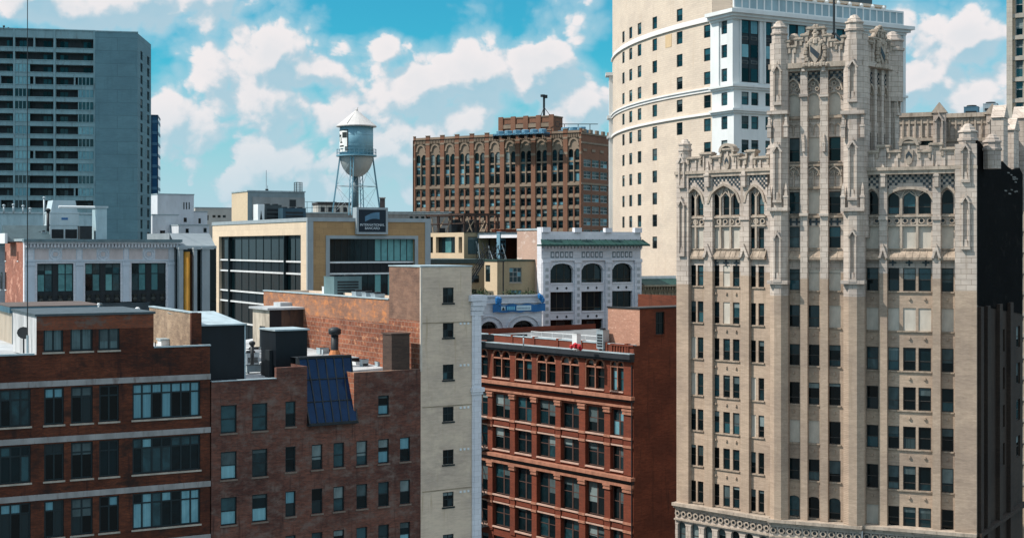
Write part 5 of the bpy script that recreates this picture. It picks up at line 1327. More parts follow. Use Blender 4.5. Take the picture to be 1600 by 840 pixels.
    w2 = f.u(548); h = f.z(316, 520) - zt; b = MB(); b.box(0, w2, 0, 5, 0, h * .8); b.build('walls', PALE2, rt2); b = MB(); b.box(-.1, w2 + .1, -.1, 5.1, h * .8, h); b.build('roof', ROOF_D, rt2)
    b = MB(); 
    for k in range(4): b.box(w2 * (.08 + .23 * k), w2 * (.2 + .23 * k), -.05, 0, h * .3, h * .65)
    b.build_each('louvre', METAL_D, rt2)
    f = Fr(597.5, 264, 0); t = thing('chimney_stack', f, 'small dark square chimney stack right of the water tower', 'chimney', None, zt); h = f.z(310, 600) - zt
    b = MB(); b.box(-.45, .45, -.45, .45, 0, h); b.build('stack', plain('sooty_brick', (.06, .05, .05), .4, .8), t); b = MB(); b.box(-.55, .55, -.55, .55, h, h + .2); b.build('cap', STONE, t)
    simple_building('brown_roofed_building', 'low dark-roofed building between the office block and the far brown tower', 604, 705, 300, 20, 332, plain('brown_render', (.16, .12, .10), .3, .8), [(612 + 12 * k, 618 + 12 * k, 336, 342) for k in range(6)], 12, roof=ROOF_D)
small_far()

# ================================================================== J: water tower
def water_tower():
    Y = 268; f = Fr(557, Y, 0); zb = Fr(470, 262, 20).z(334, 585) - .3
    rt = thing('water_tower', f, 'pale blue steel water tower with conical roof and a black and white panel', 'water tower', None, zb)
    Z = lambda y: f.z(y, 557) - zb; m = Y / FPX
    steel = plain('water_tower_steel', (.16, .32, .40), .18, .5, .25, dirt=(.11, .23, .29), stretch=(1, 1, .3)); r = 26 * m
    b = MB(); b.lathe([(r, Z(243)), (r, Z(197))], 0, 0, 40)
    for y in (212, 228): b.lathe([(r + .02, Z(y)), (r + .03, Z(y) + .05), (r + .02, Z(y) + .1)], 0, 0, 40)
    b.build('tank', steel, rt, True)
    b = MB(); n = 9
    b.lathe([(max(r * math.sin(math.pi / 2 * k / n), .02), Z(243) - (Z(243) - Z(277)) * math.cos(math.pi / 2 * k / n)) for k in range(n + 1)], 0, 0, 40); b.build('bowl', plain('pale_bowl_steel', (.30, .33, .33), .2, .5, .3), rt, True)
    b = MB(); b.lathe([(31.5 * m, Z(198.5)), (31.5 * m, Z(197)), (.25, Z(173)), (.0, Z(172.5))], 0, 0, 24)
    b.lathe([(.3, Z(173.5)), (.3, Z(171.5)), (.05, Z(170))], 0, 0, 8); b.tube((0, 0, Z(172)), (.3, -.2, Z(168)), .08, n=4)
    for k in (-1, 1): b.tube((.2 + .45 * k - 1.2, -31 * m * .9, Z(195)), (.12 * k, -.3, Z(174)), .06, n=4)
    b.build('conical_roof', plain('pale_roof_steel', (.52, .50, .48), .2, .5, .4), rt)
    b = MB(); R2 = 31.5 * m; zc = Z(243)
    b.lathe([(r, zc - .2), (R2, zc - .2), (R2, zc + .05), (r, zc + .05)], 0, 0, 40)
    for k in range(28):
        t = 2 * math.pi * k / 28; b.tube((R2 * .98 * math.cos(t), R2 * .98 * math.sin(t), zc), (R2 * .98 * math.cos(t), R2 * .98 * math.sin(t), zc + 1.15), .04, n=4)
    for h in (.6, 1.15):
        for k in range(28):
            t, t2 = 2 * math.pi * k / 28, 2 * math.pi * (k + 1) / 28; q = R2 * .98
            b.tube((q * math.cos(t), q * math.sin(t), zc + h), (q * math.cos(t2), q * math.sin(t2), zc + h), .04, n=4, caps=False)
    b.build('catwalk', steel, rt)
    b = MB(); b.tube((-.2, 0, 0), (-.2, 0, Z(275)), .62, n=16); b.build('riser_pipe', plain('dark_riser', (.07, .12, .145), .2, .5), rt, True)
    bot = []; H = Z(243)
    for k, ang in enumerate((198, 262, 18, 82)):
        t = R(ang); p = Vector((r * 1.0 * math.cos(t), r * 1.0 * math.sin(t), H - .3)); q = Vector((r * 1.48 * math.cos(t), r * 1.48 * math.sin(t), 0)); bot.append((p, q))
        b = MB(); e = Vector((-math.sin(t), math.cos(t), 0)) * .28
        b.tube(p + e, q + e, .12, n=4); b.tube(p - e, q - e, .12, n=4)
        for j in range(12):
            a0 = p.lerp(q, j / 12); a1 = p.lerp(q, (j + 1) / 12); s = 1 if j % 2 else -1; b.tube(a0 + e * s, a1 - e * s, .05, n=4)
        b.build('leg', steel, rt)
    b = MB()
    for i in range(4):
        (p, q), (p2, q2) = bot[i], bot[(i + 1) % 4 if True else 0]
        for a, c in ((0.02, .5), (.5, .98)):
            b.tube(p.lerp(q, a), p2.lerp(q2, c), .03, n=3, caps=False); b.tube(p.lerp(q, c), p2.lerp(q2, a), .03, n=3, caps=False)
        b.tube(p.lerp(q, .5), p2.lerp(q2, .5), .07, n=4)
    b.build('brace', METAL, rt)
    # painted panel, a plain abstract stand-in
    b = MB(); a0, a1 = R(183), R(243); z0, z1 = Z(238.5), Z(205.5)
    def cur(ua, ub, za, zb_, off, m_, n=8):
        for k in range(n):
            t0 = a0 + (a1 - a0) * (ua + (ub - ua) * k / n); t1 = a0 + (a1 - a0) * (ua + (ub - ua) * (k + 1) / n); q = r + off
            b.poly(((q * math.cos(t0), q * math.sin(t0), z0 + (z1 - z0) * za), (q * math.cos(t1), q * math.sin(t1), z0 + (z1 - z0) * za), (q * math.cos(t1), q * math.sin(t1), z0 + (z1 - z0) * zb_), (q * math.cos(t0), q * math.sin(t0), z0 + (z1 - z0) * zb_)), m_)
    cur(0, 1, 0, 1, .03, 0); cur(-.02, 1.06, 1.0, 1.04, .06, 1); cur(1.0, 1.06, 0, 1.0, .06, 1)
    for q in ((.2, .5, .72, .82), (.62, .98, .66, .92), (.42, .52, .48, .7), (.35, .62, .42, .48), (.3, .75, .24, .31), (.4, .7, .12, .17), (.85, .98, .05, .25), (.1, .2, .5, .9), (.1, .3, .05, .15)): cur(*q, .05, 1, 3)
    b.build('painted_panel', [plain('panel_white', (.75, .75, .72), .1, .6), plain('panel_black', (.015, .02, .02), .2, .6)], rt)
water_tower()

# ================================================================== K: far brown brick tower block
def brown_block():
    fr = Fr(908, 350, -32)
    BB = masonry('far_brown_brick', (.26, .11, .06), (.20, .085, .048), (.17, .11, .08), stain=(.12, .06, .04), vary=.18, bump=0)
    BS = plain('far_buff_stone', (.24, .18, .13), .25, .85, .3)
    rt = thing('brown_brick_tower', fr, 'broad brown brick tower block with tall arched window bays, in the distance', 'building')
    uL = fr.u(645); W_ = -uL; Z = lambda y: fr.z(y, 900); n = 11; pit = W_ / n; pw = pit * .27
    zt = Z(207)
    rows = [(Z(283), Z(232), 'tall'), (Z(302), Z(291), 'arch'), (Z(320), Z(309), ''), (Z(338), Z(327), ''), (Z(356), Z(345), ''), (Z(374), Z(363), '')]
    holes = []; arcs = []
    for k in range(n):
        a = uL + pit * k + pw / 2; b = uL + pit * (k + 1) - pw / 2; m_ = (a + b) / 2
        for z0, z1, kd in rows:
            for p, q in ((a + .1, m_ - .2), (m_ + .2, b - .1)): holes.append((p, q, z0, z1, kd, k))
    mb = MB(); wall(mb, uL, 0, 0, zt, [h[:4] for h in holes], .6, .3, 1)
    for h in holes:
        if h[4]: arch_fill(mb, h[0], h[1], h[3], (h[1] - h[0]) / 2, .6, .3, m=1, n=6)
    fs = fr.sub(0, 0, 90); D = fs.u(956); 
    hs = []
    for k in range(3):
        for j in range(8):
            z1 = fs.z(249 + 18.3 * j, 920); uc = D * (.2 + .27 * k); hs.append((uc - 2.0, uc + 2.0, z1 - 1.9, z1))
    mb.M = fs.rel(fr); wall(mb, 0, D, 0, zt, hs, 0, .3); mb.M = Matrix()
    mb.poly(((uL, D, 0), (uL, 0, 0), (uL, 0, zt), (uL, D, zt))); mb.poly(((0, D, 0), (uL, D, 0), (uL, D, zt), (0, D, zt))); roof_in(mb, uL, 0, .0, D, zt, 1, 0, 2, .6)
    mb.build('brick_wall', [BB, BS, ROOF_D], rt)
    p = MB(); s = MB()
    for k in range(n + 1):
        c = uL + pit * k; a, b = max(c - pw / 2, uL), min(c + pw / 2, 0)
        p.box(a, b, .22, .6, 0, zt + .9); s.box(a - .03, b + .03, .1, .6, zt + .9, zt + 1.1); s.box(a - .03, b + .03, .16, .4, Z(216), Z(213)); s.box(a - .03, b + .03, .16, .4, Z(240.5), Z(236.5))
        if b - a > 1.6: p.box((a + b) / 2 - .12, (a + b) / 2 + .12, 0.05, .22, 0, zt + .9)
    for k in range(n):
        a = uL + pit * k + pw / 2; b = a + pit - pw; m_ = (a + b) / 2
        p.box(m_ - .2, m_ + .2, .42, .6, 0, Z(284)); 
        s.box(m_ - .12, m_ + .12, .35, .6, Z(284), Z(236))
        for yy in (251, 266): s.box(a + .1, b - .1, .62, .8, Z(yy + 1.6), Z(yy - 1.2))
        s.box(a, b, .25, .6, Z(289), Z(285)); s.box(a, b, .3, .6, zt - .2, zt + .6)
        arch_ring(s, a + .6, b - .6, Z(227), 1.6, .5, .3, .6, n=8)
        for j in range(7): s.box(a + (b - a) * (j + .2) / 7, a + (b - a) * (j + .7) / 7, .2, .6, zt - 1.1, zt - .2)
        for z0, z1, kd in rows[1:]: s.box(a, b, .45, .6, z0 - .9, z0 - .25)
    s.box(.02, .2, 0, D, zt - .4, zt); s.box(.02, .14, 0, D, Z(224), Z(221)); s.box(.02, .14, 0, D, Z(288), Z(285))
    for j in range(5): s.box(-.2, .3, D * (j + .3) / 5, D * (j + .7) / 5, zt, zt + .9)
    for j in range(4): s.box(.02, .16, D * (.12 + .27 * j) - 1, D * (.12 + .27 * j) + .8, Z(236), Z(232))
    p.build_each('pier', BB, rt); s.build_each('stone_trim', BS, rt, .3)
    rg = random.Random(17)
    for k in range(n):
        for z0, z1, kd in rows:
            L_ = [h for h in holes if h[5] == k and h[2] == z0]
            window(rt, fr, fr, [h[:4] for h in L_], .78, 1, tuple(q / 4 for q in range(1, 4)) if kd == 'tall' else (.5,), .14, ((GD, 5), (GT, 3), (GB, 1.2)), METAL_D, rng=rg)
    for h in hs: window(rt, fr, fs, [h], .2, 2, (.5,), .16, ((GT, 3), (GD, 2), (GB, .5)), FRW, rng=rg)
    # penthouse
    f = Fr(862, 362, -32); w0 = f.u(783); zp = f.z(182, 860); fsd = f.sub(0, 0, 90); Dp = fsd.u(879)
    b = MB(f.rel(fr)); b.box(w0, 0, 0, Dp, zt - 1, zp)
    for k in range(5): x = w0 * (1 - k / 4); b.box(x - .7, x + .7, -.3, 0, zt - 1, zp + .5)
    b.build('penthouse', BB, rt)
    b = MB(f.rel(fr)); b.box(w0 - .1, .1, -.2, 0, zp - 2.6, zp - 1.6); b.box(w0 - .1, .2, -.15, Dp, zp, zp + .3); b.build_each('stone_trim', BS, rt)
    for k in range(4):
        for j in range(2):
            x = w0 * (1 - (k + .32 + .3 * j) / 4); z1 = f.z(192, 830)
            o = window(rt, fr, f, [(x, x + 1.1, z1 - 2.4, z1)], -.04, 1, (), .1, ((GD, 1),), METAL_D)
    window(rt, fr, fsd, [(Dp * .35, Dp * .7, f.z(196, 870), f.z(188, 870))], -.04, 1, (), .1, ((GT, 1),), METAL_D)
    bl = plain('blue_grey_cooling', (.06, .16, .24), .3, .45, 1.2)
    for i, (a, b_, y, Y) in enumerate(((770, 850, 203, 348), (872, 911, 199.5, 350))):
        f = Fr(b_, Y + 3, -32); w = -f.u(a); h = f.z(y, b_) - zt
        t = thing('rooftop_unit', f, ('long blue row of cooling units along the front roof edge of the far brown tower', 'short blue row of cooling units at the right end of the far brown tower roof')[i], 'cooling unit', None, zt - 1)
        c = MB(); c.box(-w, 0, 0, 3, .8, h + .6); c.build('casing', bl, t); c = MB(); n_ = int(w / 2.4)
        for k in range(n_): c.lathe([(.95, h + .6), (1.05, h + 1.3), (.8, h + 1.4), (.6, h + .9)], -w * (k + .5) / n_, 1.5, 10)
        for k in range(n_ * 2): c.box(-w * (k + .3) / n_ / 2, -w * (k + .6) / n_ / 2, -.1, 0, .9, h + .4)
        c.build('fan_guard', plain('pale_blue_fan', (.16, .32, .42), .3, .5), t)
        c = MB(); 
        for k in range(n_ + 1): c.box(-w * k / n_ - .1, -w * k / n_ + .1, .2, 2.8, 0, .8)
        c.build('support', METAL_D, t)
    f = Fr(850, 360, 0); t = thing('radio_mast', f, 'dark lattice radio mast with drum antennas on the penthouse of the far brown tower', 'aerial', None, zp); h = f.z(148, 850) - zp
    b = MB(); b.tube((0, 0, 0), (0, 0, h), .28, n=6); 
    for k in range(3): tt = 2.1 * k; b.tube((1.6 * math.cos(tt), 1.6 * math.sin(tt), 0), (0, 0, h * .4), .1, n=4)
    b.build('mast', METAL_D, t); b = MB(); b.lathe([(.6, h - .6), (.6, h)], -.3, 0, 8); b.lathe([(.5, h - .9), (.5, h - .1)], .4, 0, 8); b.build('antenna', METAL_D, t)
    f = Fr(888, 358, 0); t = thing('antenna_rack', f, 'low horizontal antenna rack on posts on the right roof of the far brown tower', 'aerial', None, zt); h = f.z(194, 890) - zt
    b = MB()
    for x in (-1, 2.5, 5.5): b.tube((x, 0, 0), (x, 0, h), .12, n=4)
    b.tube((-2.5, 0, h), (7.5, 0, h), .12, n=4); b.tube((-2, 1, h - .8), (4.5, 1, h - .8), .1, n=4); b.build('rack', METAL_D, t)
brown_block()

# ================================================================== L: tall cream tower with a curved flank
def cream_tower():
    fr = Fr(1146.5, 226, 29)
    rt = thing('curved_cream_tower', fr, 'tall cream brick tower with a curved left flank and an ornate white right face', 'building')
    CB = masonry('tower_cream_brick', (.63, .525, .42), (.585, .485, .39), (.47, .385, .305), bw=1.0, bh=.36, ms=.02, vary=.12, bump=.08, stain=(.50, .40, .305), sscale=.35)
    WH = plain('white_terracotta', (.66, .67, .66), .15, .7, .25, dirt=(.54, .55, .55)); WH2 = plain('white_band', (.70, .68, .66), .12, .75, .3)
    zt = fr.z(18, 1146)
    # plan path of the left flank, starting at the near corner
    ax_ = lambda x, y: x / y * FPX + 800
    x, y = fr.X0, fr.Y0; path = [(x, y)]; s = 0; phi = 29.0
    seg = .25
    while ax_(x, y) > 1113: x -= math.sin(R(phi)) * seg; y += math.cos(R(phi)) * seg; s += seg
    pc = (x, y); sc = s
    Lc = 20.0
    def trace(Lc):
        x, y = pc; out = [(0, x, y, 29.0)]; s = 0
        while s < Lc:
            ph = 29 - 33 * (s / Lc) ** 1.15; x -= math.sin(R(ph)) * seg; y += math.cos(R(ph)) * seg; s += seg; out.append((s, x, y, ph))
        return out
    while min(ax_(q[1], q[2]) for q in trace(Lc)) > 957.5 and Lc < 200: Lc += 1
    tr = trace(Lc)
    print('curve length', Lc, 'end', tr[-1], 'white return', sc)
    def at_px(px):
        for q in tr:
            if ax_(q[1], q[2]) <= px: return q
        return tr[-1]
    # white return, left of the corner
    fl = fr.sub(0, 0, -90); Lr = sc
    wr = 1.0
    zrow = [Fr(0, at_px(1106)[2], 0, X=at_px(1106)[1]).z(y, 1106) for y in (2, 39, 75.5, 112.5, 149.5, 186, 222)]
    pit = (zrow[1] - zrow[6]) / 5; rows = [zrow[1] + pit - pit * k for k in range(14)]
    hr = [(fl.u(1127), fl.u(1136.5), z - 2.1, z) for z in rows[1:10]]
    b = MB(fl.rel(fr)); wall(b, -Lr, 0, 0, zt, hr, 0, .3, 0)
    b.box(-Lr - .1, fl.u(1125), -.25, 0, rows[3] - 3.1, zt); b.box(fl.u(1138), .02, -.25, 0, rows[3] - 3.1, zt)
    b.M = Matrix()
    # white right face
    wR = fr.u(1410)
    pairs = [(1158, 1186), (1196, 1206.5), (1232, 1260), (1306, 1332), (1366, 1386)]
    hs = []; grp = []
    for a, c in pairs:
        u0, u1 = fr.u(a), fr.u(c)
        grp.append((u0, u1)); hs.append((u0, u1, rows[3] - 2.3, rows[1] + .3))
        lo = []
        for k in range(4, 11):
            if c - a > 15:
                m_ = (u0 + u1) / 2
                for p, q in ((u0 + .1, m_ - .25), (m_ + .25, u1 - .1)): hs.append((p, q, rows[k] - 2.1, rows[k])); lo.append((p, q, rows[k] - 2.1, rows[k]))
            else: hs.append((u0, u1, rows[k] - 2.1, rows[k])); lo.append((u0, u1, rows[k] - 2.1, rows[k]))
        for h in lo:
            if h[3] > rows[7]: window(rt, fr, fr, [h], .2, 1, (.5,), .1, ((GT, 3), (GD, 2)), METAL_D)
    wall(b, 0, wR, 0, zt, hs, 0, .35, 0)
    b.box(wR - .05, wR + .5, -.3, 1.2, 0, zt)
    b.poly(((wR, 0, 0), (wR, 30, 0), (wR, 30, zt), (wR, 0, zt)))
    b.build('white_wall', WH, rt)
    for u0, u1 in grp:
        w = u1 - u0; f = MB(); g = MB(); n = 2 if w > 2.2 else 1; top = rows[1] + .3; base = rows[3] - 2.3; hh = top - base
        f.box(0, w, 0, .1, 0, hh)
        for k in range(3):
            for i in range(n):
                x0 = w * (i + .14) / n; x1 = w * (i + .86) / n; z0 = rows[1 + k] - 2.1 - base; f.box(x0 - .08, x1 + .08, -.06, 0, z0 - .08, z0 + 2.18, 1); g.box(x0, x1, -.09, -.05, z0, z0 + 2.05, (k + i) % 3)
                if k < 2: f.box(x0, x1, -.08, 0, z0 - 1.05, z0 - .5, 2); f.box(x0 + .15, x1 - .15, -.1, -.08, z0 - .95, z0 - .6, 0)
        if n == 2: f.box(w / 2 - .1, w / 2 + .1, -.12, 0, 0, hh)
        o = f.build('window_bay', [plain('navy_metalwork', (.012, .024, .032), .3, .5), METAL_D, plain('grey_relief', (.10, .11, .11), .3, .6)], rt); o.location = (u0, .22, base)
        g.build_each('glass', [GT, GB, GD], o)
    for h in hr: window(rt, fr, fl, [h], .2, 1, (.5,), .1, ((GT, 3), (GD, 1)), METAL_D)
    # cornices on the white faces
    c = MB()
    def run(z0, z1, out):
        c.box(-out, wR + out, -out, 0, z0, z1); c.box(-out, 0, 0, Lr, z0, z1)
    run(zt - .35, zt + .25, 1.5); run(zt - .8, zt - .35, 1.0); run(zt - 1.2, zt - .8, .5); run(rows[1] + .75, rows[1] + 1.1, .45)
    for zz in (rows[4] + .75, rows[5] + .75): run(zz, zz + .35, .7); run(zz - .35, zz, .35)
    for k in range(26):
        zz = (rows[1] + 1.1 + zt - 1.2) / 2
        if k % 2 == 0: 
            cx = wR * (k + .5) / 26
            for i in range(12):
                t0, t1 = 2 * math.pi * i / 12, 2 * math.pi * (i + 1) / 12; P_ = lambda t, r: (cx + r * math.cos(t), zz + r * math.sin(t)); c.prism([P_(t0, .2), P_(t1, .2), P_(t1, .5), P_(t0, .5)], -.12, 0)
    for u0, u1 in grp: c.box(u0 - .35, u0 - .05, -.2, 0, rows[3] - 2.3, rows[1] + .75); c.box(u1 + .05, u1 + .35, -.2, 0, rows[3] - 2.3, rows[1] + .75)
    c.build_each('cornice', WH, rt, .2)
    bp = MB(); n = 24
    bp.box(0, wR, -.3, .1, zt + .25, zt + .7); 
    for k in range(n + 1): bp.box(wR * k / n - .13, wR * k / n + .13, -.2, .1, zt + .7, zt + 2.9)
    bp.box(0, wR, -.25, .1, zt + 2.6, zt + 2.9); bp.build('balustrade', WH, rt)
    bp = MB()
    for k in range(n): bp.box(wR * k / n + .13, wR * (k + 1) / n - .13, -.15, -.05, zt + .7, zt + 2.6)
    bp.build_each('screen_panel', plain('blue_grey_glass_panel', (.27, .37, .41), .25, .45, .6), rt)
    # curved flank
    cols = [(1106, range(1, 14)), (1062, range(0, 6)), (1023, range(0, 11)), (999.5, range(0, 11)), (985.5, range(0, 11)), (974.5, range(0, 11))]
    ww = 2.0
    cuts = []
    for px, rr in cols:
        q = at_px(px); sc_ = q[0]; cuts.append((sc_ - ww / 2, sc_ + ww / 2, rr))
    cuts.sort(key=lambda t: t[0])
    stops = []; s0 = 0
    for a, bq, rr in cuts:
        n = max(1, int((a - s0) / 3));
        if a > s0:
            for k in range(n): stops.append((s0 + (a - s0) * k / n, s0 + (a - s0) * (k + 1) / n, None))
        stops.append((max(a, s0), bq, rr)); s0 = bq
    n = max(1, int((Lc - s0) / 3))
    for k in range(n): stops.append((s0 + (Lc - s0) * k / n, s0 + (Lc - s0) * (k + 1) / n, None))
    def pos(s):
        s = max(0, min(s, tr[-1][0] - 1e-6)); i = min(int(s / seg), len(tr) - 2); t = (s - tr[i][0]) / seg; return (tr[i][1] + (tr[i+1][1] - tr[i][1]) * t, tr[i][2] + (tr[i+1][2] - tr[i][2]) * t)
    zt2 = zt + 12; wl = MB(); bd = MB(); inv = fr.W.inverted()
    bands = [(rows[1] + .55, rows[0] - 2.5, .05), (rows[1] + .45, rows[1] + .75, .3), (rows[4] + .5, rows[4] + 1.15, .2), (rows[5] + .55, rows[5] + .95, .3), (rows[4] + .95, rows[4] + 1.2, .4)]
    for a, bq, rr in stops:
        pa, pb = pos(a), pos(bq)              # pa nearer
        dx, dy = pa[0] - pb[0], pa[1] - pb[1]; Ls = math.hypot(dx, dy); f = Fr(0, pb[1], math.degrees(math.atan2(dy, dx)), X=pb[0])
        wl.M = f.rel(fr); bd.M = f.rel(fr)
        h = [(.06, Ls - .06, rows[k] - 2.1, rows[k]) for k in rr] if rr is not None else []
        wall(wl, 0, Ls, 0, zt2, h, 0, .28)
        for z0, z1, out in bands: bd.box(-.02, Ls + .02, -out, 0.05, z0, z1)
        for hh in h: window(rt, fr, f, [hh], .14, 1, (.5,), .1, ((GD, 3), (GT, 2)), METAL_D)
        if rr is not None and len(rr) == 6:
            pass
    pe = pos(Lc); pl_ = inv @ Vector((pe[0], pe[1], 0)); p0 = inv @ Vector((pc[0], pc[1], 0))
    wl.M = Matrix()
    wl.poly(((wR, 30, 0), (pl_.x, pl_.y, 0), (pl_.x, pl_.y, zt2), (wR, 30, zt2)))
    pts = [inv @ Vector((*pos(s), 0)) for s in [Lc * k / 20 for k in range(21)]]
    wl.poly([(p.x, p.y, zt2) for p in pts] + [(8, 30, zt2)]); wl.poly(((p0.x, p0.y, zt), (8, 30, zt), (8, 30, zt2), (p0.x, p0.y, zt2)))
    wl.poly(((0, 0, zt), (wR, 0, zt), (wR, 30, zt), (8, 30, zt), (p0.x, p0.y, zt)))
    wl.build('curved_brick_wall', CB, rt); bd.build_each('white_band', WH2, rt)
    # blank panel high on the flank
    q = at_px(1045); f = Fr(0, q[2], q[3] - 90, X=q[1]); bpn = MB(f.rel(fr)); bpn.box(-1.1, 1.1, -.03, .0, rows[1] - 2.2, rows[1]); bpn.build('blank_panel', plain('tan_blank_panel', (.58, .42, .25), .15, .8), rt)
    # far left white pilaster edge
    q = tr[int(len(tr) * .965)]; f = Fr(0, q[2], q[3] - 90, X=q[1]); e = MB(f.rel(fr)); e.box(-2.2, .9, -.7, .6, 0, rows[2] + 1.3); e.box(-2.4, 1.3, -1.4, .8, rows[2] + 1.3, rows[2] + 1.9); e.box(-2.3, 1.2, -1.1, .7, rows[4] + .5, rows[4] + 1.1); e.box(-2.3, 1.2, -1.1, .7, rows[5] + .5, rows[5] + .9); e.build('corner_pilaster', WH, rt)
    # roof house behind the balustrade
    f = Fr(1232, 238, 29); h = MB(f.rel(fr)); w = f.u(1377); h.box(0, w, 0, 8, zt, f.z(5, 1300)); h.box(-.5, w + .6, -.6, 8.5, f.z(5, 1300), f.z(1, 1300)); h.build('roof_house', CB, rt)
    h = MB(f.rel(fr)); h.box(w * .15, w - 1.2, 1, 7, f.z(1, 1300), f.z(-18, 1300)); h.build('upper_roof', plain('slate_roof', (.05, .08, .10), .3, .6), rt)
    h = MB(f.rel(fr))
    for k in range(9): h.box(w * k / 8 - .3, w * k / 8 + .3, -.8, -.2, zt, f.z(6, 1300)); h.ball((w * k / 8, -.5, f.z(5, 1300)), .45, 8)
    h.build_each('finial', WH, rt)
cream_tower()

# ================================================================== O: beige tower cut by the right edge
def edge_tower():
    fr = Fr(1574, 175, -24)
    rt = thing('beige_edge_tower', fr, 'beige stone tower with one column of windows, cut off by the right edge', 'building')
    w = fr.u(1690); zt = fr.z(-60, 1580); rows = [1.5, 35.5, 68, 101, 134, 168, 201, 235, 268, 301, 335, 368, 401, 434, 467, 500, 533, 566, 599, 632, 665, 698, 731]
    hs = [(fr.u(a), fr.u(b), fr.z(y + 20 - 35 * .0, 1592), fr.z(y - 9, 1592)) for y in rows for a, b in ((1586.5, 1599), (1612, 1625), (1640, 1653))]
    b = MB(); wall(b, 0, w, 0, zt, hs, 0, .3); shell(b, 0, w, 20, zt, par=.4)
    b.build('stone_wall', [masonry('beige_stone', (.50, .37, .25), (.46, .34, .23), (.36, .27, .19), bw=1.2, bh=.5, ms=.02, vary=.15), ROOF_G], rt)
    p = MB(); p.box(fr.u(1573), fr.u(1582), -.3, 0, 0, zt); p.build('corner_pier', masonry('pale_edge_stone', (.52, .46, .38), (.48, .42, .36), (.36, .32, .27), bw=1.3, bh=.6, ms=.02, vary=.15), rt)
    s = MB()
    for y in rows: z = fr.z(y + 20, 1592); s.box(fr.u(1582), w, -.1, 0, z - .5, z - .02)
    s.build_each('sill_course', SILL, rt)
    for h in hs: window(rt, fr, fr, [h], .18, 1, (.5,), .1, ((GT, 2), (GD, 2)), FRW)
edge_tower()
# ================================================================== M: gothic tower of tan brick and glazed stone, right foreground
G_BR = masonry('gothic_tan_brick', (.52, .395, .295), (.43, .325, .24), (.37, .28, .21), stain=(.29, .215, .155), vary=.26, bump=.2, bw=.24, bh=.08)
G_TC = masonry('gothic_glazed_stone', (.60, .51, .435), (.50, .42, .355), (.25, .20, .16), stain=(.29, .23, .18), bw=.85, bh=.46, ms=.018, vary=.24, bump=.08)
G_TR = plain('gothic_carved_stone', (.43, .355, .285), .4, .85, 1.6, dirt=(.16, .12, .09))
G_DK = plain('gothic_dark_tile', (.035, .05, .062), .4, .5, 2)
G_CU = plain('gothic_ledge_stone', (.37, .29, .22), .5, .8, 1.8, dirt=(.17, .125, .095))
SHADE_BLACK = masonry('deep_shade_black', (.0035, .004, .0045), (.0015, .002, .0022), (.001, .0012, .0015), patch=(.011, .010, .009), stain=(.005, .0045, .004), psc=.5, pth=(.56, .68), bw=.9, bh=.46, rough=.98, bump=.4, vary=.5, spec=.06)  # near-black for the upper flank: deep shade put into the colour
def checker(mb, u0, u1, z0, z1, d, rows, md=1, lo=None):
    h = (z1 - z0) / rows; n = max(2, round((u1 - u0) / h)); w = (u1 - u0) / n
    for i in range(n):
        for j in range(rows):
            if (i + j) % 2:
                uc, zc = u0 + (i + .5) * w, z0 + (j + .5) * h
                if lo and zc - h * .5 < lo(uc): continue
                mb.box(uc - w * .46, uc + w * .46, d - .05, d, zc - h * .46, zc + h * .46, md)
def niche(mb, u, w, z0, z1, d, m=0):
    """a gabled lancet niche standing proud of a pier"""
    g = w * .85; zs = z1 - g
    mb.box(u - w / 2, u - w / 2 + w * .2, d - .2, d, z0, zs, m); mb.box(u + w / 2 - w * .2, u + w / 2, d - .2, d, z0, zs, m)
    mb.prism([(u - w * .62, zs), (u - w * .38, zs - .05), (u, z1 - w * .3), (u + w * .38, zs - .05), (u + w * .62, zs), (u, z1 + w * .1)][::1], d - .27, d, m) if False else None
    for s in (-1, 1):
        q = [(u + s * w * .66, zs - .1), (u + s * w * .4, zs - .1), (u, z1 - w * .32), (u, z1 + w * .05)]
        mb.prism(q if s < 0 else q[::-1], d - .28, d, m)
    mb.box(u - .05, u + .05, d - .28, d - .1, z1, z1 + w * .25, m)
    arch_fill(mb, u - w * .3, u + w * .3, zs + w * .1, w * .45, d - .1, .1, True, m, 8)
    mb.prism([(u - w * .3, z0), (u + w * .3, z0), (u + w * .12, z0 + w * .9), (u - w * .12, z0 + w * .9)], d - .12, d, m)
    mb.box(u - w * .55, u + w * .55, d - .24, d, z0 - .25, z0, m)
def pinnacle(mb, u, d, w, z0, h, m=0):
    mb.box(u - w / 2, u + w / 2, d - w / 2, d + w / 2, z0, z0 + h * .45, m); mb.box(u - w * .62, u + w * .62, d - w * .62, d + w * .62, z0 + h * .42, z0 + h * .5, m)
    mb.lathe([(w * .6, z0 + h * .5), (w * .42, z0 + h * .7), (w * .5, z0 + h * .74), (.03, z0 + h)], u, d, 4, m, math.pi / 4)
def turret(mb, u, d, r, z0, z1, m=0):
    P_ = math.pi / 8; h = z1 - z0
    mb.lathe([(r, z0), (r, z1 - r * 1.9), (r * 1.14, z1 - r * 1.85), (r * 1.14, z1 - r * 1.62), (r * .98, z1 - r * 1.55), (r * .96, z1 - r * 1.0), (r * 1.1, z1 - r * .95), (r * 1.08, z1 - r * .78), (r * .82, z1 - r * .7), (r * .74, z1 - r * .4), (r * .55, z1 - r * .33), (r * .45, z1 - r * .1), (r * .2, z1)], u, d, 8, m, P_)
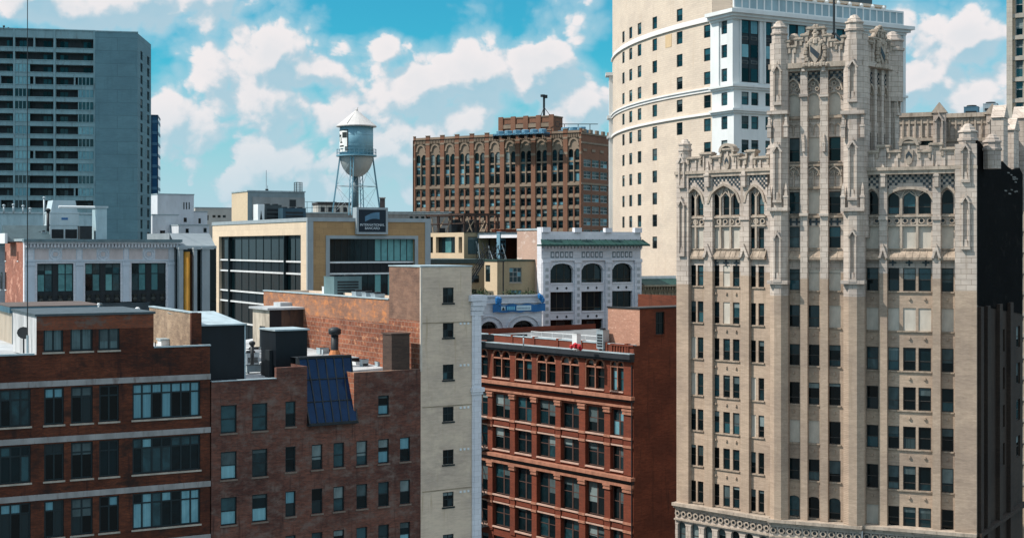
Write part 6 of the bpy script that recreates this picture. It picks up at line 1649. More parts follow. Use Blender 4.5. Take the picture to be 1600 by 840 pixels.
def crenel(mb, prof, zb, d0, d1, rib=.95, m=0, mc=1):
    for k, (a, b, z) in enumerate(prof):
        mb.box(a, b, d0, d1, zb, z - .26, m)
        mb.box(a - .1, b + .1, d0 - .16, d1 + .1, z - .26, z - .14, mc); mb.box(a - .13, b + .13, d0 - .24, d1 + .14, z - .14, z, mc); mb.box(a - .04, b + .04, d0 - .06, d1, z, z + .08, mc)
        mb.box(a - .05, a + .16, d0 - .2, d0, z - .65, z - .26, mc); mb.box(b - .16, b + .05, d0 - .2, d0, z - .65, z - .26, mc)
    a0, b0 = prof[0][0], prof[-1][1]; n = max(2, round((b0 - a0) / rib))
    for k in range(n + 1):
        x = a0 + (b0 - a0) * k / n; zz = min([q[2] for q in prof if q[0] - .02 <= x <= q[1] + .02] or [prof[0][2]])
        mb.box(x - .08, x + .08, d0 - .12, d0, zb, zz - .26, m)
def tracery(mb, u0, u1, zs, rise, d, m=0):
    """bars of a gothic window head"""
    c = (u0 + u1) / 2; w = (u1 - u0) / 2
    n = 10
    def ring(x, z, r, t=.07):
        for i in range(n):
            a, b = 2 * math.pi * i / n, 2 * math.pi * (i + 1) / n; P_ = lambda q, rr: (x + rr * math.cos(q), z + rr * math.sin(q))
            mb.prism([P_(a, r - t), P_(b, r - t), P_(b, r), P_(a, r)], d - .12, d, m)
    r = w * .3
    ring(c, zs + rise * .58, r); ring(c - w * .52, zs + rise * .18, r * .95); ring(c + w * .52, zs + rise * .18, r * .95)
    arch_ring(mb, u0, u1, zs, rise, .14, d - .25, d, True, m)
def facade_rows(rt, fr, bays, rows, RD, pxr, zsplit, zlow, ztop, u0, u1, seed, sill=True, names=('brick_wall', 'glazed_wall'), frame=None):
    rg = random.Random(seed); holes = []; wins = []; arcs = []
    for yt, yb, kinds in rows:
        z1, z0 = fr.z(yt, pxr, RD), fr.z(yb, pxr, RD)
        for lights, ks in zip(bays, kinds):
            L_ = []
            for (a, b), k in zip(lights, ks):
                ua, ub = fr.u(a, RD), fr.u(b, RD); holes.append((ua, ub, z0, z1))
                if k == 'p': arcs.append((ua, ub, z1, (ub - ua) * .75, True))
                if k == 'a': arcs.append((ua, ub, z1, (ub - ua) * .28, False))
                if k == 'r': arcs.append((ua, ub, z1, (ub - ua) * .5, False))
                L_.append((ua, ub, z0, z1, 'b' if k in 'br' else 'w'))
            wins.append(L_)
    for nm, za, zb, mt in ((names[0], zlow, zsplit, G_BR), (names[1], zsplit, ztop, G_TC)):
        mb = MB(fr.rel(FRG)); wall(mb, u0, u1, za, zb, holes, RD, .16)
        for ua, ub, z1, rise, pt in arcs:
            if za < z1 < zb: arch_fill(mb, ua, ub, z1, rise, RD, .16, pt)
        if nm == names[0]:          # little bosses on the spandrels
            for yt, yb, kinds in rows:
                z0 = fr.z(yb, pxr, RD)
                if z0 > zsplit or z0 < zlow + 3: continue
                for lights in bays:
                    for a, b in lights:
                        if len(lights) == 2: continue
                        um = (fr.u(a, RD) + fr.u(b, RD)) / 2; mb.box(um - .09, um + .09, RD - .14, RD, z0 - .75, z0 - .55)
        mb.build(nm, mt, rt)
    for L_ in wins:
        cc = rg.choice((1, 1, 1))
        window(rt, FRG, fr, L_, RD + .1, 1, (rg.choice((.3, .42, .5, .5)),), .07, ((GD, 5), (GT, 2.4), (GC, .5)), WFR, rng=rg)
    s = MB(fr.rel(FRG))
    for yt, yb, kinds in rows:
        z0 = fr.z(yb, pxr, RD)
        for lights in bays:
            a, b = fr.u(lights[0][0], RD), fr.u(lights[-1][1], RD); s.box(a - .06, b + .06, RD - .12, RD + .2, z0 - .12, z0 - .005)
    s.build_each('sill', G_CU, rt)
    return holes
WFR = plain('gothic_window_frame', (.05, .045, .04), .4, .6)
FRG = None
def gothic():
    global FRG
    MT = Fr(1203, 125.4, -24); FRG = MT
    rt = thing('gothic_tower_building', MT, 'tan brick gothic skyscraper with pale carved stone crown, chequered friezes and a turreted tower', 'building')
    ML = Fr(1057, 133.4, -45); uT = MT.u(1347)
    MR = MT.sub(uT, .5, 0); uR = MR.u(1525); uLw = ML.u(1206)
    print('gothic: left wing', uLw, 'tower', uT, 'right', uR)
    zbase = ML.z(788, 1085)
    RD = .38
    zsp = ML.z(424, 1085)
    SIDE = MR.sub(uR, 0, 82); MSd = MT.sub(uT, 0, 69); uS = MSd.u(1402)
    # ---------------- left wing
    Lb = [[(1077.5, 1087.5), (1090, 1099)], [(1114, 1124), (1130, 1140.5), (1145, 1155.5)], [(1171, 1181), (1185, 1194)]]
    Lr = [(303, 337, ('pp', 'ppp', 'pp')), (357, 388, ('bb', 'bbb', 'ww')), (414, 446, ('ww', 'wbw', 'ww')), (470, 503, ('ww', 'wbw', 'ww')), (526, 559, ('bw', 'www', 'ww')),
          (582, 616, ('bw', 'www', 'bw')), (638, 671, ('ww', 'www', 'bw')), (694, 726, ('ww', 'www', 'ww')), (750, 783, ('ww', 'www', 'ww'))]
    zLt = ML.z(268, 1085)
    m0 = rt
    facade_rows(rt, ML, Lb, Lr, RD, 1085, zsp, zbase, zLt, 0, uLw, 1)
    # ---------------- centre
    Cb = [[(1231.5, 1249.5)], [(1262, 1280.5)], [(1294.5, 1313.5)]]
    Cr = [(147, 182, 'rrr'), (216, 253, 'wbw'), (300, 334, 'wbw'), (354, 387, 'wbw'), (420, 453, 'wbb'), (476, 510, 'wwb'), (537, 570, 'www'), (596, 630, 'www'), (655, 690, 'bbw'), (715, 748, 'www'), (773, 806, 'aaa')]
    zTt = MT.z(103, 1240)
    facade_rows(rt, MT, Cb, Cr, .7, 1240, zsp, zbase, zTt, 0, uT, 2)
    # ---------------- right wing
    Rb = [[(1354, 1372.5)], [(1387, 1405), (1411, 1431), (1435, 1455)], [(1471, 1490)]]
    Rr = [(298, 335, ('p', 'ppp', 'p')), (353, 388, ('b', 'bbb', 'b')), (418, 454, ('w', 'www', 'w')), (480, 515, ('b', 'bbb', 'b')), (541, 577, ('w', 'www', 'w')), (602, 638, ('w', 'www', 'w')), (663, 698, ('w', 'www', 'w')), (724, 761, ('w', 'www', 'w')), (787, 822, ('b', 'www', 'w'))]
    zRt = MR.z(263, 1362)
    facade_rows(rt, MR, Rb, Rr, .72, 1362, zsp, zbase, zRt, 0, uR, 3)
    # ---------------- piers: brick below, glazed stone above
    pb = MB(); ps = MB()
    def pier(fr, a, b, d, RDx, zt, zs=None, cham=0.0):
        u0, u1 = fr.u(a, d), fr.u(b, d); zs = zsp if zs is None else zs
        for mb, z0, z1 in ((pb, zbase, zs), (ps, zs, zt)):
            mb.M = fr.rel(MT)
            if cham: mb.slab([(u0, RDx), (u0, d + cham), (u0 + cham, d), (u1 - cham, d), (u1, d + cham), (u1, RDx)], z0, z1)
            else: mb.slab([(u0, RDx), (u0, d), (u1, d), (u1, RDx)], z0, z1)
        return (u0 + u1) / 2, u1 - u0
    zj = lambda k: zsp - .5 * (k % 3)
    P = {}
    P['l0'] = pier(ML, 1057, 1075.5, -.1, RD, ML.z(250, 1060), zsp - 1.2)
    P['l1'] = pier(ML, 1100.5, 1113, .0, RD, ML.z(275, 1107)); P['l2'] = pier(ML, 1157, 1170, .0, RD, ML.z(275, 1163), zsp - .3)
    P['t0'] = pier(MT, 1201, 1229, -.55, .7, MT.z(68, 1215), zsp - 2, .5)
    P['t1'] = pier(MT, 1250.5, 1261.5, .1, .7, MT.z(103, 1255), zsp - .5); P['t2'] = pier(MT, 1281.5, 1293.5, .1, .7, MT.z(103, 1287), zsp - .5)
    P['t3'] = pier(MT, 1316, 1349, -.55, .7, MT.z(62, 1335), zsp - 2, .55)
    P['r1'] = pier(MR, 1374, 1386, .1, .72, MR.z(268, 1380)); P['r2'] = pier(MR, 1457, 1469.5, .1, .72, MR.z(268, 1463), zsp - .4)
    P['r3'] = pier(MR, 1492, 1526, -.2, .72, MR.z(225, 1508), zsp - 1.4)
    pb.build_each('brick_pier', G_BR, rt, -.1); ps.build_each('glazed_pier', G_TC, rt, -.1)
    # ---------------- ledges, friezes, chequers, arches
    o = MB(); 
    def ledge(fr, a, b, y, pxr, out, RDx, h=.35, m=0):
        z = fr.z(y, pxr); o.M = fr.rel(MT); o.box(a, b, -out, RDx + .05, z - h, z, m)
    def slope(fr, a, b, y0, y1, pxr, out, RDx):
        z0, z1 = fr.z(y0, pxr), fr.z(y1, pxr); o.M = fr.rel(MT)
        o.slab([(a, -out), (b, -out), (b, RDx), (a, RDx)], z1 - .2, z1, 2); o.poly(((a, -out, z1 + .004), (b, -out, z1 + .004), (b, RDx, z0), (a, RDx, z0)), 2)
        n = max(2, int((b - a) / .55))
        for k in range(n + 1): x = a + (b - a) * k / n; o.tube((x, -out, z1), (x, RDx, z0), .05, n=4, m=2)
    for fr, bays, RDx, pxr, ys in ((ML, Lb, RD, 1085, (390, 401, 340, 346.5, 270)), (MR, Rb, .72, 1362, (391, 402, 338, 345, 265))):
        UU = [(fr.u(l[0][0], RDx) - .25, fr.u(l[-1][1], RDx) + .25) for l in bays]
        for a, b in UU:
            slope(fr, a, b, ys[0], ys[1], pxr, -.05, RDx)
            z0, z1 = fr.z(ys[3] + 6, pxr, RDx), fr.z(ys[2] + 1.5, pxr, RDx); o.M = fr.rel(MT)
            o.box(a, b, RDx - .22, RDx, z1, z1 + .16); o.box(a, b, RDx - .18, RDx, z0 - .14, z0)
            n = max(2, round((b - a) / .75)); w = (b - a) / n
            for k in range(n):
                c = a + (k + .5) * w; zc = (z0 + z1) / 2; r = min(w, z1 - z0) * .42
                for i in range(8):
                    t0, t1 = 2 * math.pi * i / 8, 2 * math.pi * (i + 1) / 8; Q = lambda t, rr: (c + rr * math.cos(t), zc + rr * math.sin(t)); o.prism([Q(t0, r * .62), Q(t1, r * .62), Q(t1, r), Q(t0, r)], RDx - .14, RDx)
                o.box(c - r * .55, c + r * .55, RDx - .03, RDx, zc - r * .55, zc + r * .4, 1)
        z = fr.z(ys[4], pxr); o.M = fr.rel(MT); ue = uLw if fr is ML else uR
        o.box(-.1, ue + .1, -.22, RDx, z - .12, z + .16); o.box(-.05, ue + .05, -.1, RDx, z - .45, z - .12)
        for lights, (a, b) in zip(bays, UU):
            zs = fr.z(319 if fr is ML else 316, pxr, RDx); rise = (fr.z(295, pxr, RDx) - zs) * (1.0 if len(lights) < 3 else 1.12)
            a2, b2 = a + .05, b - .05
            arch_ring(o, a2, b2, zs, rise * (.82 if len(lights) > 2 and fr is MR else 1), .22, RDx - .45, RDx - .28, not (len(lights) > 2 and fr is MR), 0)
            cc, hw = (a2 + b2) / 2, (b2 - a2) / 2
            def lo(u, zs=zs, rise=rise, cc=cc, hw=hw): x = min(abs(u - cc) / (hw + .1), 1); return zs + .1 + (rise + .3) * math.sqrt(max(4 - (1 + x) ** 2, 0)) / 1.732
            big = len(lights) > 2; SPd = RDx - .3
            arch_fill(o, a2, b2, z - .45, z - .45 - zs, SPd, .4, not (big and fr is MR), 0) if False else None
            pts = arch_pts(a2, b2, zs, rise * (.82 if big and fr is MR else 1), not (big and fr is MR), 10)
            for (xa, za_), (xb, zb2) in zip(pts, pts[1:]):
                o.poly(((xa, SPd, za_), (xb, SPd, zb2), (xb, SPd, z - .45), (xa, SPd, z - .45)), 3); o.poly(((xb, SPd, zb2), (xa, SPd, za_), (xa, RDx, za_), (xb, RDx, zb2)), 0)
            o.poly(((a - .3, SPd, zs), (a2, SPd, zs), (a2, SPd, z - .45), (a - .3, SPd, z - .45)), 3); o.poly(((b2, SPd, zs), (b + .3, SPd, zs), (b + .3, SPd, z - .45), (b2, SPd, z - .45)), 3)
            checker(o, a - .28, b + .28, fr.z(299, pxr, RDx), z - .45, SPd, 6, 1, lo)
            zt_ = fr.z(303 if fr is ML else 298, pxr, RDx)
            if len(lights) > 1:
                for k in range(len(lights) + 1):
                    x = a2 + (b2 - a2) * k / len(lights) if 0 < k < len(lights) else None
                    if x: 
                        o.box(x - .1, x + .1, RDx - .16, RDx, fr.z(388, pxr, RDx), zs + rise * .35)
                        o.tube((x, RDx - .08, zs + rise * .3), (cc + (x - cc) * .35, RDx - .08, zs + rise * .95), .07, n=4)
                        for s in (-1, 1): o.tube((x, RDx - .08, zs + rise * .3), (x + s * hw * .38, RDx - .08, zs + rise * .72), .06, n=4)
        if fr is MR or fr is ML:
            a, b = UU[1]; n = 3; o.M = fr.rel(MT)
            zc = fr.z(410, pxr, RDx)
            for k in range(n): c = a + (b - a) * (k + .5) / n; o.box(c - .3, c + .3, RDx - .06, RDx - .0, zc - .07, zc + .07, 1); o.box(c - .07, c + .07, RDx - .064, RDx, zc - .28, zc + .28, 1)
    # centre ornament
    o.M = MT.rel(MT); RDx = .7
    CU = [(MT.u(l[0][0], RDx), MT.u(l[0][1], RDx)) for l in Cb]
    for a, b in CU:
        slope(MT, a - .3, b + .3, 391, 402, 1240, -.2, RDx)
        for y in (188, 262, 297, 341.5): z = MT.z(y - 4, 1240, RDx); o.box(a - .3, b + .3, RDx - .3, RDx, z - .16, z + .04, 2)
        for y0, y1 in ((262, 294), (194, 212)):
            z0, z1 = MT.z(y1, 1240, RDx), MT.z(y0, 1240, RDx); c = (a + b) / 2
            o.box(a - .15, a - .02, RDx - .14, RDx, z0, z1); o.box(b + .02, b + .15, RDx - .14, RDx, z0, z1); o.box(c - .06, c + .06, RDx - .14, RDx, z0, z1 - .3)
            if y0 == 262: tracery(o, a, b, z1 - .75, .7, RDx)
            else: arch_ring(o, a, c, z1 - .5, .4, .09, RDx - .12, RDx, True); arch_ring(o, c, b, z1 - .5, .4, .09, RDx - .12, RDx, True)
        z0, z1 = MT.z(352, 1240, RDx), MT.z(341.5, 1240, RDx); n = 2
        for k in range(n): c = a + (b - a) * (k + .5) / n; zc = (z0 + z1) / 2; o.box(c - .3, c + .3, RDx - .06, RDx, zc - .08, zc + .08, 1); o.box(c - .08, c + .08, RDx - .066, RDx, zc - .3, zc + .3, 1)
        zs = MT.z(147, 1240, RDx); tracery(o, a - .12, b + .12, zs + .15, MT.z(128, 1240, RDx) - zs, RDx - .1); arch_ring(o, a, b, MT.z(157, 1240, RDx), (b - a) * .5, .1, RDx - .12, RDx)
        cc, hw = (a + b) / 2, (b - a) / 2 + .2; zq = MT.z(147, 1240, RDx); ri = MT.z(122, 1240, RDx) - zq
        def lo2(u, cc=cc, hw=hw): x = min(abs(u - cc) / hw, 1); return zq + ri * math.sqrt(max(4 - (1 + x) ** 2, 0)) / 1.732
        o.box(a - .4, b + .4, RDx - .1, RDx, MT.z(118, 1240, RDx), MT.z(108, 1240, RDx), 3); checker(o, a - .34, b + .34, MT.z(137, 1240, RDx), MT.z(110, 1240, RDx), RDx - .12, 6, 1, lo2)
    z = zTt; o.box(-.1, uT + .1, -.2, .9, z - .25, z + .2); o.box(0, uT, .0, .9, z - .5, z - .25)
    o.build_each('carved_frieze', [G_TR, G_DK, G_CU, G_TC], rt, .12)
    # niches on the piers
    n_ = MB()
    def nich(fr, key, specs, d):
        n_.M = fr.rel(MT); u, w = P[key]
        for y0, y1, pr in specs: niche(n_, u, w * pr, fr.z(y1, pr0[key], d), fr.z(y0, pr0[key], d), d)
    pr0 = {'l0': 1064, 'l1': 1107, 'l2': 1163, 't0': 1215, 't3': 1332, 'r3': 1508, 'r1': 1380, 'r2': 1463}
    nich(ML, 'l0', [(243, 290, .5), (310, 396, .5)], -.1)
    nich(MT, 't0', [(100, 160, .45), (225, 312, .45), (362, 436, .4)], -.55); nich(MT, 't3', [(92, 155, .42), (218, 308, .42), (358, 436, .36)], -.55)
    nich(MR, 'r3', [(224, 280, .38), (305, 385, .38)], -.2)
    for fr, key, d in ((ML, 'l1', 0), (ML, 'l2', 0), (MR, 'r1', .1), (MR, 'r2', .1)):
        n_.M = fr.rel(MT); u, w = P[key]; px = pr0[key]
        z = fr.z(385, px, d)
        for s in (-1, 1):
            q = [(u + s * w * .62, z - 1.0), (u + s * w * .3, z - 1.0), (u, z - .3), (u, z + .25)]; n_.prism(q if s < 0 else q[::-1], d - .22, d)
        n_.box(u - w * .6, u + w * .6, d - .12, d, fr.z(340, px, d) - .2, fr.z(340, px, d) + .1)
        pinnacle(n_, u, d - .05, w * .55, fr.z(292, px, d), fr.z(252, px, d) - fr.z(292, px, d))
    for key, fr, px in (('t0', MT, 1215), ('t3', MT, 1332)):
        n_.M = Matrix(); u, w = P[key]
        for y in (175, 326, 440): z = fr.z(y, px, -.55); n_.box(u - w * .5 - .12, u + w * .5 + .12, -.75, .3, z - .2, z + .12)
        for s in (-1, 1):
            for y in (215, 325): pinnacle(n_, u + s * w * .46, -.5, .35, fr.z(y, px, -.55), 2.2)
    for fr, key, d in ((MT, 't1', .1), (MT, 't2', .1)):
        n_.M = Matrix(); u, w = P[key]; px = 1255 if key == 't1' else 1287
        for y in (333, 147): z = fr.z(y, px, d); n_.box(u - w * .62, u + w * .62, d - .2, d, z - .25, z)
        pinnacle(n_, u, d - .1, w * .5, fr.z(112, px, d), 2.6); pinnacle(n_, u, d - .08, w * .35, fr.z(237, px, d), 1.6)
    n_.build_each('gabled_niche', G_TC, rt)
    # base storey
    b = MB(); zf0 = ML.z(813, 1085)
    for fr, ue, bays, RDx, pxr in ((ML, uLw, Lb, RD, 1085), (MT, uT, Cb, .7, 1240), (MR, uR, Rb, .72, 1362)):
        b.M = fr.rel(MT); hs = []
        zt2 = zf0 - .25
        for l in bays:
            for a, c in l:
                pass
        n = max(4, round(ue / 1.55)); 
        for k in range(n):
            c = ue * (k + .5) / n; hs.append((c - .48, c + .48, zt2 - 2.6, zt2))
        wall(b, 0, ue, 0, zbase - .02, hs, -.2, .4)
        for h in hs: arch_fill(b, h[0], h[1], h[3], .35, -.2, .4)
        b.box(-.1, ue + .1, -.62, RDx, zbase - .25, zbase + .03, 1); b.box(-.05, ue + .05, -.45, -.2, zbase - .45, zbase - .25, 1); b.box(0, ue, -.4, -.2, zf0 - .1, zf0 + .04, 1)
        nq = round(ue / .72); zc = (zbase - .45 + zf0) / 2
        for k in range(nq):
            c = ue * (k + .5) / nq; r = .3
            b.box(c - .28, c + .28, -.23, -.2, zc - .28, zc + .28, 2)
            for i in range(6):
                t0, t1 = 2 * math.pi * i / 6, 2 * math.pi * (i + 1) / 6; Q = lambda t, rr: (c + rr * math.cos(t), zc + rr * math.sin(t)); b.prism([Q(t0, r * .6), Q(t1, r * .6), Q(t1, r), Q(t0, r)], -.34, -.2, 1)
        for i, h in enumerate(hs):
            if i % 3 == 0:
                window(rt, MT, fr, hs[i:i + 3], .1, 1, (.55,), .09, ((GD, 3), (GT, 2)), WFR)
    b.build('base_storey', [G_TC, G_TR, G_DK], rt)
    # bodies, roofs, side walls
    w = MB(); zr = zRt - .3
    def pt(fr, u, d): q = fr.rel(MT) @ Vector((u, d, 0)); return (q.x, q.y)
    w.poly([(*p, zr) for p in (pt(ML, 0, .5), pt(ML, uLw, .5), pt(ML, uLw, 12), pt(ML, 0, 12))], 1)
    w.M = ML.rel(MT); w.poly(((0, 20, 0), (0, RD, 0), (0, RD, zLt), (0, 20, zLt))); w.M = Matrix()
    w.poly([(*p, zr) for p in (pt(MR, 0, .8), pt(MR, uR, .8), pt(SIDE, 18, 0), pt(MR, 0, 18))], 1)
    w.build('roof_deck', [G_BR, ROOF_D], rt)
    # right flank: dim brick below, ragged near-black part above, deep shade put into its colour
    s = MB(SIDE.rel(MT)); DS = SIDE.u(1598); zq = SIDE.z(470, 1540)
    hs = []
    for k in range(2, 8):
        for a, c in ((1556, 1562), (1564, 1570), (1577, 1583), (1588, 1594)):
            hs.append((SIDE.u(a), SIDE.u(c), zbase + .6 + 3.42 * k - 3, zbase + 2.6 + 3.42 * k - 3))
    hs = [h for h in hs if h[3] < zq]
    wall(s, 0, DS, 0, zq, hs, 0, .25)
    for px in (1526.5, 1537, 1556, 1573): s.box(SIDE.u(px), SIDE.u(px + 4.5), -.35, 0, 0, zq - .4)
    s.box(0, DS, -.5, 0, zbase - .3, zbase); 
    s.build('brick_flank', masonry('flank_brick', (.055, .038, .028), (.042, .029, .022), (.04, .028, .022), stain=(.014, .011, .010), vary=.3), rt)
    for i in range(0, len(hs), 2): window(rt, MT, SIDE, hs[i:i + 2], .16, 1, (.5,), .08, ((GD, 2), (GT, 2)), WFR)
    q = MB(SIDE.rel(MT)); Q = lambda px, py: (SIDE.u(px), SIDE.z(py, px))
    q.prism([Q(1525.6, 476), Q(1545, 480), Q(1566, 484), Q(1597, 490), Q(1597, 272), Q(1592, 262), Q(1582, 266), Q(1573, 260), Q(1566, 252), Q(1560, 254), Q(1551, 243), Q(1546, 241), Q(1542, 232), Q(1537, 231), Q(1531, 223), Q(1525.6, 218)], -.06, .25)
    rgt = random.Random(6)
    for k in range(13): 
        px = rgt.uniform(1568, 1592); py = rgt.uniform(270, 305); u, z = Q(px, py); q.box(u - rgt.uniform(.2, .6), u + .4, -.1, -.06, z - .06, z + .06, 1)
    q.build('shade_black_wall', [SHADE_BLACK, plain('flaking_patch', (.16, .16, .15), .4, .9, 2)], rt)
    # central tower body
    tb = MB(); side_end = pt(MSd, uS, 0)
    tb.M = MSd.rel(MT)
    hsd = []; arcs = []
    for k in range(3):
        c = uS * (.30 + .2 * k); ww = uS * .052
        hsd.append((c - ww, c + ww, MT.z(253, 1345), MT.z(205, 1345))); hsd.append((c - ww, c + ww, MT.z(188, 1345), MT.z(145, 1345)))
    wall(tb, 0, uS, zRt - 6, zTt, hsd, .35, .3)
    for h in hsd[1::2]: arch_fill(tb, h[0], h[1], h[3], (h[1] - h[0]) * .8, .35, .3, True)
    for k in range(4): c = uS * (.2 + .2 * k); tb.box(c - uS * .032, c + uS * .032, .05, .35, zRt - 6, zTt)
    tb.box(0, uS * .12, -.2, .6, zRt - 6, zTt + 2.5); tb.box(uS * .88, uS, -.2, .6, zRt - 6, zTt + 2.5)
    tb.box(-.1, uS + .1, -.15, .5, zTt - .25, zTt + .2)
    for k in range(3): c = uS * (.30 + .2 * k); checker(tb, c - uS * .066, c + uS * .066, MT.z(128, 1345), MT.z(109, 1345), .35, 5, 1); tracery(tb, c - uS * .06, c + uS * .06, MT.z(146, 1345), MT.z(130, 1345) - MT.z(146, 1345), .35, 2)
    niche(tb, uS * .94, uS * .1, MT.z(170, 1345), MT.z(95, 1345), -.2)
    tb.M = Matrix()
    be = (side_end[0] - 9 * math.sin(R(-10)) - 8, side_end[1] + 3)
    tb.poly(((0, 0, zRt - 6), (0, 0, zTt), (*be, zTt), (*be, zRt - 6))); tb.poly(((*side_end, zRt - 6), (*be, zRt - 6), (*be, zTt), (*side_end, zTt)))
    tb.poly(((0, .4, zTt - .2), (uT, .4, zTt - .2), (*side_end, zTt - .2), (*be, zTt - .2)), 1)
    tb.build('tower_body', [G_TC, G_DK, G_TR], rt)
    for i in range(3): window(rt, MT, MSd, [hsd[2 * i]], .55, 1, (.5,), .08, ((GD, 1),), WFR); window(rt, MT, MSd, [(*hsd[2 * i + 1], 'b')], .55)
    # parapets
    c = MB()
    def prof(fr, pts): return [(fr.u(a), fr.u(b), fr.z(y, (a + b) / 2)) for a, b, y in pts]
    c.M = ML.rel(MT); crenel(c, prof(ML, [(1076, 1096, 246), (1096, 1112, 239), (1112, 1127, 244), (1127, 1147, 232), (1147, 1156, 241), (1156, 1167, 246), (1167, 1180, 235), (1180, 1202, 245)]), zLt, .0, .5)
    c.M = MR.rel(MT); crenel(c, prof(MR, [(1347, 1371, 236), (1371, 1388, 227), (1388, 1406, 235.5), (1406, 1435, 221), (1435, 1453, 235), (1453, 1471, 224), (1471, 1494, 231)]), zRt, .2, .7)
    c.M = Matrix(); crenel(c, prof(MT, [(1222, 1233, 64), (1233, 1243, 72), (1243, 1253, 60), (1253, 1262, 54), (1262, 1288, 43), (1288, 1298, 54), (1298, 1306, 62), (1306, 1316, 66), (1316, 1330, 56)]), zTt, .0, .6)
    c.M = MSd.rel(MT); sl = [(uS * .12, uS * .28, MT.z(62, 1345)), (uS * .28, uS * .4, MT.z(55, 1345)), (uS * .4, uS * .62, MT.z(42, 1345)), (uS * .62, uS * .75, MT.z(55, 1345)), (uS * .75, uS * .88, MT.z(62, 1345))]; crenel(c, sl, zTt, 0, .5)
    c.build_each('stepped_parapet', [G_TC, G_TR], rt)
    # gable arches with shields, crest
    g = MB()
    def shield(fr, a, b, yt, yb, d):
        g.M = fr.rel(MT); u0, u1 = fr.u(a, d), fr.u(b, d); cu = (u0 + u1) / 2; w_ = u1 - u0; z0, z1 = fr.z(yb, (a + b) / 2, d), fr.z(yt, (a + b) / 2, d); h = z1 - z0
        g.prism([(cu - w_ * .5, z0 + h * .45), (cu - w_ * .3, z0 + h * .12), (cu, z0), (cu + w_ * .3, z0 + h * .12), (cu + w_ * .5, z0 + h * .45), (cu + w_ * .5, z1), (cu - w_ * .5, z1)], d - .18, d)
        g.prism([(cu - w_ * .36, z0 + h * .42), (cu, z0 + h * .68), (cu + w_ * .36, z0 + h * .42), (cu + w_ * .36, z0 + h * .66), (cu, z0 + h * .92), (cu - w_ * .36, z0 + h * .66)], d - .22, d - .18, 1)
    arch_w = [(ML, 1130, 1144, 236, 266, -.02), (MR, 1411, 1430, 226, 258, .18)]
    for fr, a, b, yt, yb, d in arch_w:
        shield(fr, a + 3, b - 3, yt + 8, yb, d); g.M = fr.rel(MT); u0, u1 = fr.u(a - 2, d), fr.u(b + 2, d); arch_ring(g, u0, u1, fr.z(yt + 2, a, d), (u1 - u0) * .42, .25, d - .25, d + .5); g.prism(arch_pts(u0, u1, fr.z(yt + 2, a, d), (u1 - u0) * .42)[::-1], d + .02, d + .45)
    # large crest on the tower front and the tower side
    def crest(fr, ac, y0, y1, hw, d, uc=None):
        g.M = fr.rel(MT); cu = fr.u(ac, d) if uc is None else uc; zz0, zz1 = MT.z(y1, 1275), MT.z(y0, 1275); h = zz1 - zz0; zc = zz0 + h * .36; r = hw
        for k in range(22):
            t = 2 * math.pi * k / 22; g.ball((cu + r * math.cos(t), d - .15, zc + h * .34 * math.sin(t)), .2 + .05 * (k % 2), 6)
        g.prism([(cu - r * .62, zc + h * .22), (cu - r * .55, zc - h * .08), (cu, zc - h * .3), (cu + r * .55, zc - h * .08), (cu + r * .62, zc + h * .22)], d - .28, d)
        g.prism([(cu - r * .5, zc + h * .02), (cu + r * .28, zc - h * .18), (cu + r * .45, zc - h * .04), (cu - r * .5, zc + h * .18)], d - .32, d - .28, 1)
        for q in ((0, .64, .34), (-.28, .7, .22), (.28, .7, .22), (0, .8, .26), (0, .92, .2), (-.45, .58, .24), (.45, .58, .24), (-.18, .86, .16), (.18, .86, .16)): g.ball((cu + r * q[0] * 1.1, d - .12, zz0 + h * q[1]), q[2], 7)
        for k in range(9): g.ball((cu + r * (k - 4) / 3.4, d - .2, zz0 + .1 + .06 * (k % 2)), .22, 6)
        g.prism(arch_pts(cu - hw * 1.3, cu + hw * 1.3, zz1 - h * .22, h * .24, True)[::-1] if False else [(cu - hw * 1.25, zz1 - h * .2), (cu + hw * 1.25, zz1 - h * .2), (cu + hw * .5, zz1), (cu, zz1 + h * .08), (cu - hw * .5, zz1)], d + .02, d + .4)
        for k in range(10): s = k / 9; g.ball((cu + hw * 1.25 * (2 * s - 1), d, zz1 - h * .2 + (h * .28) * (1 - abs(2 * s - 1))), .17, 6)
    crest(MT, 1274.5, 44, 104, .85, -.02); crest(MSd, 1368, 44, 106, .75, -.02, uS * .5)
    g.build_each('carved_crest', [G_TR, G_DK], rt, .3)
    # turrets
    t = MB()
    t.M = Matrix(); u, w_ = P['t0']; turret(t, u, .15, w_ * .42, MT.z(75, 1215), MT.z(33, 1215)); u, w_ = P['t3']; turret(t, u, .2, w_ * .42, MT.z(70, 1335), MT.z(23, 1337))
    t.M = MSd.rel(MT); turret(t, uS * .97, .4, .95, zTt - 3, MT.z(38, 1345))
    t.M = ML.rel(MT); u, w_ = P['l0']; turret(t, u, .3, .62, ML.z(255, 1064), ML.z(217, 1066)); turret(t, ML.u(1196), 1.2, .6, zLt, ML.z(222, 1196))
    t.M = MR.rel(MT); u, w_ = P['r3']; turret(t, u + .1, .5, .78, MR.z(232, 1508), MR.z(193, 1507)); turret(t, u + 1.9, 2.2, .75, MR.z(262, 1530), MR.z(207, 1537))
    t.build_each('turret', G_TC, rt)
    # set back roof block to the right of the tower
    An = Fr(1404, 134.5, -24); uA = An.u(1474); uB = An.u(1556); za = An.z(181, 1440)
    b = MB(An.rel(MT)); 
    ha = [(An.u(1437), An.u(1457), An.z(227, 1447), An.z(214, 1447))]
    wall(b, -1, uA, zr, za, ha, 0, .3); b.poly(((uA, 0, zr), (uA, 2.2, zr), (uA, 2.2, za), (uA, 0, za))); wall(b, uA, uB, zr, za, (), 2.2, .2)
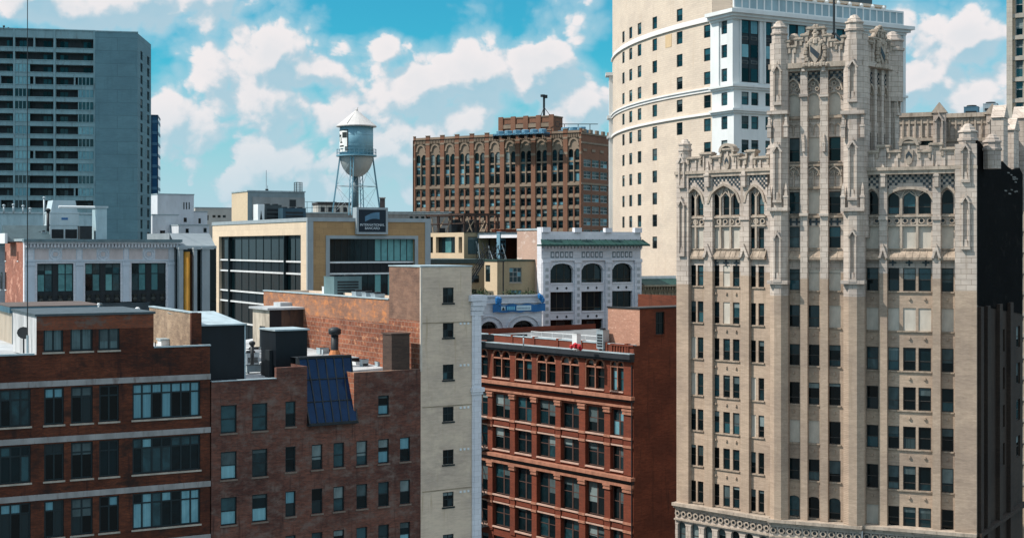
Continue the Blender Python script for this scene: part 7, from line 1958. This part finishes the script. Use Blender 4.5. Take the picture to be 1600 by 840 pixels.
    b.poly(((uB, 2.2, zr), (uB, 9, zr), (uB, 9, za), (uB, 2.2, za))); b.poly(((-1, 0, za - .1), (uA, 0, za - .1), (uA, 9, za - .1), (-1, 9, za - .1)), 1); b.poly(((uA, 2.2, za - .1), (uB, 2.2, za - .1), (uB, 9, za - .1), (uA, 9, za - .1)), 1)
    for (a, e, d) in ((-1, uA, 0), (uA, uB, 2.2)):
        b.box(a, e + .1, d - .3, d + .3, za - .1, za + .3, 2); b.box(a, e, d - .2, d, za - 2.4, za - 2.1, 2)
        n = round((e - a) / .6)
        for k in range(n): x = a + (e - a) * (k + .5) / n; b.box(x - .07, x + .07, d - .16, d, za - 2.1, za - .1, 2); b.box(x + .07, x + .53, d - .1, d, za - .75, za - .1, 2) if k < n - 1 else None
    for px, d, yt in ((1468, -.25, 160), (1551, 1.9, 162)):
        u = An.u(px, d); z1 = An.z(yt, px, d); b.box(u - .55, u + .55, d - .2, d + .5, zr, z1 - 1.0); b.prism([(u - .75, z1 - 1.0), (u + .75, z1 - 1.0), (u, z1)], d - .3, d + .5, 2); niche(b, u, .7, za - 4.2, z1 - 1.1, d - .2)
    b.build('roof_block', [G_TC, ROOF_G, G_TR], rt)
    window(rt, MT, An, ha, .2, 2, (), .08, ((GD, 1),), WFR)
    pz = MB(SIDE.rel(MT))
    for px, yt, yb, hw in ((1576, 188, 340, 4.0), (1559, 168, 262, 3.5), (1591, 170, 330, 3.0)):
        u0, u1 = SIDE.u(px - hw, 1.0), SIDE.u(px + hw, 1.0); z0, z1 = SIDE.z(yb, px, 1), SIDE.z(yt, px, 1); u = (u0 + u1) / 2
        pz.box(u0, u1, .3, 1.4, z0, z1 - 1.0); pz.prism([(u0 - .15, z1 - 1.0), (u1 + .15, z1 - 1.0), (u, z1 + .2)], .2, 1.4)
    pz.build_each('gabled_buttress', G_TC, rt)
    # flag mast and gear
    f = MT.sub(MT.u(1303, 2.5), 2.5); t = thing('flag_mast', f, 'dark steel mast on a tripod foot at the top of the gothic central tower', 'mast', None, zTt - .2)
    zf = f.z(47, 1303) - zTt; b = MB(); b.tube((0, 0, zf - .6), (0, 0, zf + 9), .11, .08, n=6); b.build('pole', METAL_D, t)
    b = MB()
    for k in range(4): a = math.pi / 4 + k * math.pi / 2; b.tube((0, 0, zf), (1.5 * math.cos(a), 1.3 * math.sin(a), zf - 1.1), .08, n=4); b.tube((1.5 * math.cos(a), 1.3 * math.sin(a), zf - 1.1), (1.5 * math.cos(a), 1.3 * math.sin(a), 0), .08, n=4)
    b.build('tripod', METAL_D, t)
    f = MT.sub(MT.u(1241, 1.2), 1.2); t = thing('finial_ball', f, 'stone ball with greenery on the gothic tower parapet left of the crest', 'ornament', None, zTt)
    b = MB(); b.ball((0, 0, MT.z(58, 1241) - zTt), .5, 10); b.tube((0, 0, 0), (0, 0, MT.z(62, 1241) - zTt), .3, n=8); b.build('ball', G_TR, t)
    for i, (px, yy, Y) in enumerate(((1515, 165, 146), (1545, 160, 148))):
        f = Fr(px - 9, Y, -24); rooftop_unit(f, 1.4, 1.4, f.z(yy, px) - za, za - .1, ('small blue-grey unit', 'wider pale unit with two short pipes')[i] + ' on the set-back roof of the gothic tower building', METAL if i else plain('blue_unit', (.06, .14, .20), .3, .5), fans=1)
gothic()
